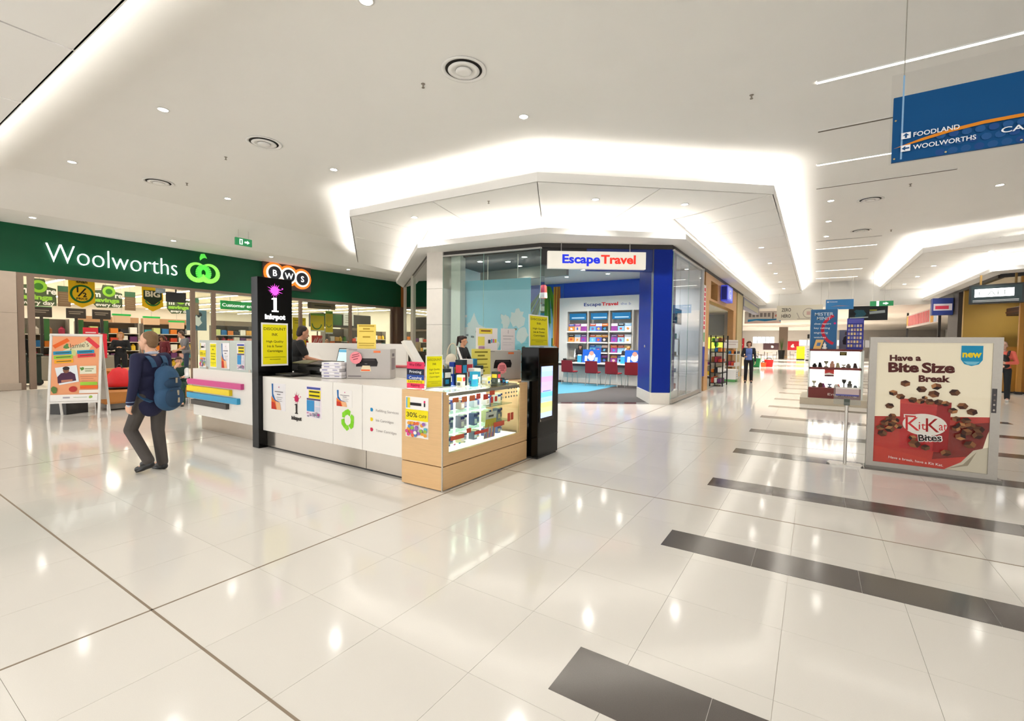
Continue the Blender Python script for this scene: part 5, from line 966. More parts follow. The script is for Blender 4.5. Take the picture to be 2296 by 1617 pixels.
# schoolboy with the backpack, walking away to the left
NAVY = '#17193c'
boy, J = person('schoolboy in a navy blazer and grey trousers walking away with a blue backpack', (-6.28, 2.2, 0), (-.93, -.37), 1.6,
    dict(hed=(0, .035, 1.615), elL=(-.25, -.05, 1.12), wrL=(-.25, .02, .87), elR=(.25, .02, 1.13), wrR=(.22, .16, .95), knL=(-.1, .2, .52), anL=(-.1, -.06, .16), toL=(-.11, .09, .045), knR=(.1, .02, .5), anR=(.11, -.03, .09), toR=(.13, .13, .035)),
    skin='#e0ae90', hair='#7d5f40', hs='crop', top=NAVY, bottom='#4a4440', vox=.009, loose=1.06, hem=.09, yaw=.32, collar='#b8bccb', curlL=.45,
    tpaint=[(P('#8fa4c4'), lambda c: .885 < c.z < .895 and (abs(c.x) > .19))])
for sx in (-1, 1):
    w_ = J['wrL'] if sx < 0 else J['wrR']; e_ = J['elL'] if sx < 0 else J['elR']; skin_obj('shirt_cuff', [('c', w_*.97+e_*.03, w_*1.05-e_*.05, .036, .034)], .009, P('#c4ccd8'), boy, 1)
BP = M('#264c6e', .75, grain=.1, scale=60); BPD = M('#1c3a56', .8, grain=.08, scale=60)
bag = [('e', (0.01, -.235, 1.08), (.15, .115, .24), None), ('e', (.01, -.25, .93), (.165, .125, .17), None), ('e', (.01, -.21, 1.2), (.13, .085, .12), None)]
bp_ = thing('backpack', boy.location, 'large blue backpack worn by the schoolboy', 'backpack', rz=boy.rotation_euler[2]); bp_.scale = boy.scale
skin_obj('bag_body', bag, .011, BP, bp_, 3)
skin_obj('front_pocket', [('e', (.01, -.335, .93), (.125, .06, .13), None)], .01, BPD, bp_, 2)
skin_obj('upper_pocket', [('e', (.01, -.315, 1.1), (.115, .05, .075), None)], .01, BPD, bp_, 2)
for sx in (-1, 1):
    pts = curve_pts((sx*.075, -.15, 1.3), (sx*.1, -.13, 1.5), (sx*.12, .1, 1.5), (sx*.135, .135, 1.25), 10)+curve_pts((sx*.135, .135, 1.25), (sx*.16, .12, 1.05), (sx*.19, -.02, .93), (sx*.13, -.16, .88), 8)[1:]
    b = B()
    for a, c in zip(pts[:-1], pts[1:]):
        d = (c-a).normalized(); s_ = V((1, 0, 0)); s_ = (s_-d*s_.dot(d)).normalized(); n = d.cross(s_); b.prism([a+s_*.03, a-s_*.03, c-s_*.03, c+s_*.03], n*.008, BP)
    b.build('shoulder_strap', bp_)
b = B(); b.tube(curve_pts((-.04, -.2, 1.3), (-.04, -.22, 1.37), (.04, -.22, 1.37), (.04, -.2, 1.3), 8), .009, BPD, 6); b.build('carry_handle', bp_)
for z, y in ((1.14, -.365), (.99, -.385), (.9, -.392)):
    b = B(); b.cyl((-.07, y+.02, z+.03), (.1, y+.02, z+.03), .005, M('#16222e', .5), 6); b.build('zip', bp_); b = B(); b.box((.0, y-.008, z-.03), (.02, y+.002, z+.03), M('#b0a08a', .5)); b.build('zip_pull', bp_)
b = B(); b.ell((.09, -.365, .95), (.018, .006, .024), M('#4a9ac8', .4), 1); b.build('badge', bp_)
# shop assistant in black, seen from behind
def logo(root, o_, u, v):
    s = Print(o_, u, v, lift=.0); splat(s, .0, .16, .028, P('#b8285e'), 3, 8); serif_i(s, 0, .05, .075, P('#e8e2d8')); s.text('inkspot', 0, .0, .028, '#e8e2d8', w=.12, al='c', bold=.05); return s.build('shirt_logo', root)
st, J = person('shop assistant in a black polo shirt bent over the laptop inside the kiosk', (-7.78, 4.86, 0), (.3, .95), 1.8,
    dict(che=(0, .04, 1.27), nek=(.0, .1, 1.45), hed=(.0, .16, 1.59), shL=(-.19, .06, 1.41), shR=(.19, .06, 1.41), elL=(-.26, .12, 1.14), elR=(.3, .14, 1.16), wrL=(-.16, .34, 1.08), wrR=(.3, .4, 1.1), hfL=(.6, .5, 0), hfR=(-.6, .5, 0)), skin='#c89072', hair='#2b1f1a', hs='crop', top='#131214', bottom='#1d1d22', sleeve='short', nod=.35, loose=1.12, vox=.011)
logo(st, (.02, -.118, 1.14), (1, 0, .0), (0, .13, 1))
# woman in blue coming down the corridor
person('woman in a blue blouse and dark open jacket walking towards the camera', (-2.24, 21.04, 0), (.12, -1), 1.68, dict(elR=(.25, .04, 1.13), wrR=(.16, .22, 1.1), knR=(.1, .06, .5)), skin='#d8a184', hair='#5a3420', hs='bob', top='#22252c', bottom='#17171c', vox=.013, nod=.25,
       tpaint=[(M('#5f78b8', .8), lambda c: c.y > .04 and abs(c.x) < .12)])
# man with a baby carrier at the right edge
mn, J = person('man in a coral jumper wearing a black baby carrier beside the poster stand', (4.46, 18.6, 0), (-.3, -1), 1.7, dict(elL=(-.27, .03, 1.13), wrL=(-.06, .27, 1.12), elR=(.27, .02, 1.13), wrR=(.06, .3, 1.05), hfL=(0, 0, 1), hfR=(0, 0, 1)), skin='#dcae98', hair='#8a7460', hs='crop', top='#e8705e', bottom='#1b2026', shoes='#d8d4cc', vox=.012)
q = thing('baby_carrier', mn.location, 'black baby carrier strapped to the chest of the man in coral', 'carrier', rz=mn.rotation_euler[2]); q.scale = mn.scale
skin_obj('pouch', [('e', (0, .16, 1.2), (.14, .1, .17), None), ('e', (0, .15, 1.05), (.15, .09, .1), None)], .012, BLACK, q)
for sx in (-1, 1): B().tube(curve_pts((sx*.1, .17, 1.32), (sx*.12, .12, 1.5), (sx*.13, -.1, 1.52), (sx*.12, -.15, 1.25), 8), .028, BLACK, 8).build('strap', q, True)
# woman at the shop window
person('woman with a ponytail in a black top with white sleeve stripes at the shop window', (-7.08, 8.75, 0), (1, .25), 1.66, dict(elL=(-.22, .1, 1.14), wrL=(-.1, .28, 1.16), elR=(.24, .08, 1.14), wrR=(.14, .27, 1.14), hfL=(0, 0, 1), hfR=(0, 0, 1)), skin='#cf9674', hair='#2a1714', hs='pony', top='#17171a', bottom='#2b2b30', vox=.011, nod=.15,
       tpaint=[(P('#e8e4e2'), lambda c: abs(c.x) > .19 and c.z > 1.0 and abs(c.y-.03-.45*(1.3-c.z)) < .03)])
q = thing('shoulder_bag', (-7.3, 8.6, .95), 'cream shoulder bag hanging at the side of the woman with the ponytail', 'bag', rz=.2); skin_obj('pouch', [('e', (0, 0, .13), (.16, .07, .15), None), ('e', (0, 0, .06), (.17, .08, .07), None)], .012, M('#d8cdb8', .7), q); B().tube(curve_pts((-.12, 0, .24), (-.1, .0, .62), (.16, .05, .62), (.12, 0, .24), 10), .014, M('#cfc2aa', .7), 6).build('strap', q)
# girl eating on the sofa, in school green
girl, J = person('schoolgirl in dark green sitting on the sofa and eating', (-12.15, 4.78, -.02), (.85, -.5), 1.48, dict(pel=(0, -.22, .56), che=(0, -.18, .86), nek=(0, -.17, 1.05), hed=(0, -.12, 1.2), shL=(-.16, -.17, 1.0), shR=(.16, -.17, 1.0), elL=(-.2, .0, .8), elR=(.2, .04, .82), wrL=(-.1, .16, .78), wrR=(.05, .06, 1.05), hpL=(-.09, -.2, .56), hpR=(.09, -.2, .56), knL=(-.12, .22, .58), knR=(.12, .22, .58), anL=(-.13, .26, .12), anR=(.13, .26, .12), toL=(-.14, .42, .05), toR=(.14, .42, .05), hfL=(1, 0, .2), hfR=(-1, .4, 0)), skin='#d8a688', hair='#3a241a', hs='bun', top='#14352c', bottom='#173a2e', shoes='#241a1a', sleeve='none', vox=.011, yaw=.3, nod=.15)
for s_ in 'LR': skin_obj('white_sleeve', [('c', J['sh'+s_], J['el'+s_], .058, .056), ('c', J['el'+s_], J['el'+s_]*.6+J['wr'+s_]*.4, .056, .05)], .011, P('#eae8e6'), girl)
B().tube(curve_pts((-.085, -.14, 1.2), (-.09, -.13, 1.33), (.09, -.13, 1.33), (.085, -.14, 1.2), 8), .012, P('#b8b4b8'), 6).build('hair_band', girl)
q = thing('snack', (-12.05, 4.7, .9), 'small bread roll held to the mouth of the girl on the sofa', 'food'); gm = Matrix.Translation(girl.location) @ Matrix.Rotation(girl.rotation_euler[2], 4, 'Z') @ Matrix.Scale(1.48/1.75, 4); q.location = gm @ V((.0, .03, 1.14)); B().ell((0, 0, 0), (.04, .035, .03), P('#d8b078'), 2).build('roll', q, True); B().ell((0, .0, .02), (.03, .025, .015), P('#b8803e'), 1).build('crust', q, True)
# people in and before the supermarket
person('man in a grey T-shirt and jeans leaning over a trolley, seen from behind', (-20.1, 8.2, 0), (-.35, -.93), 1.84, dict(che=(0, .05, 1.27), nek=(0, .1, 1.46), hed=(0, .16, 1.6), wrL=(-.2, .3, 1.02), wrR=(.2, .3, 1.02), elL=(-.25, .08, 1.14), elR=(.25, .08, 1.14)), skin='#d0987a', hair='#4a3628', hs='crop', top='#7d7b80', bottom='#35435a', sleeve='short', vox=.014, loose=1.2, nod=.4)
person('fair haired woman in black with folded hands near the checkouts', (-20.3, 6.25, 0), (.9, -.45), 1.74, dict(elL=(-.25, .05, 1.13), wrL=(-.06, .22, 1.2), elR=(.25, .05, 1.13), wrR=(.06, .22, 1.2)), skin='#d8a07c', hair='#b8834a', hs='long', top='#18181b', bottom='#131316', vox=.014)
person('dark dressed shopper bending forward behind the A-frame board', (-20.6, 5.62, 0), (.5, .85), 1.78, dict(che=(0, .08, 1.25), nek=(0, .18, 1.42), hed=(0, .25, 1.53), shL=(-.18, .14, 1.37), shR=(.18, .14, 1.37)), skin='#c89070', hair='#2a1c16', hs='long', top='#241c1c', bottom='#1a1718', vox=.015, nod=.4)
person('dark haired woman in a sleeveless grey top behind the schoolboy', (-21.3, 7.4, 0), (-.5, .85), 1.74, dict(elR=(.24, .03, 1.14), wrR=(.22, .18, 1.0)), skin='#d8a68a', hair='#181214', hs='long', top='#8f9898', bottom='#3a3028', sleeve='none', vox=.014)
person('shopper in a black coat half hidden by the stone pillar', (-20.2, 3.72, 0), (-.9, .3), 1.74, {}, skin='#b88468', hair='#1a1412', hs='bob', top='#141416', bottom='#18181a', vox=.015)
person('person in maroon with bent head among the shelves left of the man in grey', (-22.3, 8.3, 0), (.3, -.95), 1.7, dict(hed=(0, .1, 1.58)), skin='#c08a6c', hair='#4a2a1c', hs='long', top='#6a1f2c', bottom='#2a2426', vox=.016, nod=.5)
person('dark haired shopper in a grey green top by the produce stands', (-20.4, 14.5, 0), (.95, -.3), 1.62, {}, skin='#c08a68', hair='#1c1512', hs='crop', top='#7a8474', bottom='#2c2a28', vox=.016, nod=.2)
# consultants behind the travel desk
person('travel consultant with black hair in black and white, bent over the desk at left', (-7.75, 16.9, 0), (.35, -.93), 1.55, dict(hed=(0, .1, 1.55), nek=(0, .05, 1.43), elL=(-.24, .05, 1.12), wrL=(-.12, .26, 1.0), elR=(.24, .05, 1.12), wrR=(.12, .26, 1.0)), skin='#c8937a', hair='#151112', hs='bob', top='#1c1b1f', bottom='#17171a', vox=.014, nod=.4, tpaint=[(P('#e4e2e0'), lambda c: c.x > .21 or c.x < -.21)])
person('travel consultant in a black top bending low behind the desk near the blue pillar', (-5.85, 16.9, 0), (.5, -.85), 1.5, dict(che=(0, .06, 1.25), nek=(0, .14, 1.42), hed=(0, .22, 1.52), wrL=(-.15, .3, 1.0), wrR=(.15, .3, 1.0), elL=(-.25, .1, 1.12), elR=(.25, .1, 1.12)), skin='#c8937a', hair='#c08a4a', hs='short', top='#1a191c', bottom='#17171a', vox=.014, nod=.5)

# ================================================================ CORRIDOR
def sign_print(s, w_, h, a):
    pass
# hanging direction sign
t, s = board('hanging_direction_sign', (.58, 6.0, 3.33), (1, 0, 0), 2.6, .63, .03, '#0b4f86', 'large blue direction sign hanging from the ceiling at the top right', 'sign', mat=M('#075089', .5, 0, .02, 3, spec=.2))
HX = '#2a5f96'
for j in range(3):
    for i in range(18): s.disc(.36+.09*i+(.045 if j % 2 else 0), .03+.075*j, .036, '#1b5590' if (i+j) % 3 else '#16498a', n=10, ry=.032)
s.poly([(.01, .126), (.22, .185), (.43, .226), (.65, .247), (.9, .25), (1.4, .22), (2.5, .1), (2.5, .07), (1.4, .19), (.9, .22), (.65, .217), (.43, .195), (.22, .158)], '#e08a1a')
Wt = M('#f2f4fa', .4)
for y, tx, ar in ((.205, 'FOODLAND', 0), (.083, 'WOOLWORTHS', 1)):
    s.rect(.066, y, .072, .06, Wt); c_ = '#0d4c80'
    if ar == 0: s.poly([(.102, y+.054), (.076, y+.03), (.094, y+.03), (.094, y+.008), (.11, y+.008), (.11, y+.03), (.128, y+.03)], c_)
    else: s.poly([(.072, y+.03), (.1, y+.052), (.1, y+.037), (.13, y+.037), (.13, y+.023), (.1, y+.023), (.1, y+.008)], c_)
    s.text(tx, .158, y+.006, .044, Wt, w=.33 if ar == 0 else .445, bold=.015)
s.text('CAFE', .765, .105, .05, Wt, w=.25, bold=.015); s.build('print', t)
B().box((-.02, -.004, -.02), (2.64, .006, .85), glass_mat('#fcfcfc', .25, .0)).build('clear_panel', t)
for x, z in ((.02, .4), (.02, .03), (.4, .02), (.9, .02)): B().ell((x, -.012, z), (.01, .006, .01), M('#c8b88a', .3, .8), 1).build('fixing', t)
B().box((.066, -.003, .02), (.08, -.001, .83), M('#8fb8dc', .3, 0)).build('painted_glint', t)  # pale strip painted in place of a highlight on the clear panel
for x in (.075, 2.5): B().cyl((x, .015, .83), (x, .015, 1.87), .005, ALU, 6).build('hanging_wire', t)
# light box poster of chocolate bites
KY = 7.28
t = thing('poster_stand', (1.15, KY, 0), 'tall silver framed light box poster of a red chocolate bag standing on the floor', 'poster stand'); o = t.location.copy()
B(o).box((.57, KY, .03), (1.74, KY+.1, 1.62), M('#8d8880', .4, .5)).build('case', t)
for a_, b_ in (((.57, KY-.02, .03), (.64, KY, 1.62)), ((1.66, KY-.02, .03), (1.74, KY, 1.62)), ((.64, KY-.02, 1.555), (1.66, KY, 1.62)), ((.64, KY-.02, .03), (1.66, KY, .085))): B(o).box(a_, b_, M('#a29c93', .35, .6)).build('frame', t)
B(o).box((.568, KY-.03, 0), (1.78, KY+.13, .03), M('#7d7870', .35, .7)).build('base', t); B(o).box((1.665, KY-.026, .78), (1.705, KY-.02, 1.05), M('#2a1f1e', .3)).build('switch_panel', t)
for z in (.98, .92, .87, .81): B(o).ell((1.685, KY-.028, z), (.01, .004, .012), M('#c8bdb4' if z < .9 else '#7a6a64', .3), 1).build('button', t)
s = Print((.64, KY-.002, .085), (1, 0, 0), org=o); w_, h = 1.02, 1.47
s.rect(0, 0, w_, h, M('#cfc3ae', .5, emit=.25)); s.poly([(0, 0), (.66, 0), (.78, .06), (.96, .3), (w_*.97, .38), (w_, .48), (w_, .64), (0, .56)], '#c8342a'); s.poly([(.55, .1), (.96, .2), (w_, .5), (w_, .58), (.6, .5)], '#8a231e'); s.poly([(0, 0), (.62, 0), (.5, .1), (0, .2)], '#d03a2c')
s.poly([(w_, 0), (.66, 0), (.8, .1), (.9, .25), (w_, .3)], '#ddd3c4'); s.poly([(.66, 0), (.82, .08), (.93, .24), (.86, .07)], '#a89a88')
s.poly([(.25, .2), (.68, .19), (.7, .78), (.24, .8)], '#c8262a'); s.poly([(.24, .8), (.7, .78), (.7, .72), (.24, .74)], '#d84a44'); s.poly([(.55, .2), (.68, .19), (.7, .78), (.58, .78)], '#a01c20')
s.disc(.47, .5, .2, '#f2ece6', ry=.13, n=32); s.rect(.28, .57, .12, .04, '#f2ece6', .05); s.lines(.29, .58, .1, 1, .02, .02, '#c8262a')
for tx, x, hh, ww, y in (('K', .3, .17, .13, .42), ('it', .42, .1, .065, .44), ('K', .485, .17, .12, .42), ('at', .6, .1, .07, .45)): s.text(tx, x, y, hh, '#d0242a', w=ww, bold=0, a=.03)
s.text('Bites', .42, .3, .09, '#f0ece6', w=.22, bold=.07, a=.12); s.text('Bites', .425, .302, .08, '#2a1a16', w=.205, bold=.02, a=.12)
TXC = '#54211c'
for tx, x, y, hh, ww in (('Have a', .125, 1.25, .07, .29), ('Bite', .115, 1.115, .115, .285), ('Size', .425, 1.12, .115, .29), ('Break', .4, 1.01, .075, .28)): s.text(tx, x, y, hh, TXC, w=ww, bold=.045, a=.03)
s.text('Have a break, have a Kit Kat.', .15, .06, .03, '#f0dcd4', w=.5, bold=.01, a=-.06)
s.poly([(.76, 1.44), (.94, 1.44), (.94, 1.28), (.91, 1.23), (.85, 1.21), (.79, 1.23), (.76, 1.28)], '#1590bc'); s.poly([(.78, 1.26), (.92, 1.26), (.88, 1.225), (.82, 1.225)], '#7ac4dc'); s.text('new', .77, 1.31, .075, '#f4d410', w=.16, bold=.04)
def choc(x, y, r, a, sd=0):
    pts = [(x+r*math.cos(a+1.0472*k), y+r*.8*math.sin(a+1.0472*k)) for k in range(6)]; cc = (x, y)
    cs = [('#4a2a1c', '#6b4229', '#8a5a38'), ('#3a2118', '#5a3622', '#6f4a30'), ('#2f1c15', '#7a4a30', '#b07a4c')][sd % 3]
    for k in range(3): s.poly([cc, pts[2*k], pts[2*k+1], pts[(2*k+2) % 6]], cs[k])
cps = [(.28, .98, .05), (.43, .92, .05), (.56, .96, .05), (.54, .87, .055), (.72, .9, .05), (.17, .86, .045), (.24, .82, .045), (.14, .7, .045), (.46, .82, .03), (.79, .75, .05), (.87, .69, .05), (.71, .69, .045), (.17, .58, .04), (.14, .54, .04), (.2, .53, .04), (.1, .49, .045), (.17, .48, .045), (.23, .46, .04), (.06, .43, .045), (.08, .36, .05), (.15, .42, .05), (.74, .6, .04), (.82, .59, .045), (.78, .53, .045), (.86, .53, .05), (.93, .5, .05), (.74, .49, .04), (.83, .46, .05), (.92, .43, .05), (.78, .4, .05), (.86, .32, .055), (.35, .79, .045), (.42, .78, .04), (.5, .78, .045), (.58, .78, .045), (.64, .77, .04), (.38, .27, .06), (.48, .24, .045), (.36, .34, .04), (.66, .2, .05)]
for k, (x, y, r) in enumerate(cps): choc(x, y, r, .5+k*1.7, k)
s.build('poster_print', t); B(o).box((.64, KY-.009, .085), (1.66, KY-.006, 1.555), glass_mat('#fbfbf8', .35, .015)).build('glass_cover', t)
# small brochure stand in front of the red cabinet
t = thing('leaflet_stand', (.355, 7.23, 0), 'chrome post leaflet stand with a clear holder left of the poster stand', 'stand'); SV = M('#c8c3bb', .3, .7)
B().slab([(-.16, -.1), (.16, -.1), (.19, .0), (.16, .1), (-.16, .1), (-.19, 0)], 0, .02, SV).build('base_plate', t); B().cyl((0, 0, .02), (0, 0, .8), .018, SV, 12).build('post', t)
B().prism([(-.14, -.03, .77), (.14, -.03, .77), (.14, .04, 1.0), (-.14, .04, 1.0)], (0, .012, 0), glass_mat('#eef0f0', .5, .12)).build('clear_holder', t)
s = Print((-.12, -.026, .8), (1, 0, 0), (0, .3, 1)); s.rect(0, .1, .24, .08, '#c4aeac'); s.rect(0, .08, .24, .02, '#5a5a96'); s.rect(0, .17, .24, .02, '#dcd4cc'); s.build('leaflet', t); B().box((-.03, -.02, .76), (.03, .02, .84), M('#3a4438', .4)).build('clip', t)
# red key and shoe repair cabinet
CO = V((.42, 15, 0)); RD = M('#6f1c14', .4, 0, .06, 8); t = thing('repair_cabinet', CO, 'dark red lit display cabinet in the corridor with watches and trophies', 'cabinet')
B(CO).box((-.3, 14.25, 0), (1.7, 16.2, .17), M('#b9ad98', .4)).build('plinth', t); B(CO).box((-.12, 14.4, .17), (.98, 14.46, .44), RD).build('base_panel', t)
s = Print((-.12, 14.399, .17), (1, 0, 0), org=CO); s.text('Engraving', .42, .08, .06, '#e8dcd4', w=.6); s.build('lettering', t)
for z in (.93, 1.4): B(CO).box((-.12, 14.4, z-.025), (.98, 16.0, z+.03), RD).build('shelf', t)
for x in (-.11, .97): B(CO).box((x-.012, 14.4, .44), (x+.012, 14.44, 1.4), M('#cfd8d0', .2)).build('glass_post', t)
B(CO).box((-.1, 14.46, .17), (.96, 16.0, .44), RD).build('base', t); B(CO).box((-.1, 14.85, .44), (.96, 14.9, 1.38), M('#fffef2', .4, emit=1.5)).build('lit_back', t)
B(CO).box((.98, 14.4, .17), (1.02, 16.0, 1.4), M('#d8dcd6', .3)).build('side_glass', t); B(CO).box((-.14, 14.4, .17), (-.125, 16, 1.4), M('#cfd4cc', .3)).build('side_glass', t)
items = [(.0, .955, '#2a2826', .1), (.12, .955, '#1d1b1a', .12), (.25, .955, '#a8a48a', .16), (.38, .955, '#d8a48a', .17), (.5, .955, '#b8b088', .12), (.62, .955, '#d8d4c4', .08), (.72, .955, '#8a7a70', .11), (.86, .955, '#4a3a38', .12), (.0, .46, '#c8c4a8', .16), (.14, .46, '#6a4a3a', .12), (.2, .46, '#8a4a7a', .1), (.34, .46, '#7a86a0', .09), (.48, .46, '#e8e0d4', .1), (.52, .46, '#e85a3a', .09), (.64, .46, '#3a3a36', .22), (.76, .46, '#5a5a52', .2), (.88, .46, '#3a4a50', .08)]
for k, (x, z, c_, h) in enumerate(items):
    z0 = .961 if z > .9 else .441
    q = thing('trophy' if k % 3 == 2 else 'gift_item', (x, 14.58, z0), 'small %s item, number %d from the left on the %s shelf of the red cabinet' % (['dark', 'black', 'tan', 'pinkish', 'olive', 'white', 'brown', 'plum', 'cream', 'walnut', 'purple', 'slate', 'ivory', 'orange', 'charcoal', 'grey', 'teal'][k], k+1 if k < 8 else k-7, 'upper' if k < 8 else 'lower'), 'trophy' if k % 3 == 2 else 'ornament')
    if k % 3 == 2: B().lathe([(.04, 0), (.04, .02), (.012, .03), (.012, h*.5), (.045, h*.75), (.05, h)], P(c_), 10).build('cup', q, True); B().box((-.045, -.045, 0), (.045, .045, .015), P('#3a2a20')).build('foot', q)
    elif k % 3 == 0: B().box((-.05, -.03, 0), (.05, .03, h*.6), P(c_), .008).build('case', q); B().ell((0, 0, h*.75), (.04, .03, h*.25), P(c_), 1).build('top_piece', q)
    else: B().prism([(-.05, -.03, 0), (.05, -.03, 0), (.02, .03, h), (-.03, .03, h)], (0, .02, 0), P(c_)).build('plaque', q)
q, s = board('hanging_pennant', (.22, 14.42, .73), (1, 0, 0), .2, .2, .01, '#c8403c', 'small red pennant hanging in the lower part of the red cabinet', 'pennant'); s.rect(0, 0, .2, .07, '#5a2a30'); s.poly([(0, .07), (.1, .1), (.2, .06), (.2, .04), (0, .04)], '#f0e8e0'); s.build('print', q)
q, s = board('small_notice', (.52, 14.395, 1.27), (1, 0, 0), .15, .1, .006, '#4a4020', 'small dark brass notice under the top edge of the red cabinet', 'sign'); s.lines(.02, .06, .11, 2, .03, .01, '#b09a50'); s.build('print', q)
q, s = board('service_board', (-.12, 14.5, 1.43), (1, 0, 0), .57, 1.02, .04, '#0d5f96', 'tall blue service board with a red arc on top of the red cabinet', 'signboard', mat=M('#0d5f96', .4, 0, .04, 3)); s.ring(.66, .5, .36, .43, '#c8203a', 2.0, 4.3, 20); s.text('MISTER', .285, .86, .085, '#cfe0ec', w=.4, al='c', bold=.01); s.text('MINIT', .285, .75, .085, '#cfe0ec', w=.3, al='c', bold=.01)
for tx, y, ww in (('shoe repairs', .63, .36), ('key cutting', .52, .34), ('engraving', .4, .3), ('watches', .28, .26)): s.text(tx, .08, y, .05, '#dfe8f0', w=ww, bold=.01)
s.disc(.52, .66, .025, '#e02a8a', n=10); s.build('print', q); B().box((-.012, -.01, -.005), (.0, .045, 1.03), ALU).build('frame', q); B().box((.57, -.01, -.005), (.582, .045, 1.03), ALU).build('frame', q)
q, s = board('counter_leaflet', (-.05, 14.42, 1.43), (1, 0, 0), .17, .25, .005, '#e8b870', 'orange leaflet in front of the blue service board', 'paper sign', v=(.25, .1, 1)); s.rect(.05, .08, .08, .09, '#5a7aa8'); s.build('print', q)
q = thing('white_figurine', (.2, 14.44, 1.43), 'small white ornament beside the orange leaflet', 'ornament'); B().lathe([(.05, 0), (.06, .03), (.03, .07), (.045, .11), (.01, .15)], P('#ece6e4'), 12).build('body', q, True); B().ell((0, 0, .16), (.02, .02, .02), P('#d8c0b8'), 1).build('head', q)
q, s = board('photo_board', (.52, 14.95, 1.43), (1, 0, 0), .3, .5, .02, '#8a8c98', 'grey photo board behind the blue service board', 'poster'); s.blob(.16, .22, .13, '#3a3438', 14, .4, 4); s.blob(.17, .42, .07, '#6a5a58', 10, .3, 5); s.build('print', q)
q, s = board('key_rack', (.66, 14.55, 1.43), (1, 0, 0), .34, .78, .05, '#3a3f9a', 'purple key rack with rows of keys on the red cabinet', 'rack'); s.rect(.02, .66, .3, .1, '#5a5ab0'); R_ = random.Random(6)
for j in range(6):
    for i in range(5): s.rect(.02+.06*i, .06+.1*j, .042, .065, ['#e0d2a0', '#d8c8b8', '#e8c88a', '#c8a8a0', '#8a8ac0'][(i*2+j) % 5])
tag(s.build('keys', q), kind='stuff')
# pharmacy front on the left side of the corridor
WOODF = M('#c2935c', .45, 0, .12, 4, kind='wood')
struct(B().box((-3.25, 16.1, 0), (-3.02, 16.75, 3.86), WOODF).build('trim_16')); struct(B().box((-3.25, 22.3, 0), (-3.02, 23.1, 3.86), WOODF).build('trim_17'))
p = struct(thing('trim_18', (-3, 19, 3), 'wooden header over the pharmacy entrance', 'header')); o = p.location.copy()
for a_, b_ in (((-3.25, 16.75, 3.0), (-3.02, 17.0, 3.86)), ((-3.25, 17.0, 3.68), (-3.02, 18.3, 3.86)), ((-3.25, 17.0, 3.0), (-3.02, 18.3, 3.08)), ((-3.25, 18.3, 3.0), (-3.02, 22.3, 3.86)), ((-3.6, 17.0, 3.08), (-3.56, 18.3, 3.68))): B(o).box(a_, b_, WOODF).build('board', p)
q = thing('logo_box', (-2.9, 19.55, 3.15), 'blue cube sign with a pale letter on the wooden pharmacy header', 'sign'); B().box((-.1, -.7, 0), (.12, .65, .58), M('#3a44c4', .4, emit=.25), .01).build('box', q); s = Print((.121, -.6, .05), (0, 1, 0)); s.rect(.05, .02, 1.05, .45, M('#7a86dc', .4, emit=.25)); s.text('G', .35, .08, .33, '#e4e8f8', w=.45, bold=.02); s.build('print', q); s = Print((-.1, -.701, 0), (1, 0, 0)); s.rect(.02, .05, .18, .48, '#2a349a'); s.build('side_print', q)
q, s = board('vertical_banner', (-2.99, 15.66, .5), (0, 1, 0), .36, 2.9, .03, '#efe8e6', 'narrow white banner with red letters and a blue foot beside the side window', 'banner'); s.rect(0, 0, .36, .95, '#2a3a9a')
for k in range(9): s.rect(.08, 1.5+.15*k, .2, .11, '#d8304a')
s.rect(.08, 1.1, .2, .3, '#6aa06a'); s.build('print', q)
struct(B().box((-9, 23.1, 0), (-3.1, 23.2, 3.9), M('#e6e0d4', .6)).build('wall_side_2')); struct(B().box((-9.1, 17.65, 0), (-9, 33, 3.9), M('#e4ded2', .6)).build('wall_shop')); struct(B().slab([(-4.84, 15.95), (-3.25, 15.95), (-3.25, 23.1), (-9, 23.1), (-9, 17.65), (-4.84, 17.65)], 2.97, 3.02, M('#efe9dd', .6)).build('ceiling_6')); struct(B().slab([(-4.84, 15.92), (-3.02, 15.92), (-3.02, 33), (-9, 33), (-9, 17.65), (-4.84, 17.65)], 0, .006, M('#8d8a86', .3)).build('floor_4'))
struct(B().box((-9, 23.2, 3.86), (-3.02, 33, 3.97), M('#e6e0d6', .7)).build('ceiling_7'))
q, s = board('bird_photo', (-7.5, 23.07, 1.95), (1, 0, 0), 4.0, .95, .03, '#b4b8b4', 'wide grey photo of a bird on the wall above the pharmacy shelves', 'picture'); s.blob(1.2, .5, .3, '#8a8480', 16, .4, 5); s.rect(1.4, .45, 1.8, .06, '#8f938f', .08); s.build('print', q)
q, s = board('green_light_panel', (-7.5, 23.07, 1.35), (1, 0, 0), 4.0, .5, .03, '#d8dc4a', 'yellow green lit panel with leaves above the pharmacy shelves', 'panel', mat=M('#dce04a', .4, emit=.8))
for k in range(7): s.blob(.4+.55*k, .2, .16, M('#5a9a3a', .4, emit=.3), 10, .5, k, 1.2)
s.build('print', q)
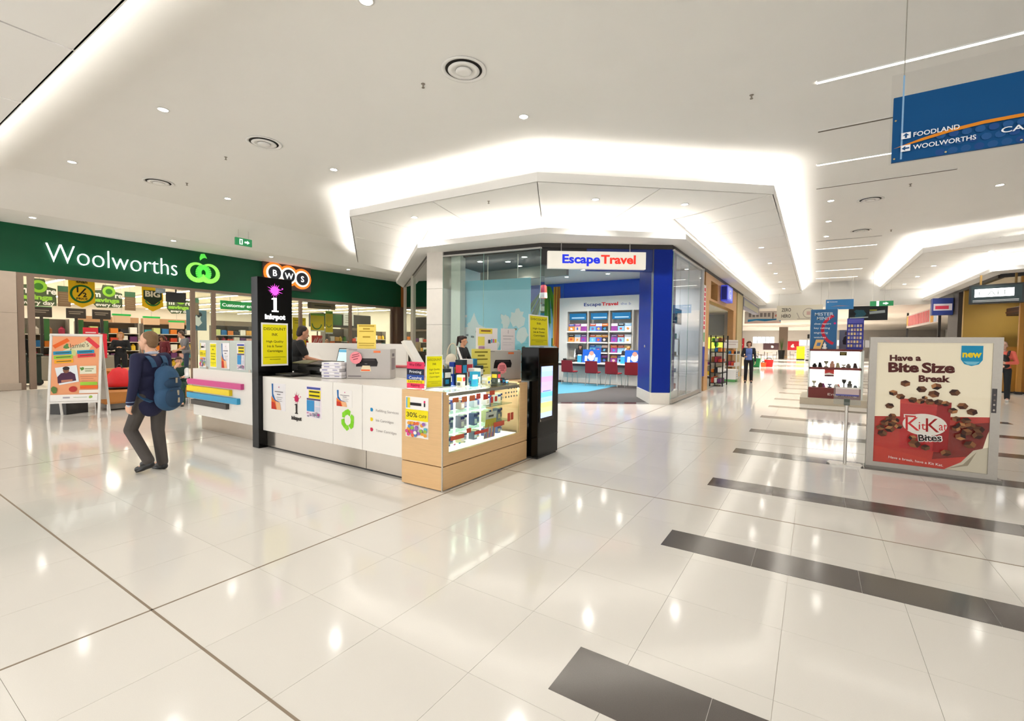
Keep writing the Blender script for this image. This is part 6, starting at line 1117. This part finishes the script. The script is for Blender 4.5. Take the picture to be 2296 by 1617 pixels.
def rack(name, x, y, w_, d, h, lv, col, label, cat, rz=0, packcol=0, side=False):
    q = thing(name, (x, y, .006), label, cat, rz=rz); m_ = M(col, .5)
    for sx in (-1, 1):
        for sy in (-1, 1): B().box((sx*w_/2-.02, sy*d/2-.02, 0), (sx*w_/2+.02, sy*d/2+.02, h), m_).build('post', q)
    for k in range(lv):
        z = .12+(h-.35)*k/max(1, lv-1); B().box((-w_/2, -d/2, z-.02), (w_/2, d/2, z+.01), m_).build('shelf', q)
        b = B(); R_ = random.Random(k+packcol)
        for i in range(int(w_/.11)):
            hh = .1+.1*R_.random(); b.box((-w_/2+.03+.11*i, -d/2+.03, z+.01), (-w_/2+.12+.11*i, d/2-.05, z+.01+hh), P(PC[(i*3+k*5+packcol) % 16]))
        tag(b.build('stock', q), kind='stuff')
    return q
rack('black_rack', -2.98, 18.7, .42, 1.0, 1.85, 5, '#1c1a19', 'black open stock rack at the pharmacy entrance', 'rack')
rack('white_rack', -3.0, 22.2, .45, 1.1, 1.35, 3, '#e2dfd6', 'white low stock rack behind the woman in blue', 'rack', packcol=5)
q, s = board('rack_header', (-3.3, 21.75, 1.372), (.6, .8, 0), .8, .36, .02, '#e6e2dc', 'rounded white header card on the low white rack', 'sign'); s.lines(.2, .25, .6, 2, .1, .04, '#c8b8b4'); s.build('print', q)
q = thing('dump_bin', (-2.95, 21.2, .006), 'white bin with a green foot in front of the low white rack', 'bin'); B().box((-.25, -.35, 0), (.25, .35, .1), P('#6ab06a')).build('foot', q); B().box((-.28, -.38, .1), (.28, .38, .5), P('#e8e6e0'), .01).build('bin_body', q); s = Print((.281, -.35, .15), (0, 1, 0)); s.lines(.1, .22, .5, 3, .08, .03, '#8aa0b0'); s.build('print', q)
for k in range(5): rack('wall_rack', -8.4+1.0*k, 22.6, .95, .35, 1.3, 3, '#d8d4ca', 'stock rack along the pharmacy back wall, %s from the left' % ['first', 'second', 'third', 'fourth', 'fifth'][k], 'rack', packcol=k*3)
rack('wall_rack', -5.6, 18.6, 1.6, .4, 1.5, 4, '#cfcac0', 'stock rack in the middle of the pharmacy floor', 'rack', packcol=4)
rack('window_rack', -3.75, 13.9, .4, 2.2, 1.9, 4, '#e4e6e8', 'white brochure rack standing behind the side window of the travel shop', 'rack', packcol=7)
q, s = board('window_card', (-3.4, 13.0, 2.1), (0, 1, 0), 1.6, .45, .02, '#2f7fb0', 'blue card hanging high behind the side window of the travel shop', 'sign'); s.lines(.2, .2, 1.2, 1, .1, .08, '#a8cce0'); s.build('print', q)
for d in (.2, 1.4): B().cyl((-.01, d, .45), (-.01, d, 1.87), .006, ALU, 6).build('hanging_wire', q)
struct(B().box((-3.3, 23.15, 0), (-2.98, 24.9, 3.86), M('#b9a878', .5, 0, .05, 4)).build('pillar_4'))
struct(B().box((-3.15, 25.1, 0), (-3.0, 25.3, 3.86), M('#57504a', .5)).build('trim_19'))
q, s = board('shop_awning', (-2.98, 25.3, 3.4), (0, 1, 0), 7.2, .45, .3, '#8a8a9a', 'grey violet shop fascia at the far left end of the corridor', 'fascia'); s.rect(.2, .05, 6.6, .3, '#a9a890'); s.build('print', q)
for x, y in ((-5, 18), (-5, 21)): down(x, y, 2.97, 'downlight inside the pharmacy, %s one' % ('front' if y < 19 else 'rear'), 22)
for y in (26, 29): down(-5, y, 3.86, 'downlight in the far left shop, %s one' % ('nearer' if y < 27 else 'farther'), 22)
# hanging things down the corridor
q, s = board('hanging_banner', (-2.0, 32.2, 3.02), (1, 0, 0), 2.3, .87, .02, '#e6e0d0', 'cream hanging banner with grey words at the end of the corridor', 'banner')
s.text('ZERO', .25, .52, .2, '#4f483f', w=.48, bold=.02); s.text('HERO', .25, .16, .2, '#4f483f', w=.48, bold=.02); s.text('to', .4, .4, .06, '#8a827a'); s.ring(1.62, .4, .26, .29, '#9a9288', n=20); s.rect(1.52, .3, .2, .2, '#c8a8a0'); s.rect(1.05, .05, .9, .04, '#b8b0a4'); s.rect(1.15, .1, .04, .35, '#b8b0a4', .4); s.build('print', q)
for x in (.1, 2.2): B().cyl((x, 0.01, .87), (x, .01, 2.18), .008, ALU, 6).build('hanging_wire', q)
q, s = board('menu_banner', (-4.0, 34.5, 2.95), (1, 0, 0), 2.1, .8, .03, '#d8d0ca', 'grey menu banner with a blue wave along its foot left of the cream banner', 'banner')
s.rect(0, 0, 2.1, .12, '#e8c8bc'); s.poly([(.2, .1), (.7, .2), (1.2, .14), (1.9, .22), (2.1, .1), (2.1, .3), (1.5, .28), (.8, .3), (.2, .26)], '#2a84bc')
for k in range(6): s.rect(.25+.22*k, .42, .15, .26, '#8a8280')
s.rect(1.62, .3, .06, .4, '#5a4a44'); s.blob(1.9, .5, .14, '#c87a6a', 10, .4, 3); s.build('print', q)
for x in (.2, 1.9): B().cyl((x, .015, .8), (x, .015, .83), .02, ALU, 6).build('hanging_bracket', q)
q, s = board('hanging_direction_sign', (.4, 30, 3.45), (1, 0, 0), 1.2, .52, .03, '#1a6fae', 'small blue direction sign with an orange swoosh far down the corridor', 'sign', mat=M('#1a6fae', .4)); s.rect(.06, .36, .07, .07, Wt); s.text('FOODLAND', .16, .37, .06, Wt, w=.35); s.poly([(.2, .15), (.6, .2), (1.05, .15), (.6, .18)], '#e08a1a'); s.build('print', q)
for x in (.1, 1.1): B().cyl((x, -.01, .52), (x, -.01, 1.75), .006, ALU, 6).build('hanging_wire', q)
q, s = board('dark_banner', (1.45, 31, 2.9), (1, 0, 0), 1.65, .75, .03, '#14181c', 'dark film style banner hanging at the right end of the corridor', 'banner'); s.blob(.5, .35, .3, '#1f4a5a', 14, .5, 3); s.rect(.05, .1, .8, .06, '#9aa8a8', .05); s.rect(.9, .32, .65, .14, '#8a9294', .1); s.rect(.9, .5, .3, .06, '#8a8a2a'); s.build('print', q)
for x in (.2, 1.5): B().cyl((x, .01, .75), (x, .01, 2.3), .006, ALU, 6).build('hanging_wire', q)
q = thing('exit_sign', (2.2, 29, 3.5), 'green exit sign hanging in front of the dark banner', 'sign'); B().box((0, -.03, 0), (.9, .03, .24), M('#1d7a48', .4, emit=.3)).build('case', q); s = Print((0, -.031, 0), (1, 0, 0)); s.rect(.25, .0, .1, .24, WE); s.poly([(.5, .09), (.6, .09), (.6, .05), (.72, .12), (.6, .19), (.6, .15), (.5, .15)], WE); s.build('print', q)
for x in (.1, .8): B().cyl((x, 0, .24), (x, 0, 1.7), .006, ALU, 6).build('hanging_wire', q)
# right side shops
struct(B().box((5.1, 22.2, 3.86), (5.25, 32.5, 3.97), DKHEAD).build('trim_20')); struct(B().box((5.08, 27.2, 0), (5.5, 29.0, 3.86), M('#3f3a37', .5)).build('trim_22'))
struct(B().prism([(5.1, 22.0, 3.86), (10.4, 19.6, 3.86), (10.45, 19.75, 3.86), (5.2, 22.15, 3.86)], (0, 0, .11), DKHEAD).build('trim_23'))
GOLD = M('#9c7c34', .5, 0, .05, 3); DB = M('#5a4726', .6)
struct(B().box((5.1, 26.4, 0), (8.6, 26.6, 3.9), GOLD).build('wall_gold')); struct(B().box((8.5, 19.8, 0), (8.7, 26.5, 3.9), M('#7d6230', .5)).build('wall_brown')); struct(B().prism([(5.2, 22, 3.9), (10.4, 19.6, 3.9), (10.4, 26.5, 3.9), (5.2, 26.5, 3.9)], (0, 0, .06), M('#e6ddc4', .7)).build('ceiling_8'))
struct(B().box((5.3, 26.6, 3.9), (14, 33, 3.96), M('#e6e0d6', .7)).build('ceiling_9')); struct(B().box((8.6, 26.6, 0), (8.8, 33, 3.9), M('#c8beb0', .6)).build('wall_right'))
q = thing('dark_canopy', (7.2, 24.4, 2.75), 'dark brown canopy above the counter of the gold walled shop', 'canopy'); B().box((-1.0, -1.2, 0), (1.25, 1.4, .3), M('#3a1f18', .5), .02).build('slab', q); B().box((-1.02, -1.22, .1), (-.98, 1.4, .16), M('#5a3226', .5)).build('edge', q); B().cyl((0, 0, .3), (0, 0, 1.15), .03, DARK, 8).build('hanging_rod', q)
q, s = board('food_poster', (8.47, 22.9, 1.5), (0, -1, 0), 1.0, 1.5, -.028, '#2a1f18', 'dark framed food poster on the brown shop wall', 'poster'); s.disc(.5, .9, .3, '#c87a2a', n=18, ry=.25); s.disc(.5, .6, .32, '#5a3018', n=18, ry=.2); s.rect(.0, 0, .04, 1.5, '#b8a888'); s.rect(.96, 0, .04, 1.5, '#b8a888'); s.build('print', q)
# projecting name sign
q = thing('projecting_sign', (5.0, 21.3, 2.95), 'dark projecting sign with bright white lettering outside the gold walled shop', 'sign', rz=-.35); B().box((-.75, -.16, 0), (.55, .16, .62), M('#1f2426', .3), .01).build('case', q); s = Print((-.75, -.162, 0), (1, 0, 0)); s.rect(.06, .05, 1.15, .52, '#39484c'); s.rect(.14, .22, .9, .26, M('#ffffff', .4, emit=1.6)); s.rect(.1, .1, 1.05, .02, '#e4e8e8'); s.rect(.1, .06, 1.05, .015, '#e4e8e8'); s.text('CAFE', .22, .26, .17, '#c8d4d8', w=.72); s.build('print', q)
for x in (-.5, .3): B().cyl((x, 0, .62), (x, 0, .95), .03, M('#8a6a34', .5), 8).build('bracket', q)
WP = M('#b57f2e', .45, 0, .1, 5, kind='wood')
for k in range(3):
    q = thing('timber_post', (5.62+.32*k, 21.85-.15*k, .0), 'upright golden timber post at the right edge, %s of the row' % ['first', 'second', 'third'][k], 'post'); B().box((-.06, -.06, .0), (.06, .06, 3.86), WP, .008).build('shaft', q); B().box((-.08, -.08, 0), (.08, .08, .08), DARK).build('shoe', q)
q = thing('timber_screen', (6.3, 22.2, 0), 'low golden timber screen panel behind the posts at the right edge', 'screen'); B().box((-1.0, .0, .05), (2, .06, 1.55), WP).build('panel', q); B().box((-1.0, -.02, 0), (2, .08, .05), DARK).build('kick_strip', q)
q = thing('shop_counter', (7.3, 24.0, 0), 'dark counter inside the gold walled shop', 'counter'); B().box((-.9, -.35, 0), (1.1, .35, 1.05), M('#4a3318', .5), .01).build('cabinet', q); B().box((-.95, -.4, 1.05), (1.15, .4, 1.1), M('#2a2018', .3)).build('worktop', q)
q = thing('blue_box_sign', (4.85, 28.1, 2.95), 'blue box sign with red lettering projecting on the right side of the corridor', 'sign'); B().box((-.5, -.2, 0), (.2, .2, .75), M('#2a3f8c', .4), .01).build('box', q); s = Print((-.5, -.201, 0), (1, 0, 0)); s.rect(.04, .2, .62, .3, '#e4dce4'); s.rect(.1, .26, .45, .15, '#d8405a'); s.build('print', q); B().box((.2, -.1, .2), (.23, .1, .5), DARK).build('bracket', q)
t = thing('bread_shop', (5.1, 35, 0), 'red and white striped bakery sign over a crowded counter at the right end', 'shop sign'); o = t.location.copy(); B(o).box((5.0, 30.6, 2.75), (5.08, 40, 3.55), P('#e6d8d4')).build('sign_panel', t)
s = Print((5.0, 40, 2.8), (0, -1, 0), org=o)
for k in range(14): s.rect(.7+.48*k, .06, .34, .62, '#d84a54')
s.rect(7.6, .0, .7, .75, '#e8a83a'); s.rect(8.5, .0, .6, .75, '#c8dcf0'); s.rect(.1, .1, .45, .6, '#e8b83a'); s.build('print', t); B(o).box((5.0, 40, .0), (5.1, 40.1, 3.75), DARK).build('post', t); B(o).box((5.0, 30.5, .0), (5.1, 30.6, 3.75), DARK).build('post', t); B(o).box((4.9, 31, 0), (5.6, 40, 1.2), M('#8a7a6a', .5)).build('counter', t)
b = B(o); R_ = random.Random(2)
for k in range(60): b.ell((5.0+.5*R_.random(), 31.2+8.5*R_.random(), 1.25+.5*R_.random()), (.14, .2, .12), P(['#8a4a2a', '#c8905a', '#5a3020', '#d8c8a8', '#3a6a9a', '#b83a2c'][k % 6]), 1)
tag(b.build('bread_heap', t), kind='stuff')
# food court
FC = [('#e8eef4', 0), ('#f4f6f8', 1)]
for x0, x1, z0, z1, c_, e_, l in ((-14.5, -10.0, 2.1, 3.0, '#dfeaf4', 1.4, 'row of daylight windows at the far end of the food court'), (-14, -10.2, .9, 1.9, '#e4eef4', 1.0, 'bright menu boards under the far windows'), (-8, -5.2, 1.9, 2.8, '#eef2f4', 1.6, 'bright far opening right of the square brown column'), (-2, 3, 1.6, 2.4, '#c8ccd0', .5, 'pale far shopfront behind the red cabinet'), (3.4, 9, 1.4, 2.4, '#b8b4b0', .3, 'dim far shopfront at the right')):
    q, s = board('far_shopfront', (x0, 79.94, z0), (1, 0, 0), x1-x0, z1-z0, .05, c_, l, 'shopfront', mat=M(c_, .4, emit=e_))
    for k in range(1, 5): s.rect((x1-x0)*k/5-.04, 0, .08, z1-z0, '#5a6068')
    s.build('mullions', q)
for x0, x1, z0, z1, c_, l in ((-9.9, -9.2, .8, 2.6, '#b8242c', 'narrow red banner panel in the far food court'), (-3.6, -2.0, .9, 2.2, '#b82430', 'square red poster in the far food court'), (-6.6, -4.2, .9, 1.9, '#4a3234', 'dark red menu panel in the far food court'), (-13, -10.3, 3.1, 3.6, '#2a8ac0', 'blue stripe sign high in the far food court'), (-1, 2.2, 2.6, 3.2, '#2a2a2c', 'black shop name panel with white letters at the far end')):
    q, s = board('menu_sign', (x0, 79.94, z0), (1, 0, 0), x1-x0, z1-z0, .05, c_, l, 'sign'); s.blob((x1-x0)*.5, (z1-z0)*.45, min(x1-x0, z1-z0)*.25, '#e8dcd4', 12, .5, int(x0*7) % 9); s.build('print', q)
q = thing('square_column', (-3.3, 66, 0), 'brown square column beside the far potted plant', 'column'); q['kind'] = 'structure'; B().box((-.45, -.45, 0), (.45, .45, 3.8), M('#857466', .6)).build('shaft', q); B().box((-.47, -.47, 0), (.47, .47, .3), M('#a58a6a', .6)).build('base', q)
q = thing('potted_plant', (-3.25, 62, 0), 'spiky plant in a tall black pot in front of the brown column', 'plant'); B().lathe([(.28, 0), (.36, 1.0), (.3, 1.0), (.29, .95)], BLACK, 14).build('pot', q); b = B()
for k in range(16):
    a_ = k*2.4; r = .12+.02*(k % 5); b.face([(.04*math.cos(a_+1), .04*math.sin(a_+1), 1), (.04*math.cos(a_-1), .04*math.sin(a_-1), 1), (r*math.cos(a_)*1.6, r*math.sin(a_)*1.6, 2.3+.05*(k % 7))], P('#41602a'))
b.build('leaves', q)
q, s = board('yellow_floor_sign', (-1.65, 58, .15), (1, 0, 0), .72, 1.3, .06, '#f0d40a', 'yellow sandwich board far down the food court', 'signboard'); s.lines(.1, 1.05, .5, 1, .1, .14, '#d8862a'); s.lines(.12, .8, .45, 4, .18, .08, '#a89a0a'); s.build('print', q); B().box((0, -.1, -.15), (.72, .15, 0), BLACK).build('foot', q)
q, s = board('grey_floor_sign', (-.8, 56, .12), (1, 0, 0), .5, 1.2, .05, '#c8ccd4', 'pale grey leaflet tower beside the yellow sandwich board', 'stand'); s.lines(.08, 1.0, .34, 4, .25, .12, '#9aa0b0'); s.build('print', q); B().box((0, -.1, -.12), (.5, .12, 0), BLACK).build('foot', q)
for k, (x, y, c_, l) in enumerate(((-6.6, 60, '#a8542c', 'terracotta'), (-5.6, 58, '#c8a878', 'tan'), (-4.6, 61, '#d8c8a8', 'pale timber'), (-1.6, 66, '#5a3a2a', 'dark timber'))):
    q = thing('cafe_table', (x, y, 0), '%s topped cafe table in the far food court' % l, 'table'); B().cyl((0, 0, .72), (0, 0, .76), .5, P(c_), 18).build('table_top', q); B().cyl((0, 0, .02), (0, 0, .72), .04, STEEL, 8).build('stem', q); B().cyl((0, 0, 0), (0, 0, .02), .28, STEEL, 16).build('foot', q)
    for j, (dx, dy) in enumerate(((.75, .1), (-.75, -.1))):
        u = thing('cafe_chair', (x+dx, y+dy, 0), 'dark brown cafe chair, %s of the %s topped table' % ('right' if dx > 0 else 'left', l), 'chair'); B().box((-.2, -.2, .43), (.2, .2, .47), P('#3f2a22')).build('seat', u); B().box((.17 if dx > 0 else -.2, -.2, .47), (.2 if dx > 0 else -.17, .2, .85), P('#3f2a22')).build('backrest', u)
        for a_, b_ in ((-.17, -.17), (.17, -.17), (-.17, .17), (.17, .17)): B().cyl((a_, b_, 0), (a_, b_, .43), .015, STEEL, 6).build('leg', u)
# stall with bags beyond the pharmacy
q = thing('market_stall', (-4.6, 38, 0), 'sloping timber stall past the pharmacy with green cloth at its foot', 'stall'); B().prism([(-.9, -.8, .75), (.9, -.8, .75), (.9, .9, 1.15), (-.9, .9, 1.15)], (0, 0, .06), P('#8a6a54')).build('tray', q); B().box((-.9, -.75, 0), (.9, .85, .72), P('#d8ccb4')).build('cabinet', q); b = B(); R_ = random.Random(8)
for i in range(40): b.ell((-.8+1.6*R_.random(), -.7+1.5*R_.random(), .95+.25*R_.random()), (.09, .09, .07), P(PC[i % 16]), 1)
tag(b.build('goods', q), kind='stuff')
for x, y, c_, s_, l in ((-3.5, 36.5, '#14703a', .62, 'large green crate bag on the floor past the woman in blue'), (-2.75, 38, '#c81c1c', .5, 'red shopping basket on the floor past the green crate bag'), (-3.05, 37.6, '#e8602a', .3, 'small orange bag between the green and the red one')):
    q = thing('floor_bag', (x, y, .0), l, 'bag'); B().prism([(-s_*.45, -.25, 0), (s_*.45, -.25, 0), (s_*.55, -.3, s_), (-s_*.55, -.3, s_)], (0, .55, 0), P(c_)).build('body', q); B().tube([(-s_*.3, 0, s_), (-s_*.25, 0, s_*1.25), (s_*.25, 0, s_*1.25), (s_*.3, 0, s_)], .02, P('#2a2a28'), 6).build('handle', q)
for x, y in ((-9, 45), (-3, 45), (3, 45), (-9, 56), (-3, 56), (3, 56), (-6, 67), (0, 67), (-6, 76), (0, 76), (7, 38), (-6, 37), (0, 37)):
    d = dup(dl0); d.location = (x, y, 3.78); d['label'] = 'food court ceiling downlight, %s row from the near end, %s across' % ({37: 'first', 38: 'first', 45: 'second', 56: 'third', 67: 'fourth', 76: 'last'}[y], {-9: 'leftmost', -6: 'left', -3: 'middle left', 0: 'middle', 3: 'middle right', 7: 'rightmost'}[x]); d['group'] = 'food court downlights'
    l = bpy.data.lights.new('downlight_beam', 'SPOT'); l.energy = 1500; l.spot_size = 2.6; l.spot_blend = .9; l.color = (1, .95, .88); l.shadow_soft_size = .1
    u = bpy.data.objects.new('downlight_beam', l); COL.objects.link(u); u.location = (0, 0, -.03); u.parent = d
for x, y, z in ((6.3, 23.6, 3.9), (7.5, 22.6, 3.9), (6.2, 25.3, 3.9)): down(x, y, z, 'warm downlight inside the gold walled shop' + (', front' if y < 23 else ', rear' if y > 25 else ', middle'), 9)
for y in (28, 31): down(7, y, 3.9, 'downlight in the far right shop, %s one' % ('nearer' if y < 29 else 'farther'), 16)
# sides of the hall outside the picture, so that light behaves as indoors
struct(B().box((10.4, -5, 0), (10.6, 19.6, 5.2), PAINT).build('wall_hall_right')); struct(B().box((13.8, 19, 0), (14, 82, 5.2), PAINT).build('wall_far_right')); struct(B().box((-16, 33, 0), (-15.8, 80, 3.8), PAINT).build('wall_far_left'))
